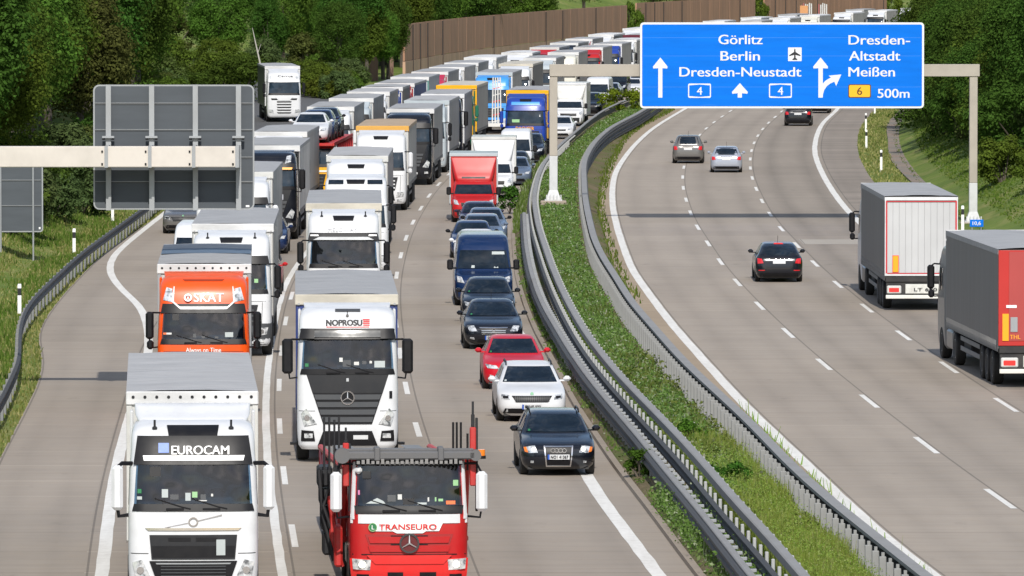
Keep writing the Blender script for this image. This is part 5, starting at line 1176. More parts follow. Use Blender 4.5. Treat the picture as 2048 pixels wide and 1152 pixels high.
jl('dark grey lorry with a flat roof behind the leftmost red lorry', 4.5, 648.0, 'plain', BLACKP, t=T(side=CUR_D, roof=TARP))
jl('lorry with a white framed red front strip under the brown wall', 6.1, 677.0, 'plain', WHITE, t=T(wall=CUR_R, frame=WHITE, hem=TARPW, side=CUR_G))
jl('white roofed lorry right of the red strip lorry', 8.6, 711.0, 'plain', WHITE, t=T(roof=TARPW, side=CUR_D))
jl('white box lorry left of the blue sign, last one below the wall', 12.8, 764.0, 'plain', WHITE, t=T(side=CUR_W, wall=WHITE, roof=TARPW))
# ramp
r, lf = truck('white lorry coming down the ramp on its own, far left', -16.6, 521.0, .02, 'grif', WHITE, slot=False, near=False, mid=True, visor=WHITE, trailer=T(side=CUR_K, wall=OFFW, roof=TARP, frame=WHITE, hem=TARPW), wings=True)
r.rotation_euler = (0, 0, math.atan(.075))
on_front(lf, 'Carrua', r, TEXTK, .1, 3.26, 1.1, .17)
for sg in (1, -1): P(lf, 'F', *[(sg * u, z) for u, z in ((.80, 3.14), (1.04, 3.18), (1.0, 3.32), (.84, 3.30))], off=.02).build('roof_spotlight', LAMP, r)

# middle lane
r, lf = truck('white lorry lettered NOPROSU with a black grille, behind the red transporter', -4.05, 175.8, -.03, 'star', WHITE, group=JAM, visor=BLK, mirror=BLK, slot=False,
              trailer=T(side=CUR_B, wall=CUR_B, roof=TARP, hem=TARPY))
y = lf.pt('F', 0, 3.40, .03).y
on_front(lf, 'NOPROSU', r, TEXTK, -.08, 3.385, .88, .16, bold=.055)
mb = MB()
for k in range(4): lf.patch(mb, 'F', *rect(.39 - .01 * (k % 2), .55, 3.375 + k * .043, 3.40 + k * .043), off=.016, nu=1, nv=1)
lf.patch(mb, 'F', *rect(-.52, .54, 3.335, 3.355), off=.016, nu=6, nv=1); mb.build('red_stripes', TEXTR, r)
P(lf, 'F', *rect(-.30, .32, 3.70, 3.755), off=.02, nv=1).build('roof_vent', MIDGREY, r)
mb = MB(); q = lf.pt('F', 0, 3.60, .02); mb.disc(q, (0, 1, -.4), .035, .05, 12); mb.tube([q, q + Vector((0, -.02, .12))], .01, 5); mb.build('roof_antenna', BLK, r)
for sg in (1, -1): P(lf, 'F', *[(sg * u, z) for u, z in ((.80, 3.03), (1.10, 3.03), (1.10, 3.26), (.80, 3.26))], off=.14, nu=3).build('visor_end', BLK, r)
P(lf, 'F', *rect(-.82, .82, 3.06, 3.22), off=.135, nu=6, thick=.02).build('visor_lens', M('smoked visor', (.05, .055, .06), .15), r)
for mat, q in ((PAPER, rect(.66, .92, 2.36, 2.52)), (MIDGREY, rect(-.12, .08, 2.38, 2.54)), (OFFW, rect(-.20, -.12, 2.50, 2.60)), (GREENST, rect(-1.04, -.96, 2.38, 2.46)), (OFFW, rect(.16, .28, 2.42, 2.5)), (MIDGREY, rect(.36, .46, 2.44, 2.52)), (OFFW, rect(.54, .60, 2.46, 2.52))): P(lf, 'F', *q, off=.034, nu=1, nv=1, thick=.01).build('dashboard_item', mat, r)
P(lf, 'F', *rect(1.03, 1.10, 1.60, 1.78), off=.02, nu=1, nv=1).build('diamond_mark', BLK, r)
for sg in (1, -1):
    mb = MB(); a, b = sorted((sg * 1.15, sg * 1.42)); mb.box(a, b, .9, 1.1, .40, .46); mb.build('step', BLK, r)

r, lf = truck('white lorry with a dark roof hatch behind the NOPROSU lorry', -5.65, 239.6, -.02, 'plain', WHITE, group=JAM, visor=DKGREY, mirror=BLK, trailer=T(side=CUR_W, wall=OFFW, roof=TARP, hem=TARPY), gh=.25)
on_front(lf, 'MELOWAY', r, TEXTG, -.03, 3.17, .98, .13)
for sg in (1, -1): P(lf, 'F', *[(sg * u, z) for u, z in ((.82, 2.98), (1.06, 2.98), (1.06, 3.04), (.84, 3.04))], off=.13).build('visor_lamp', TEXTW, r)
P(lf, 'F', (-1.0, 2.86), (1.0, 2.86), (.8, 2.95), (-.8, 2.95), off=.125).build('visor_edge', STEEL, r)
r, lf = truck('white tractor unit without a trailer, in the middle column', -6.0, 274.0, -.005, 'tall', WHITE, near=False, mid=True, group=JAM, visor=WHITE, mirror=BLK, cat='tractor unit', name='tractor_unit', gh=.12)
for u in (-.75, .75): P(lf, 'F', *rect(u - .3, u + .28, 3.62, 3.76), off=.03).build('roof_window', GLASSD, r)
jl('white lorry with a dark hatch behind the lone tractor unit', -6.45, 295.0, 'plain', WHITE, m=.0, mid=True, gh=.3, t=T(hem=OFFW, wall=OFFW, roof=TARPL), mirror=BLK)
r, lf = jl('white lorry with a tan roof and orange hem in the middle column', -6.35, 345.0, 'lion', WHITE, m=.015, gh=.15, mirror=WHITE, visor=None, t=T(roof=TARPT, hem=M('orange hem tarpaulin', (.62, .33, .06), .6), wall=OFFW, side=CUR_G))
jl('black lorry with a white hemmed grey roof, middle column', -5.55, 382.0, 'star', BLACKP, m=.025, glass=GLASS, slot=False, t=T(wall=BLK, hem=TARPW, side=CUR_G))
jl('pale grey lorry with a white frame behind the black lorry', -4.95, 403.0, 'lion', LGREY, m=.035, gh=.25, t=T(roof=TARPL, hem=LGREY, frame=WHITE, side=CUR_G), visor=LGREY)
jl('dark cabbed lorry with a white framed front in the middle column', -4.2, 421.0, 'star', BLACKP, m=.03, t=T(frame=WHITE, hem=WHITE, wall=BLK, side=CUR_G))
r, lf = jl('lorry with a yellow tarpaulin front and a green cab', -3.65, 448.0, 'lion', GREEN, m=.05, t=T(wall=CUR_Y, hem=YELLOW, frame=YELLOW, roof=TARPY, side=CUR_G), mirror=GREEN, gh=-.1, defl=False)
P(lf, 'F', *rect(-1.0, 1.22, .95, 1.55), off=.02).build('yellow_front_panel', YELLOW, r)
r, lf = jl('sky blue lorry with a dark roof slot and white corner posts', -1.4, 494.0, 'plain', LBLUE, m=.05, t=T(frame=WHITE, hem=LGREY, roof=TARP, wall=CUR_D), visor=LBLUE, gh=.25)
mb = MB()
for x in (-.30, -.1, .1, .30): mb.tube([(x, -6, .6), (x * .8, -6, 3.85)], .05, 6)
for k in range(7): mb.tube([(-.30, -6, .8 + k * .45), (.30, -6, .95 + k * .45)], .035, 5, k % 2)
mb.box(-.9, .9, -6.6, -.2, .5, .72); mb.box(-.3, .3, -6.3, -5.6, .3, .6)
tl = thing('ladder_trailer', 'white and red lattice mast standing in front of the sky blue lorry', 'lattice mast', (-.75, 494, 0), -math.atan(.05)); 
mb.build('lattice_mast', [M('mast white', (.62, .62, .60), .5), TEXTR], tl)
for sg in (1, -1): wheel(tl, sg * .8, -4.6, True, False, .7)
jl('white lorry with a cream roof right of the sky blue lorry', .1, 531.0, 'plain', WHITE, t=T(roof=TARPY, hem=TARPY, side=CUR_D), gh=.2)
jl('grey lorry hidden behind the cream roofed lorry', 2.0, 560.0, 'plain', LGREY, t=T(L=12))
jl('cream white lorry over the left gantry arm', 4.05, 590.0, 'tall', CREAM, t=T(side=CUR_G, hem=TARPW), visor=CREAM)
jl('bright red lorry with a white hem behind the cream one', 6.4, 619.0, 'plain', RED, t=T(wall=CUR_R, hem=TARPW, frame=WHITE, side=CUR_G))
jl('lorry with a blue cab and white framed front', 8.4, 643.0, 'plain', BLUE, t=T(frame=WHITE, hem=TARPW, wall=CUR_B, side=CUR_G))
jl('white cabbed lorry beside the left edge of the blue sign', 10.2, 671.0, 'plain', WHITE, t=T(side=CUR_G, hem=TARPW, roof=TARPW))
jl('lorry with a dark maroon front left of the blue sign', 12.0, 707.0, 'plain', MAROON, t=T(wall=MAROON, hem=MAROON, side=CUR_D, roof=TARP))
# far queue, seen above the top edge of the blue sign
FQ = [(-17, 806, WHITE, TARPW, 'white roofed lorry, leftmost over the top edge of the blue sign'), (-13, 812, LGREY, TARP, 'grey roofed lorry just over the left part of the blue sign'),
      (-17, 842, WHITE, TARPW, 'white lorry over the word on the upper left of the blue sign'), (-13, 846, WHITE, TARPL, 'pale roofed lorry in the far queue, left of the white pair'),
      (-17, 884, WHITE, TARPW, 'white lorry over the middle of the blue sign, nearest the wall'), (-13, 880, WHITE, TARPW, 'white lorry over the middle of the blue sign, nearest the road'),
      (-13, 915, CREAM, TARPW, 'cream white lorry in the far queue below the stake lorry'), (-17, 925, WHITE, TARP, 'white lorry in front of the stake lorry'),
      (-12.5, 950, WHITE, TARPW, 'white lorry with a grey side in the far queue'), (-12, 985, WHITE, TARPW, 'white lorry with a wide windscreen at the far bend'),
      (-12, 1022, WHITE, TARPL, 'white lorry behind the wide windscreen one at the far bend'), (-11.5, 1060, WHITE, TARPW, 'last but one white lorry before the trees on the right'), (-11.5, 1100, WHITE, TARPW, 'farthest white lorry before the trees on the right'),
      (-17, 1000, WHITE, TARP, 'white lorry behind the stake lorry')]
for o_, Y, b_, rf_, lb in FQ: jl(lb, RLEFT(Y) + o_, Y, 'plain', b_, mid=False, t=T(roof=rf_, hem=rf_, wall=OFFW), wings=False)
r, lf = truck('far lorry with a row of upright stakes and an orange headboard', RLEFT(958) - 18, 958, far_s(958), 'plain', WHITE, near=False, group=JAM, defl=False, slot=False, name='stake_lorry')
mb = MB(); mb.box(-1.25, 1.25, 2.6, 15, 1.0, 1.3); mb.box(-1.25, -.2, 2.6, 2.8, 1.3, 4.9, 0, 1)
for k in range(11): mb.box(-1.2 + (k % 2) * 2.2, -1.05 + (k % 2) * 2.2, 3.4 + k * 1.1, 3.6 + k * 1.1, 1.3, 5.0 + .1 * (k % 3), 0, 2 if k < 3 else 0)
mb.build('stake_bed', [OFFW, M('orange headboard', (.55, .26, .10), .6), M('dusky red stake', (.35, .10, .10), .6)], r)

# fast lane: cars and vans, front to back
car('black estate car with four linked rings, foremost beside the median', 1.12, 171.4, -.045, 'wagon', BLACKP, 4.58, 1.79, 1.45, face='rings', plate='NO1 41367', rails=True, lit=True, group=JAMC)
car('white estate car behind the black one with rings', .54, 191.0, -.04, 'wagon', WHITE, 4.67, 1.83, 1.47, face='fins', plate='R JHE 522', rails=True, group=JAMC)
car('red hatchback with red mirrors behind the white estate', .07, 205.0, -.03, 'hatch', CARRED, 4.3, 1.79, 1.46, face='civic', group=JAMC)
car('dark navy saloon with a chrome winged grille', -.58, 225.6, -.03, 'sedan', BLACKP, 4.8, 1.86, 1.49, face='wing', plate='DW 4H61', group=JAMC)
car('black hatchback in front of the blue van', -.78, 240.4, -.02, 'hatch', BLACKP, 4.3, 1.80, 1.52, group=JAMC)
van('dark blue high roofed van in the queue beside the median', -1.0, 253.0, -.02, 'high', VANBLUE, L=5.9, W=2.06, papers=True)
car('white car hidden behind the dark blue van', -1.40, 283.0, -.01, 'hatch', WHITE, 4.2, 1.8, 1.46, near=False, group=JAMC)
car('dark blue car with a paper in its windscreen behind the van', -1.62, 292.0, -.01, 'hatch', NAVY, 4.3, 1.8, 1.47, near=False, group=JAMC, mirror=BLK)
car('blue grey car third from the red box van', -1.25, 299.5, -.01, 'wagon', STEELB, 4.4, 1.82, 1.46, near=False, group=JAMC)
car('steel blue saloon second from the red box van', -1.1, 306.7, -.01, 'sedan', STEELB, 4.5, 1.82, 1.47, near=False, group=JAMC, mirror=BLK)
car('dark violet car right in front of the red box van', -1.45, 314.5, -.005, 'hatch', DKPURP, 4.3, 1.8, 1.46, near=False, group=JAMC)
van('red box van with a sloping wind deflector', -1.78, 330.0, .0, 'low', RED, L=6.6, W=2.0, box=(1.12, .75, 3.14, 4.2, CUR_R, True, LGREY), cat='box van', name='box_van')
van('white box van behind the red box van', -.95, 361.0, .01, 'low', WHITE, L=6.6, W=2.0, box=(1.12, .75, 3.08, 4.2, WHITE, False, OFFW), cat='box van', name='box_van', mirror=BLK)
car('grey blue car behind the white box van', .12, 381.0, .02, 'hatch', STEELB, 4.3, 1.8, 1.5, near=False, group=JAMC, sub=2)
car('dark car just in front of the small white van', .10, 390.0, .025, 'hatch', BLACKP, 4.3, 1.8, 1.55, near=False, group=JAMC, sub=2)
van('small white van behind the dark cars, left of the gantry post', .15, 400.0, .03, 'high', WHITE, L=5.4, W=1.9, near=False)
car('black off-roader in front of the blue and yellow lorry', .95, 421.0, .04, 'wagon', BLACKP, 4.6, 1.86, 1.72, near=False, group=JAMC, sub=2)
r, lf = jl('blue lorry with yellow lettering and a yellow framed trailer', .80, 432.0, 'lion', BLUE, m=.045, visor=BLUE, mirror=BLUE, t=T(frame=CUR_Y, hem=YELLOW, roof=TARP, side=CUR_G, wall=CUR_B), gh=.1, mid=True)
lettering('DACHSER', r, TEXTY, -.02, lf.pt('F', 0, 1.75, .014).y, 1.68, 1.10, .20, bold=.03)
P(lf, 'F', *rect(-.85, .85, 3.18, 3.36), off=.03).build('roof_light_bar', LBLUE, r)
P(lf, 'F', *rect(-.8, -.35, 2.14, 2.32), off=.034).build('vest', PALEGR, r)
car('white car half hidden by the left gantry post', 3.15, 474.0, .06, 'hatch', WHITE, 4.3, 1.8, 1.5, near=False, group=JAMC, sub=2)
van('white motor home with a bulging front right of the gantry post', 4.0, 508.0, .075, 'low', WHITE, L=6.9, W=2.05, near=False, box=(1.14, .7, 3.05, 4.7, OFFW, False, WHITE), cat='motor home', name='motor_home')
car('black off-roader in front of the high white van', 5.75, 539.0, .085, 'wagon', BLACKP, 4.7, 1.9, 1.75, near=False, group=JAMC, sub=2)
van('high white van behind the black off-roader', 6.6, 562.0, .09, 'high', WHITE, L=5.9, W=2.02, near=False)
car('silver grey car left of the white saloon near the bush', 8.0, 592.0, .095, 'hatch', SILVER, 4.3, 1.8, 1.5, near=False, group=JAMC, sub=2)
van('dark van beside the sign edge in the fast lane queue', 8.7, 606.0, .10, 'low', BLACKP, L=5.0, W=1.95, near=False)
car('white saloon beside the left edge of the blue sign', 10.2, 614.0, .10, 'sedan', WHITE, 4.5, 1.8, 1.46, near=False, group=JAMC, sub=2)
car('dark car farthest back beside the blue sign', 11.2, 634.0, .10, 'hatch', NAVY, 4.4, 1.85, 1.6, near=False, group=JAMC, sub=2)
car('silver grey car on the merging lane behind the left sign', -14.6, 317.0, .0, 'hatch', GREYP, 4.4, 1.82, 1.56, face='fins', near=False, sub=2)

# right carriageway, driving away (rear ends face the camera)
def away(fn, L, X, Y, m, *a, **k):
    """X, Y give the rear bumper; the builder wants the nose"""
    return fn(k.pop('label'), X + m * L, Y + L, m, *a, flip=True, **k)
away(car, 4.66, 10.14, 271.0, -.0, 'hatch', BLACKP, 4.66, 1.79, 1.48, label='black hatchback with lit brake lights in the middle lane', brake=True, group=FREE)
away(car, 4.4, 10.35, 420.5, .04, 'wagon', GREYP, 4.4, 1.80, 1.66, label='warm grey people carrier driving away across the dashed line', group=FREE, near=False)
away(car, 4.3, 12.1, 403.5, .03, 'hatch', SILVER, 4.3, 1.78, 1.47, label='silver blue hatchback driving away right of the grey people carrier', group=FREE, near=False)
away(car, 4.75, 20.35, 509.0, .065, 'wagon', BLACKP, 4.75, 1.92, 1.66, label='black car driving away under the blue sign', group=FREE, near=False)
away(car, 4.5, 23.4, 548.0, .08, 'hatch', BLACKP, 4.5, 1.85, 1.5, label='black car mostly hidden by the lower edge of the blue sign', group=FREE, near=False)
away(truck, 16.55, 14.32, 250.0, -.012, 'plain', WHITE, label='grey sided lorry with a white ribbed rear door, driving away', near=True, trailer=T(side=CUR_D, roof=TARP, rear=rear_white), mirror=BLK, group='lorries driving away on the right carriageway')
away(truck, 16.55, 15.3, 206.0, -.05, 'plain', paint('dust grey', (.22, .22, .22)), label='grey sided lorry with a red rear door at the right edge', near=True, trailer=T(side=CUR_D, roof=TARP, rear=rear_red), mirror=BLK, group='lorries driving away on the right carriageway')
# ------------------------------------------------------------------ guard rails
def sweep(mb, f, prof, y0, y1, step=2.0, mi=0, close=True, z0=None):
    n = max(2, int((y1 - y0) / step)); k = len(prof); vs = []
    for i in range(n + 1):
        y = y0 + (y1 - y0) * i / n; m = (f(y + 1) - f(y - 1)) / 2; q = math.hypot(1, m)
        for d, h in prof: vs.append((f(y) + d / q, y - d * m / q, h))
    fs = [(i * k + j, (i + 1) * k + j, (i + 1) * k + (j + 1) % k, i * k + (j + 1) % k) for i in range(n) for j in range(k if close else k - 1)]
    if close: fs += [tuple(range(k)), tuple(n * k + j for j in range(k))[::-1]]
    return mb.add(vs, fs, mi)
WB = lambda s, a, b: [(0, a), (s * .07, a + .05), (s * .07, a + .11), (s * .015, (a + b) / 2), (s * .07, b - .11), (s * .07, b - .05), (0, b), (s * -.02, b), (s * -.02, a)]
POSTG = M('pale galvanised post', (.27, .275, .275), .65, .05, dirt=.35, scale=3)
RAILD = M('shade darkened weathered rail', (.055, .057, .062), .7, .1, dirt=.3, scale=.8)  # weathered steel, colour darkened to stand for the beams' shaded faces
RAILT = M('rail top plate', (.25, .25, .25), .8, .0, dirt=.35, scale=.8)
def posts(root, f, me, ys, dx, name='post', most=99):
    for i, y in enumerate(ys[:most]):
        o = link(name, me, root, (f(y) + dx, y, 0)); o.rotation_euler = (0, 0, -math.atan((f(y + 1) - f(y - 1)) / 2))
    if len(ys) > most:
        mb = MB(); vs = [tuple(v.co) for v in me.vertices]; fs = [tuple(p.vertices) for p in me.polygons]
        for y in ys[most:]: mb.add([(a + f(y) + dx, b + y, c) for a, b, c in vs], fs)
        stuff(mb.build('far_post', me.materials[0], root))
# right barrier of the median, seen from behind
rt = thing('guard_rail', 'tall guard rail with a row of pale posts, right edge of the median', 'guard rail')
sweep(MB(), RR, [(-.03, 1.00), (-.03, 1.07), (.22, 1.07), (.24, 1.04), (.24, .99), (.20, .98)], 118, 560).build('top_rail', RAILT, rt)
mb = MB(); sweep(mb, off(RR, .22), WB(1, .62, .96), 118, 560); sweep(mb, off(RR, .20), WB(1, .18, .50), 118, 560); mb.build('beam', RAILD, rt)
pm = MB().box(-.075, .065, -.04, .04, -.05, .93, .012).box(-.03, .03, -.03, .03, .93, 1.01).mesh('post', POSTG)
posts(rt, RR, pm, [122 + 1.33 * i for i in range(310)], -.10)
mb = MB()
for i in range(310):
    y = 122 + 1.33 * i; mb.box(RR(y) - .02, RR(y) + .2, y - .04, y + .04, .72, .86)
stuff(mb.build('spacer', RAILD, rt))
# left barrier: inner rail (long) and outer rail (ends by the gantry)
lt = thing('guard_rail', 'inner guard rail of the queue side with bright posts under its top plate', 'guard rail')
sweep(MB(), LI, [(.12, .90), (.12, 1.06), (.15, 1.08), (.31, 1.08), (.33, 1.05), (.33, 1.03), (.16, 1.02), (.15, .90)], 112, 640).build('top_rail', RAILT, lt)
mb = MB(); sweep(mb, off(LI, -.03), WB(-1, .44, .77), 112, 640); mb.build('beam', RAILD, lt)
pm2 = MB().box(-.02, .05, -.05, .05, -.05, .93, .012).box(.16, .42, -.055, .055, .93, 1.0, .01).mesh('post', M('bright galvanised post', (.40, .41, .41), .5, .1, dirt=.25, scale=3))
posts(lt, LI, pm2, [114 + 1.67 * i for i in range(200)], 0)
lo = thing('guard_rail', 'outer guard rail nearest the queue with a toothed inner edge', 'guard rail')
sweep(MB(), LO, [(-.16, .71), (-.16, .76), (-.14, .78), (-.02, .78), (.0, .76), (.0, .72)], 112, 322).build('top_rail', RAILT, lo)
mb = MB(); sweep(mb, off(LO, -.19), WB(-1, .42, .735), 112, 322); mb.build('beam', RAILD, lo)
pm3 = MB().box(-.12, -.02, -.04, .04, -.05, .72, .012).box(-.02, .13, -.05, .05, .68, .75, .01).mesh('post', STEEL)
posts(lo, LO, pm3, [116 + 1.33 * i for i in range(155)], 0)
# shoulder rail on the far left
sl_ = thing('guard_rail', 'dark guard rail curving along the grass beside the left shoulder', 'guard rail')
mb = MB(); sweep(mb, LRAIL, WB(1, .44, .80), 120, 470); mb.build('beam', RAILD, sl_)
pm4 = MB().box(-.12, -.02, -.05, .05, -.05, .78, .012).mesh('post', POSTG)
pm5 = MB().box(-.12, -.02, -.05, .05, -.05, .78, .012).mesh('post', STEELD)
posts(sl_, LRAIL, pm5, [122 + 2.6 * i for i in range(99)], 0)
rr_ = thing('guard_rail', 'thin guard rail between the ramp and the main road', 'guard rail')
RAMPR = lambda y: -12.4 + (y - 560) * -.03
mb = MB(); sweep(mb, RAMPR, WB(1, .42, .78), 570, 660); mb.build('beam', RAILD, rr_); posts(rr_, RAMPR, pm4, [572 + 4 * i for i in range(22)], 0)

# ------------------------------------------------------------------ sign gantries
GANTRY = M('beige gantry paint', (.37, .335, .285), .6, dirt=.35, scale=.9); GANL = M('pale grey base paint', (.52, .53, .54), .6, dirt=.25)
GANB = M('sunlit cream gantry paint', (.58, .535, .485), .6, dirt=.3, scale=.8)
def sign_mat(key, col, streak):
    m, n, p = newmat(key); o = tc(n)
    v = noise(n, mapping(n, o, (.5, 1, 3.0)), 1.0, 4.0, .6); s = noise(n, mapping(n, o, (.25, 1, 9.0)), 2.0, 3.0, .7)
    c = mixcol(n, ramp(n, v, [(.3, (0, 0, 0)), (.7, (1, 1, 1))]), tuple(x * .90 for x in col), tuple(min(1, x * 1.06) for x in col))
    n.links.new(mixcol(n, math_(n, 'MULTIPLY', ramp(n, s, [(.66, (0, 0, 0)), (.74, (1, 1, 1))]), .16), c, streak), p.inputs['Base Color'])
    p.inputs['Roughness'].default_value = .6; p.inputs['Specular IOR Level'].default_value = .12; return m
SBLUE = sign_mat('sign blue', (.0008, .150, .66), (.18, .36, .72)); SWHITE = M('sign white', (.66, .67, .70), .45, dirt=.05); SBACK = sign_mat('sign back grey', (.082, .092, .104), (.10, .11, .12))
SYEL = M('sign yellow', (.85, .42, .01), .45, dirt=.05); SBROWN = M('sign dark brown', (.09, .035, .005), .5)
GY = 330.0; GS = 14300 / GY
gx = lambda px: (px - 1024) / GS
gz = lambda py: CAM_H - (py + 105) / GS
gan = thing('sign_gantry', 'beige steel sign gantry spanning the right carriageway', 'gantry', (0, GY, 0))
mb = MB(); mb.box(gx(1099), gx(1960), .25, .75, gz(153), gz(128.5), .02); mb.build('cross_beam', GANTRY, gan)
for px, zc, zb in ((1107, gz(312), .95), (1948, gz(366), -.05)):
    x = gx(px); mb = MB(); mb.box(x - .185, x + .185, .30, .70, zc, gz(152.5), .02); po = mb.build('column', GANTRY, gan)
    mb = MB(); mb.box(x - .19, x + .19, .295, .705, zb + .5, zc - .002, .02)
    v0 = len(mb.v); mb.add([(x + a * .19, .5 + b * .205, zb + .55) for a, b in ((-1, -1), (1, -1), (1, 1), (-1, 1))] + [(x + a * .34, .5 + b * .36, zb + .12) for a, b in ((-1, -1), (1, -1), (1, 1), (-1, 1))], [(0, 4, 5, 1), (1, 5, 6, 2), (2, 6, 7, 3), (3, 7, 4, 0)])
    mb.box(x - .40, x + .40, .08, .92, zb + .06, zb + .12)
    for k in range(5): mb.box(x - .34 + k * .165, x - .29 + k * .165, .02, .12, zb + .02, zb + .34)
    mb.build('column_base', GANL, gan)
    mb = MB(); mb.box(x - .6, x + .6, -.1, 1.1, -.4, zb + .06, .04); mb.build('footing', KERBM, gan)
sg_ = thing('direction_sign', 'big blue motorway direction sign naming Dresden, on the gantry', 'road sign', (0, GY, 0))
def round_rect(x0, x1, z0, z1, r, n=6):
    p = []
    for cx, cz, a in ((x1 - r, z0 + r, -90), (x1 - r, z1 - r, 0), (x0 + r, z1 - r, 90), (x0 + r, z0 + r, 180)):
        for i in range(n + 1):
            q = R(a + 90 * i / n); p.append((cx + r * math.cos(q), cz + r * math.sin(q)))
    return p
def plate(nm, poly, y, t, mat, parent):
    """flat plate facing -Y: front sheet at y, thickness t behind"""
    return MB().prism(poly, lambda a, b: (a, y + t, b), lambda a, b: (a, y, b)).build(nm, mat, parent, 0)
X0, X1, Z0, Z1 = gx(1280), gx(1847.5), gz(216), gz(44.5)
plate('sign_edge', round_rect(X0, X1, Z0, Z1, .17), -.10, .06, SWHITE, sg_)
plate('sign_panel', round_rect(X0 + .095, X1 - .095, Z0 + .095, Z1 - .095, .08), -.115, .03, SBLUE, sg_)
mb = MB()
for px in (1310, 1430, 1560, 1690, 1820): mb.box(gx(px) - .05, gx(px) + .05, -.03, .24, Z0 + .15, Z1 - .15)
mb.build('bracket', STEEL, sg_)
YF = -.122
def stext(t, x0, x1, base, cap=18.6, mat=SWHITE, parent=sg_): return lettering(t, parent, mat, (gx(x0) + gx(x1)) / 2, YF, gz(base), gx(x1) - gx(x0), cap / GS, bold=.014, depth=.004)
for a in (('Görlitz', 1436.8, 1524.4, 87.9), ('Berlin', 1441, 1519, 120.6), ('Dresden-Neustadt', 1358.8, 1602, 152.5), ('Dresden-', 1696.7, 1819, 88.6), ('Altstadt', 1697.7, 1799.7, 120.6), ('Meißen', 1696.7, 1789, 152.5), ('500m', 1755, 1818.3, 195.0)): stext(*a, cap=17.6 if a[0] == '500m' else 18.6)
def spoly(nm, pts, mat=SWHITE, y=YF, t=.012, parent=sg_): return plate(nm, [(gx(a), gz(b)) for a, b in pts][::-1], y, t, mat, parent)
spoly('arrow', [(1316.3, 194.7), (1316.3, 136), (1306.5, 136.5), (1305.7, 133), (1320.5, 114.5), (1335, 133), (1334.2, 136.5), (1324.6, 136), (1324.6, 194.7)])
spoly('arrow', [(1475.2, 194.7), (1475.2, 186), (1464.5, 187), (1463.6, 183.5), (1479.4, 165.8), (1495.4, 183.5), (1494.4, 187), (1483.6, 186), (1483.6, 194.7)])
SEAM = M('faint panel seam', (.03, .20, .66), .5)
for py in (111.5, 173.5, 75): spoly('panel_seam', [(1286, py + .35), (1286, py - .35), (1841, py - .35), (1841, py + .35)], SEAM, YF + .005, .008)
for pxx in (1468, 1655): spoly('panel_seam', [(pxx - .3, 210), (pxx - .3, 51), (pxx + .3, 51), (pxx + .3, 210)], SBLUE, YF + .0045, .008)
spoly('arrow', [(1636.4, 194.7), (1636.4, 136), (1626.6, 136.5), (1625.8, 133), (1640.8, 114.5), (1655.6, 133), (1654.8, 136.5), (1645.2, 136), (1645.2, 167), (1650, 161.5), (1656, 157.5), (1661.5, 154.8), (1657, 150.8), (1682.2, 148.4), (1671.8, 171.5), (1668.4, 162.8), (1661, 166), (1653.5, 171.5), (1648, 179.5), (1645.6, 188), (1645.2, 194.7)])
for a, b in ((1376, 1421.7), (1537.7, 1583.4)):
    bd = plate('route_badge', round_rect(gx(a), gx(b), gz(195.2), gz(166.6), .07), YF, .01, SWHITE, sg_)
    c_ = (a + b) / 2
    plate('badge_field', [(gx(p), gz(q)) for p, q in ((a + 2.2, 191.6), (c_, 193.2), (b - 2.2, 191.6), (b - 2.2, 170.2), (c_, 168.6), (a + 2.2, 170.2))], YF - .004, .006, SBLUE, bd)
    lettering('4', bd, SWHITE, gx(c_), YF - .008, gz(189), 10.5 / GS, 15.5 / GS, bold=.01, depth=.004)
bd = plate('route_badge', round_rect(gx(1696), gx(1741.7), gz(195.2), gz(168), .09), YF, .01, SBROWN, sg_)
plate('badge_field', round_rect(gx(1698), gx(1739.7), gz(193.4), gz(169.8), .06), YF - .004, .006, SYEL, bd)
lettering('6', bd, SBROWN, gx(1718.8), YF - .008, gz(189), 10 / GS, 15 / GS, bold=.01, depth=.004)
bd = plate('airport_symbol', round_rect(gx(1575.7), gx(1602.8), gz(121.8), gz(94.5), .02), YF, .01, SWHITE, sg_)
plate('aeroplane', [(gx(p), gz(q)) for p, q in [(1588.2, 119.5), (1584.3, 119.5), (1584.3, 117.8), (1587.6, 115.2), (1587.8, 109.5), (1578, 112), (1578, 109.8), (1587.6, 103.5), (1588, 98.4), (1589.2, 96.6), (1590.4, 98.4), (1590.8, 103.5), (1600.5, 109.8), (1600.5, 112), (1590.7, 109.5), (1590.9, 115.2), (1594.2, 117.8), (1594.2, 119.5), (1590.3, 119.5)]], YF - .004, .006, TEXTK, bd)
# gantry on the left, seen from behind
LY = 203.0; LS = 14300 / LY
lx = lambda px: (px - 1024) / LS
lz = lambda py: CAM_H - (py + 105) / LS
lg = thing('sign_gantry', 'cream cantilever arm of the left sign gantry', 'gantry', (0, LY, 0))
mb = MB(); mb.box(-22.4, lx(480.5), -1.30, -.86, lz(331.5), lz(290), .02); mb.build('cantilever_beam', GANB, lg)
mb = MB(); mb.box(-22.6, -22.0, -1.40, -.80, -.2, lz(290) + .05, .03); mb.build('column', GANB, lg)
bs = thing('direction_sign', 'grey back of the large sign on the left cantilever arm', 'road sign', (0, LY, 0))
plate('sign_edge', round_rect(lx(186.5), lx(508.5), lz(419), lz(169), .17), 0.0, .06, STEEL, bs)
bp = plate('sign_panel', round_rect(lx(189.5), lx(505.5), lz(416), lz(172), .13), -.006, .02, SBACK, bs)
mb = MB()
for py in (207.5, 260.5, 315.5, 364.5): mb.box(lx(190), lx(505), -.020, -.007, lz(py) - .022, lz(py) + .022, 0, 0); mb.box(lx(190), lx(505), -.03, -.007, lz(py) + .022, lz(py) + .034, 0, 1)
mb.build('panel_seam', [M('seam dark', (.05, .055, .06), .6), STEEL], bp)
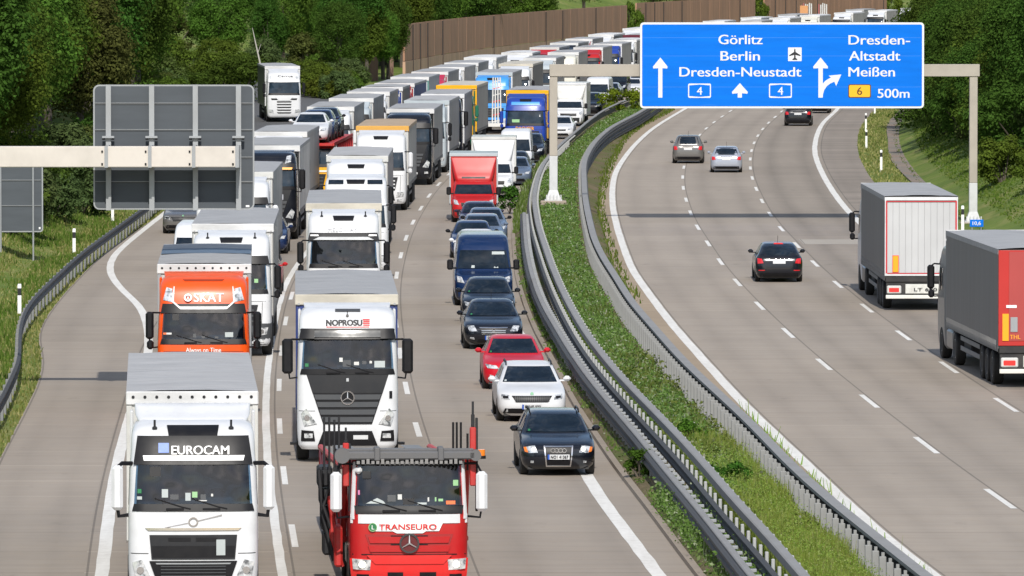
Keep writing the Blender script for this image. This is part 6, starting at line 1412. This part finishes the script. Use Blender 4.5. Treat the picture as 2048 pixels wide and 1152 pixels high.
for px in (217.5, 304, 391.3, 477.5):
    x = lx(px); mb = MB(); mb.box(x - .045, x + .045, -.18, -.012, lz(420), lz(169.5), .006); mb.box(x - .075, x + .075, -.205, -.185, lz(420), lz(168.5), .004); mb.build('upright', STEEL, bs)
    mb = MB(); mb.box(x - .17, x + .17, -.34, -.20, lz(275), lz(271)); 
    for s in (-.13, .13): MB().box(x + s - .04, x + s + .04, -.36, -.22, lz(279), lz(275.2), .01).build('clamp_jaw', BLK, bs)
    mb.box(x - .05, x + .05, -.86, -.20, lz(333), lz(289)); MB().box(x - .05, x + .05, -1.34, -1.303, lz(332), lz(289.5)).build('clamp_plate', STEEL, bs)
    for py in (300, 325): MB().box(x - .14, x - .09, -1.34, -1.303, lz(py) - .03, lz(py) + .03, .008).build('bolt', BLK, bs)
    mb.build('clamp', STEEL, bs)
mb = MB(); mb.box(lx(495) - .05, lx(495) + .05, -.02, -.007, lz(414), lz(410)); mb.build('inspection_label', TEXTW, bs)
PY = 288.0; PS = 14300 / PY
px_ = lambda p: (p - 1024) / PS
pz_ = lambda p: CAM_H - (p + 105) / PS
ls = thing('road_sign', 'small grey sign back on two posts in the left grass', 'road sign', (0, PY, 0))
plate('sign_edge', round_rect(px_(-40), px_(85.5), pz_(464), pz_(329), .13), 0, .05, STEEL, ls)
bp = plate('sign_panel', round_rect(px_(-38), px_(83), pz_(461.5), pz_(331.5), .10), -.006, .02, SBACK, ls)
mb = MB()
for py in (361, 412): mb.box(px_(-37), px_(82), -.02, -.007, pz_(py) - .02, pz_(py) + .02); mb.box(px_(-37), px_(82), -.03, -.007, pz_(py) + .02, pz_(py) + .035, 0, 1)
mb.build('panel_seam', [M('seam dark', (0, 0, 0)), STEEL], bp)
for p in (1, 66):
    mb = MB(); gh_ = ground_h(px_(p), PY); mb.tube([(px_(p), -.07, gh_ - .2), (px_(p), -.07, pz_(333))], .038, 8); mb.build('post', STEEL, ls)
mb = MB(); mb.box(px_(77), px_(80.5), -.02, -.007, pz_(458), pz_(454)); mb.build('inspection_label', TEXTW, ls)
# delineators and the small kilometre board
def delineator(x, y, label, h=.95, base=None):
    z = ground_h(x, y) if base is None else base
    t = thing('delineator_post', label, 'delineator', (x, y, z), 0, 'white delineator posts along the verges')
    pr = [(-.065, -.05), (.065, -.05), (.05, .05), (-.05, .05)]
    mb = MB(); mb.prism(pr, lambda a, b: (a, b, -.1), lambda a, b: (a, b, h - .35)); mb.prism(pr, lambda a, b: (a, b, h - .10), lambda a, b: (a, b, h if b < 0 else h + .05)); mb.build('post', TEXTW, t)
    mb = MB(); mb.prism([(a * .98, b * .98) for a, b in pr], lambda a, b: (a, b, h - .35), lambda a, b: (a, b, h - .10)); mb.build('black_band', TEXTK, t)
for a in ((-18.25, 297.8, 'white delineator with a black band behind the curved left rail'), (-17.15, 248.7, 'lower delineator at the left edge by the rail bend'), (-18.5, 331, 'delineator just under the bottom edge of the big grey sign')): delineator(*a)
for a in ((22.4, 452, 'white post in the right verge, middle one of three'), (21.0, 406.6, 'white post nearest the white lorry beside the stone ditch'), (27.7, 546, 'farthest white post on the right verge under the sign'), (24.6, 497, 'white post on the right verge beyond the middle one'), (20.1, 318.7, 'white post beside the small blue board on the right')): delineator(*a, h=1.15, base=0)
kb = thing('kilometre_board', 'small blue board with a white number at the right gantry foot', 'sign', (20.55, 316, 0))
mb = MB(); mb.box(-.30, .30, -.02, .02, .36, .68, .01); mb.build('board', SBLUE, kb); lettering('10,6', kb, SWHITE, 0, -.026, .44, .36, .16, bold=.02)
for s in (-.2, .2):
    mb = MB(); mb.tube([(s, .04, -.1), (s, .04, .6)], .025, 6); mb.build('post', STEEL, kb)

# ------------------------------------------------------------------ timber noise barriers
def plank_mat(key, col):
    m, n, p = newmat(key); o = tc(n)
    a = noise(n, mapping(n, o, (1.2, 1.2, .05)), 1.6, 4.0, .6); b = noise(n, mapping(n, o, (.25, .25, .12)), 1.0, 3.0, .6)
    s = n.nodes.new('ShaderNodeSeparateXYZ'); n.links.new(o, s.inputs[0])
    st = math_(n, 'LESS_THAN', math_(n, 'FRACT', math_(n, 'MULTIPLY', s.outputs[1], 1.6)), .12)
    c = mixcol(n, ramp(n, a, [(.3, (0, 0, 0)), (.7, (1, 1, 1))]), tuple(x * .72 for x in col), tuple(x * 1.22 for x in col))
    c = mixcol(n, math_(n, 'MULTIPLY', ramp(n, b, [(.45, (0, 0, 0)), (.7, (1, 1, 1))]), .5), c, (col[0] * .62, col[1] * .66, col[2] * .72))
    n.links.new(mixcol(n, math_(n, 'MULTIPLY', st, .45), c, tuple(x * .4 for x in col)), p.inputs['Base Color']); p.inputs['Roughness'].default_value = .85; return m
WOOD = plank_mat('brown barrier planks', (.39, .210, .135)); WOODL = plank_mat('pale barrier plinth', (.48, .305, .21)); WOODK = plank_mat('darkened brown slab', (.17, .105, .075)); WDARK = M('barrier gap post', (.03, .022, .018), .8)  # slab is a copy of the planks, darkened to offset the sunlight it faces
def barrier(label, y0, y1, top, base=1.35):
    t = thing('noise_barrier', label, 'noise barrier', (0, 0, 0))
    y = y0; k = 0
    while y < y1 - 1:
        b = min(y + 9.0, y1); mb = MB(); sweep(mb, WALLX, [(-.10, base), (-.10, top(y)), (.10, top(y)), (.10, base)], y + .07, b - .07, 3); mb.build('plank_panel', WOOD, t, 20)
        mb = MB(); sweep(mb, WALLX, [(-.12, -.1), (-.12, base - .06), (.16, base - .06), (.16, -.1)], y, b, 3); mb.build('plinth', WOODL, t, 20)
        if k in (1, 2, 3, 11, 19) or k % 6 == 5: mb = MB(); mb.box(WALLX(y) - .05, WALLX(y) + .25, y - .10, y + .10, 0, top(y) - .1); mb.build('dark_post', WDARK, t, 20)
        y = b; k += 1
barrier('long brown plank noise wall above the queue, left piece', 716, 957, lambda y: 5.0)
barrier('brown plank noise wall behind the blue sign, middle piece', 967, 1080, lambda y: 5.2)
barrier('brown plank noise wall above the far white lorries, right piece', 1088, 1190, lambda y: 5.3)
t = thing('barrier_slab', 'narrow upright brown slab standing left of the noise wall', 'barrier slab', (-12.0, 704, 0), .1)
mb = MB(); mb.prism([(-.33, -.1), (.33, -.1), (.33, 4.3), (-.1, 4.2), (-.33, 3.9)], lambda a, b: (a, .15, b), lambda a, b: (a, -.15, b)); mb.build('plank_panel', WOODK, t, 20)
t = thing('barrier_wedge', 'brown wedge shaped end piece low at the left of the noise wall', 'barrier end', (-13.4, 682, 0), .1)
mb = MB(); mb.prism([(-.7, -.1), (.62, -.1), (.62, 1.9), (.42, 2.4), (.2, 2.3), (-.45, .9)], lambda a, b: (a, .15, b), lambda a, b: (a, -.15, b)); mb.build('plank_panel', WOODK, t, 20)
# ------------------------------------------------------------------ vegetation
rng = np.random.default_rng(11)
def leaf_mat(key, stops, trans=.36, patch=None):
    m = bpy.data.materials.new(key); m.use_nodes = True; n = m.node_tree; n.nodes.clear()
    g = n.nodes.new('ShaderNodeNewGeometry'); oi = n.nodes.new('ShaderNodeObjectInfo')
    r = ramp(n, g.outputs['Random Per Island'], stops)
    hs = n.nodes.new('ShaderNodeHueSaturation'); n.links.new(r, hs.inputs['Color'])
    n.links.new(math_(n, 'ADD', math_(n, 'MULTIPLY', oi.outputs['Random'], .05), .475), hs.inputs['Hue'])
    n.links.new(math_(n, 'ADD', math_(n, 'MULTIPLY', oi.outputs['Random'], .3), .72), hs.inputs['Value'])
    col = hs.outputs[0]
    if patch:
        v = noise(n, mapping(n, tc(n), patch[0]), 1.0, 3.0, .6); col = mixcol(n, ramp(n, v, [(.45, (0, 0, 0)), (.6, (1, 1, 1))]), col, patch[1])
    d = n.nodes.new('ShaderNodeBsdfDiffuse'); t = n.nodes.new('ShaderNodeBsdfTranslucent'); gl = n.nodes.new('ShaderNodeBsdfGlossy'); gl.inputs['Roughness'].default_value = .5
    n.links.new(col, d.inputs[0]); n.links.new(col, t.inputs[0])
    mx = n.nodes.new('ShaderNodeMixShader'); mx.inputs[0].default_value = trans; n.links.new(d.outputs[0], mx.inputs[1]); n.links.new(t.outputs[0], mx.inputs[2])
    m2 = n.nodes.new('ShaderNodeMixShader'); m2.inputs[0].default_value = .0; n.links.new(mx.outputs[0], m2.inputs[1]); n.links.new(gl.outputs[0], m2.inputs[2])
    o = n.nodes.new('ShaderNodeOutputMaterial'); n.links.new(m2.outputs[0], o.inputs[0]); return m
def tone(c, k): return tuple(min(1, x * k) for x in c)
def leafset(key, c): return leaf_mat(key, [(0, tone(c, .7)), (.35, tone(c, .9)), (.7, tone(c, 1.1)), (1, tone(c, 1.4))])
LEAF = [leafset('dark tree leaves', (.068, .125, .022)), leafset('mid tree leaves', (.100, .168, .026)), leafset('yellow green leaves', (.112, .158, .024)), leafset('grey green leaves', (.100, .138, .048)), leafset('olive leaves', (.105, .130, .036))]
BARK = M('tree bark', (.085, .07, .055), .9, dirt=.3)
def unit(n): v = rng.normal(size=(n, 3)); return v / np.linalg.norm(v, axis=1, keepdims=True)
def leaf_quads(c, nrm, size, asp=.62):
    n = len(c); a = np.cross(nrm, unit(n)); a /= np.maximum(1e-6, np.linalg.norm(a, axis=1, keepdims=True)); b = np.cross(nrm, a)
    s = size[:, None] * .5; fold = nrm * size[:, None] * .10
    return np.stack([c - a * s, c - b * s * asp - fold, c + a * s, c + b * s * asp - fold], 1)
def crown(rx, rz, zc, nb, nl, size, low=-.75):
    """leaf clumps through a lumpy ellipsoid; returns leaf quads"""
    V = []; bl = []
    for _ in range(nb):
        while True:
            p = rng.uniform(-1, 1, 3)
            q = np.linalg.norm(p)
            if .35 < q < 1 and p[2] > low: break
        p = p / q * (q ** .5); r = rng.uniform(.20, .36)
        bl.append((p * (1 - r * .55), r))
    for p, r in bl:
        k = max(8, int(nl / nb * (r / .28) ** 2)); d = unit(k); d[:, 2] = np.abs(d[:, 2]) * np.where(rng.random(k) < .78, 1, -1)
        rad = r * rng.uniform(.55, 1.06, k) * (1 + .25 * np.sin(5 * d[:, 0] + 3 * d[:, 1] + p[0] * 9))
        c = (p + d * rad[:, None]) * np.array([rx, rx, rz]) + np.array([0, 0, zc])
        nrm = d * 1.0 + rng.normal(size=(k, 3)) * .42 + np.array([0, -.0, .30]); nrm /= np.linalg.norm(nrm, axis=1, keepdims=True)
        V.append(leaf_quads(c, nrm, rng.uniform(.6, 1.35, k) * size))
    return np.concatenate(V), bl
def tree_mesh(name, rx, rz, zc, nb, nl, size, mat, low=-.75):
    V, bl = crown(rx, rz, zc, nb, nl, size, low); me = quads_mesh(name, V, [mat]); return me, bl
def tree(name, label, cat, rx, rz, zc, nb, nl, size, mat, loc, low=-.75, group=None, trunk=True):
    t = thing(name, label, cat, loc, 0, group)
    me, bl = tree_mesh('crown', rx, rz, zc, nb, nl, size, mat, low); link('crown', me, t)
    if trunk:
        mb = MB(); mb.tube([(0, 0, -.5), (.08, .05, zc * .45), (0, .1, zc * .8), (.1, 0, zc + rz * .35)], [.05 * rx + .08, .045 * rx + .06, .03 * rx + .05, .04], 9)
        for p, r in bl[:7]:
            q = p * np.array([rx, rx, rz]) * .8 + np.array([0, 0, zc]); mb.tube([(0, 0, zc * .62), tuple(q * np.array([.5, .5, .5]) + np.array([0, 0, zc * .36])), tuple(q)], [.02 * rx + .03, .05, .025], 6)
        mb.build('trunk', BARK, t)
    return t
WOODG = 'trees of the wood on the left bank'; WOODR = 'trees of the wood on the right bank'; HILLG = 'trees on the far hillside'; SHRG = 'shrubs at the edge of the left wood'
protoL = []
for i, (rx, rz, zc, mi) in enumerate(((4.2, 5.0, 7.5, 0), (3.6, 4.6, 6.8, 1), (4.6, 4.6, 7.2, 1), (3.2, 5.2, 7.6, 0), (3.9, 4.2, 6.4, 2), (3.4, 4.4, 6.6, 4))):
    protoL.append((rx, rz, zc, mi))
def make_protos(kinds, cnt, nl, size):
    out = []
    for i, (rx, rz, zc, mi) in enumerate(kinds):
        me, bl = tree_mesh('crown', rx, rz, zc, cnt, nl, size, LEAF[mi])
        mb = MB(); mb.tube([(0, 0, -1.0), (.08, .05, zc * .45), (0, .1, zc * .8), (.1, 0, zc + rz * .35)], [.05 * rx + .08, .045 * rx + .06, .03 * rx + .05, .04], 9)
        for p, r in bl[:7]:
            q = p * np.array([rx, rx, rz]) * .8 + np.array([0, 0, zc]); mb.tube([(0, 0, zc * .62), tuple(q * .5 + np.array([0, 0, zc * .36])), tuple(q)], [.02 * rx + .03, .05, .025], 6)
        out.append((me, mb.mesh('trunk', BARK)))
    return out
TP = make_protos(protoL, 70, 26000, .225)
SP = []
for rx, rz, zc, mi in ((1.9, 1.5, 1.1, 1), (1.5, 1.2, .9, 2), (2.3, 1.7, 1.2, 0), (1.7, 1.3, 1.0, 3), (1.6, 1.4, 1.0, 4)):
    me, bl = tree_mesh('foliage', rx, rz, zc, 34, 7000, .15, LEAF[mi], -.6)
    mb = MB()
    for p, r in bl[:6]: q = p * np.array([rx, rx, rz]) * .8 + np.array([0, 0, zc]); mb.tube([(0, 0, -.3), tuple(q * .6), tuple(q)], [.05, .035, .015], 5)
    SP.append((me, mb.mesh('stem', BARK)))
LBL = {0: 'dark green broadleaf tree', 1: 'mid green broadleaf tree', 2: 'yellow green broadleaf tree', 3: 'grey green broadleaf tree', 4: 'olive green broadleaf tree'}
KIND = [LBL[k[3]] for k in protoL]
def put(protos, i, x, y, s, name, label, cat, group, sz=None, dz=0.0, parts=('crown', 'trunk')):
    t = thing(name, label, cat, (x, y, ground_h(x, y) + dz - .1), rng.uniform(0, 6.28), group); t.scale = (s, s, s * (sz or 1))
    link(parts[0], protos[i][0], t); link(parts[1], protos[i][1], t); return t
# wood on the left bank, rows climbing away from the road
for row, (d0, st, sc) in enumerate(((5.5, 8.5, .85), (11.5, 9.5, 1.05), (19, 12.5, 1.2))):
    y = 306 + row * 5
    while y < 730:
        d = d0 + rng.uniform(-1.6, 1.6); x = LFLAT(y) - d
        pxl = 1024 + 14300 * x / y
        gap = y > 520 and row == 0 and 380 < pxl < 560 and rng.random() < .5
        if pxl > -150 and not gap:
            i = int(rng.choice([0, 0, 1, 1, 2, 3, 4, 5])); put(TP, i, x, y, sc * rng.uniform(.8, 1.2), 'broadleaf_tree', KIND[i] + ' in the dense wood on the left bank', 'tree', WOODG + ', ' + KIND[i])
        y += st * rng.uniform(.8, 1.25)
# shrubs along the foot of the wood (from behind the small sign)
SK = ['mid green shrub', 'yellow green shrub', 'dark green shrub', 'grey green shrub', 'olive green shrub']
y = 300
while y < 720:
    x = LFLAT(y) - rng.uniform(1.2, 3.8)
    i = int(rng.choice([0, 1, 2, 3, 4])); put(SP, i, x, y, rng.uniform(.7, 1.35), 'shrub', SK[i] + ' at the foot of the left wood', 'shrub', SHRG + ', ' + SK[i], parts=('foliage', 'stem'))
    y += rng.uniform(4.0, 7.5)
# trees and bushes between the ramp and the noise wall and above the wall
for k in range(34):
    y = rng.uniform(735, 800) if k < 14 else rng.uniform(740, 1180); x = WALLX(y) - rng.uniform(3.5, 16) if k >= 14 else WALLX(y) - rng.uniform(3, 13)
    i = int(rng.choice([0, 0, 1, 1, 2])); put(TP, i, x, y, rng.uniform(.8, 1.2), 'broadleaf_tree', KIND[i] + ' rising behind the brown noise wall', 'tree', 'trees behind the noise wall, ' + KIND[i])
for k in range(26):
    y = rng.uniform(600, 700); x = -12.6 - (y - 585) * .012 - rng.uniform(.8, 5.0)
    i = int(rng.choice([0, 1, 3, 4])); put(SP, i, x, y, rng.uniform(.7, 1.25), 'shrub', SK[i] + ' between the ramp and the noise wall', 'shrub', 'shrubs between ramp and noise wall, ' + SK[i], parts=('foliage', 'stem'))
for yv in (962, 1084, 1195):
    put(SP, 1, WALLX(yv) - .2, yv, 1.25, 'climber', 'bright green climber filling the gap of the noise wall, %s' % {962: 'left of sign', 1084: 'over the sign', 1195: 'near right trees'}[yv], 'climbing plant', None, 2.1, parts=('foliage', 'stem'))
# brush and trees beyond the ramp, then the far hillside
for k in range(16):
    y = rng.uniform(566, 612); x = -21.0 - (y - 566) * .06 - k * .85 + rng.uniform(-.6, .6)
    i = int(rng.choice([0, 1, 2, 3, 4])); put(SP, i, x, y, rng.uniform(1.0, 1.7), 'shrub', SK[i] + ' in the brush left of the ramp', 'shrub', 'shrubs left of the ramp, ' + SK[i], parts=('foliage', 'stem'))
for k in range(15):
    y = rng.uniform(640, 765); x = -17.2 + (y - 640) * .028 + rng.uniform(0, 3.8) - (2 if y > 700 else 0)
    i = int(rng.choice([0, 0, 0, 1, 3])); put(TP, i, x, y, rng.uniform(.62, .88), 'broadleaf_tree', KIND[i] + ' between the ramp and the noise wall end', 'tree', 'trees between ramp and noise wall, ' + KIND[i])
for y0 in (735, 775, 820, 870, 930, 1000, 1080, 1170, 1270):
    s = 14300 / y0; px = 330 + rng.uniform(0, 20)
    while px < 1010:
        y = y0 + rng.uniform(-18, 18); x = (px - 1024) * y / 14300; px += s * rng.uniform(3.6, 5.6)
        if x > WALLX(min(y, 1300)) - 5: continue
        meadow = 415 < px < 505 or 615 < px < 650
        if meadow and y0 > 850: continue
        if y0 > 850 and rng.random() < (.45 if px < 680 else .2): continue
        if y0 < 850 and (meadow or rng.random() < .45):
            i = int(rng.choice([0, 1, 3, 3, 4])); put(SP, i, x, y, rng.uniform(1.3, 2.1), 'shrub', SK[i] + ' in the brush below the far hillside', 'shrub', 'shrubs below the far hillside, ' + SK[i], parts=('foliage', 'stem'))
        else:
            i = int(rng.choice([0, 1, 3, 4])); put(TP, i, x, y, rng.uniform(.55, .95), 'broadleaf_tree', KIND[i] + ' on the far hillside above the ramp', 'tree', HILLG + ', ' + KIND[i], dz=-1.2)
# wood on the right bank
for row, (d0, st, sc) in enumerate(((7.8, 7.5, .66), (13.0, 9, .9), (20, 12, 1.1), (28, 16, 1.25))):
    y = 262 + row * 6
    while y < 1000:
        d = d0 - (4.2 * sstep(345, 430, y) if row == 0 else 2.0 * sstep(345, 430, y)) + rng.uniform(-1.2, 1.2); x = rflat(y) + d
        pxl = 1024 + 14300 * x / y
        if pxl < 2250:
            i = int(rng.choice([0, 0, 0, 1, 1, 3])); s = sc * rng.uniform(.8, 1.2); put(TP, i, x, y, s, 'broadleaf_tree', KIND[i] + ' in the dense wood on the right bank', 'tree', WOODR + ', ' + KIND[i], dz=-1.6 * s)
        y += st * rng.uniform(.85, 1.25) * (1.0 if y < 600 else 1.5)
y = 300
while y < 640:
    x = rflat(y) + rng.uniform(7.0, 8.6) - 4.6 * sstep(345, 430, y)
    i = int(rng.choice([0, 2, 2, 3])); put(SP, i, x, y, rng.uniform(.8, 1.4), 'shrub', SK[i] + ' at the foot of the right wood', 'shrub', 'shrubs at the foot of the right wood, ' + SK[i], parts=('foliage', 'stem')); y += rng.uniform(4.5, 9)
for x, y, s, i, lb in ((24.9, 334, 1.0, 1, 'yellow green shrub on the right slope left of the gantry column'), (27.5, 332, 1.25, 0, 'round mid green shrub right of the gantry column'), (24.2, 352, 1.1, 1, 'yellow green shrub behind the right gantry column'), (26.6, 300, 1.1, 0, 'mid green shrub low on the right slope at the picture edge'), (26.5, 372, 1.3, 2, 'dark green shrub high on the right slope')):
    put(SP, i, x, y, s, 'shrub', lb, 'shrub', None, parts=('foliage', 'stem'))
t = thing('bare_tree', 'thin bare leaning trunk behind the lorry on the ramp', 'bare tree', (-20.9, 580, 0))
mb = MB(); mb.tube([(.9, 0, 0), (.5, 0, 3.2), (.1, 0, 5.0), (-.15, 0, 6.2)], [.09, .075, .05, .02], 6); mb.tube([(.3, 0, 4.2), (.55, .1, 4.9)], [.03, .012], 5); mb.build('trunk', M('bleached wood', (.42, .40, .36), .8), t)

# grass, weeds: ground cover nobody could count
def blades(x, y, z, h, w, lean):
    n = len(x); a = rng.uniform(0, 2 * np.pi, n); d = np.stack([np.cos(a), np.sin(a), np.zeros(n)], 1)
    b = np.stack([x, y, z], 1); q = rng.uniform(0, 2 * np.pi, n); l = np.stack([np.cos(q), np.sin(q), np.zeros(n)], 1) * (lean * h * rng.random(n))[:, None]
    up = np.stack([np.zeros(n), np.zeros(n), h], 1)
    return np.stack([b - d * (w / 2)[:, None], b + d * (w / 2)[:, None], b + up + l + d * (w * .15)[:, None], b + up + l - d * (w * .15)[:, None]], 1)
G_MED = leaf_mat('median grass blades', [(0, (.20, .31, .05)), (.4, (.29, .42, .075)), (.75, (.38, .48, .11)), (1, (.44, .48, .2))], .5)
G_WEED = leaf_mat('median weed leaves', [(0, (.10, .165, .032)), (.5, (.16, .235, .055)), (.82, (.22, .30, .09)), (.92, (.30, .36, .17)), (1, (.48, .50, .38))], .42)
G_DRY = leaf_mat('dry verge grass blades', [(0, (.13, .165, .035)), (.4, (.23, .235, .07)), (.75, (.33, .30, .12)), (1, (.42, .37, .18))], .35)
G_GREEN = leaf_mat('bank grass blades', [(0, (.085, .145, .022)), (.5, (.14, .21, .036)), (1, (.22, .26, .07))], .42)
def scatter(name, n, y0, y1, xa, xb, hmin, hmax, mat, w=(.012, .03), lean=.5, bias=1.6, zf=None, keep=None):
    y = y0 + (y1 - y0) * rng.random(n) ** bias; t = rng.random(n)
    a = np.array([xa(v) for v in y]); b = np.array([xb(v) for v in y]); x = a + (b - a) * t
    if keep is not None:
        k = np.array([keep(p, q) for p, q in zip(x, y)]) > rng.random(n); x, y, t = x[k], y[k], t[k]
    z = np.zeros(len(x)) if zf is None else np.array([zf(p, q) for p, q in zip(x, y)])
    pt = np.array([.62 + .66 * nz(p, q, 1.9) for p, q in zip(x, y)])
    V = blades(x, y, z - .03, pt * rng.uniform(hmin, hmax, len(x)) * (.6 + .4 * rng.random(len(x))), rng.uniform(*w, len(x)) * (1 + y / 220), lean)
    return stuff(link(name, quads_mesh(name, V, [mat])))
def weeds(name, n, y0, y1, xa, xb, hmax, mat, size, zf=None, bias=1.5, keep=None, per=9):
    y = y0 + (y1 - y0) * rng.random(n) ** bias; t = rng.random(n)
    x = np.array([xa(v) + (xb(v) - xa(v)) * q for v, q in zip(y, t)])
    if keep is not None: k = np.array([keep(p, q) for p, q in zip(x, y)]) > rng.random(n); x, y = x[k], y[k]
    z = np.zeros(len(x)) if zf is None else np.array([zf(p, q) for p, q in zip(x, y)])
    c = np.repeat(np.stack([x, y, z], 1), per, 0); m_ = len(c); hh = np.repeat(rng.uniform(.35, 1, len(x)) * hmax, per)
    f = rng.random(m_); c = c + np.stack([rng.normal(0, .10, m_), rng.normal(0, .14, m_), f * hh], 1)
    nrm = rng.normal(size=(m_, 3)) * .6 + np.array([0, -.25, .8]); nrm /= np.linalg.norm(nrm, axis=1, keepdims=True)
    return stuff(link(name, quads_mesh(name, leaf_quads(c, nrm, rng.uniform(.6, 1.4, m_) * size * (1 + np.repeat(y, per) / 500)), [mat])))
def nz(x, y, s=1.0): return .5 + .5 * math.sin(x * 1.7 * s + math.sin(y * .21 * s) * 2.3) * math.sin(y * .13 * s + 1.3 + math.sin(x * .9) * 1.2)
zmed = lambda x, y: .12 + .2 * math.sin(math.pi * max(0, min(1, (x - JKERB(y)) / (RIN(y) - JKERB(y))))) + .35 * sstep(280, 320, y) * (1 - sstep(360, 420, y)) * math.sin(math.pi * max(0, min(1, (x - JKERB(y)) / (RIN(y) - JKERB(y)))))
scatter('median_grass', 70000, 112, 180, off(LI, .32), off(RR, -.12), .22, .58, G_MED, w=(.007, .018), lean=.35, bias=1.1, zf=zmed, keep=lambda x, y: 1 if y < 160 else .35)
scatter('median_grass', 30000, 170, 560, off(LI, .30), off(RR, -.45), .12, .38, G_WEED, w=(.02, .05), bias=1.5, zf=zmed)
weeds('median_weeds', 22000, 160, 560, off(LI, .45), off(RR, -.4), .34, G_WEED, .062, zf=zmed, bias=1.5, keep=lambda x, y: .35 + .75 * nz(x, y))
weeds('median_weeds', 2200, 150, 215, off(LI, .45), off(RR, -.2), .5, G_WEED, .075, zf=zmed, keep=lambda x, y: 1 if nz(x, y, 1.3) > .55 else .12)
weeds('median_grass', 9000, 116, 172, off(LI, .35), off(RR, -.15), .60, G_MED, .030, zf=zmed, bias=1.1, per=7)
scatter('kerb_weeds', 9000, 125, 330, off(JKERB, .25), off(LO, -.15), .05, .24, G_GREEN, bias=1.1, zf=lambda x, y: .08, keep=lambda x, y: .75 if nz(x, y, 2.2) > .52 else .08)
weeds('kerb_weeds', 800, 130, 340, off(JKERB, .3), off(LO, -.1), .18, G_WEED, .08, zf=lambda x, y: .08, bias=1.0, keep=lambda x, y: .8 if nz(x, y, 1.7) > .5 else .06)
weeds('kerb_weeds', 2200, 130, 164, off(JKERB, .3), off(LO, .3), .62, G_WEED, .06, zf=lambda x, y: .1, bias=1, keep=lambda x, y: 1 if nz(x, y, .9) > .35 else .1)
scatter('kerb_weeds', 9000, 133, 162, off(JKERB, .35), off(LO, .6), .2, .6, G_WEED, w=(.008, .02), zf=lambda x, y: .1, bias=1, keep=lambda x, y: 1 if nz(x, y, .9) > .35 else .15)
scatter('kerb_weeds', 5000, 315, 420, off(JKERB, .1), off(LI, -.05), .2, .5, G_WEED, w=(.02, .05), bias=1, zf=lambda x, y: .1)
scatter('margin_grass', 5200, 118, 200, off(RR, .22), off(RLEFT, -.12), .12, .5, G_MED, bias=1.6, keep=lambda x, y: (1 if x < RR(y) + .55 else .35) * (1 if nz(x, y, 2.0) > .45 else .1))
scatter('margin_grass', 9000, 255, 560, off(RIN, -.5), off(RIN, .35), .08, .30, G_GREEN, w=(.02, .05), bias=1.0, keep=lambda x, y: 1 if x < RIN(y) + .1 * nz(x, y, 3) else .3)
# verges and banks
scatter('verge_grass', 60000, 170, 345, off(LFLAT, -4.5), off(JGRASS, .02), .05, .17, G_DRY, w=(.015, .04), bias=1.0, zf=ground_h, keep=lambda x, y: .95 if nz(x, y, .7) > .3 else .35)
scatter('bank_grass', 40000, 175, 345, off(LFLAT, -7), off(JGRASS, -.6), .08, .32, G_GREEN, w=(.02, .045), bias=1.0, zf=ground_h, keep=lambda x, y: .95 if (nz(x, y, .55) > .52 or abs(x - LRAIL(y)) < .5) else .15)
scatter('bank_grass', 60000, 262, 620, off(rflat, -.2), off(rflat, 9), .04, .14, G_GREEN, w=(.03, .07), bias=1.0, zf=ground_h, keep=lambda x, y: .9)
scatter('verge_grass', 9000, 380, 600, ROUT, off(ROUT, 1.9), .05, .22, G_DRY, w=(.02, .05), bias=1.0, keep=lambda x, y: .9 if nz(x, y, .8) > .4 else .4)
# bushes one can tell apart in and beside the median
def bush(label, x, y, rx, rz, n, size, mat, z=.1):
    t = thing('bush', label, 'bush', (x, y, z)); V, bl = crown(rx, rz, rz * .75, 18, n, size, -.55); link('foliage', quads_mesh('foliage', V, [mat]), t)
    mb = MB()
    for p, r in bl[:6]: q = p * np.array([rx, rx, rz]) * .8 + np.array([0, 0, rz * .75]); mb.tube([(0, 0, -.1), tuple(q * .6), tuple(q)], [.025, .018, .008], 5)
    mb.build('stem', BARK, t)
LIME = leafset('lime bush leaves', (.16, .20, .018)); GRN = leafset('fresh bush leaves', (.060, .125, .018)); GRN2 = leafset('bright weed bush leaves', (.10, .19, .025))
bush('lime green bush on the median at the left edge of the blue sign', 8.2, 538, 1.75, 1.3, 2200, .20, LIME)
bush('small round green bush between the kerb and the outer guard rail', 3.05, 169.5, .42, .42, 1500, .075, GRN)
bush('leafy bush on the median, nearest to the pale posts', 4.55, 178, .55, .45, 1600, .09, GRN2, .2)
bush('leafy bush on the median in front of the tall grass', 5.0, 163, .60, .45, 1800, .09, GRN, .2)
bush('dark green bush by the guard rail below the gantry post', -.1, 341, .62, .75, 1200, .12, GRN)
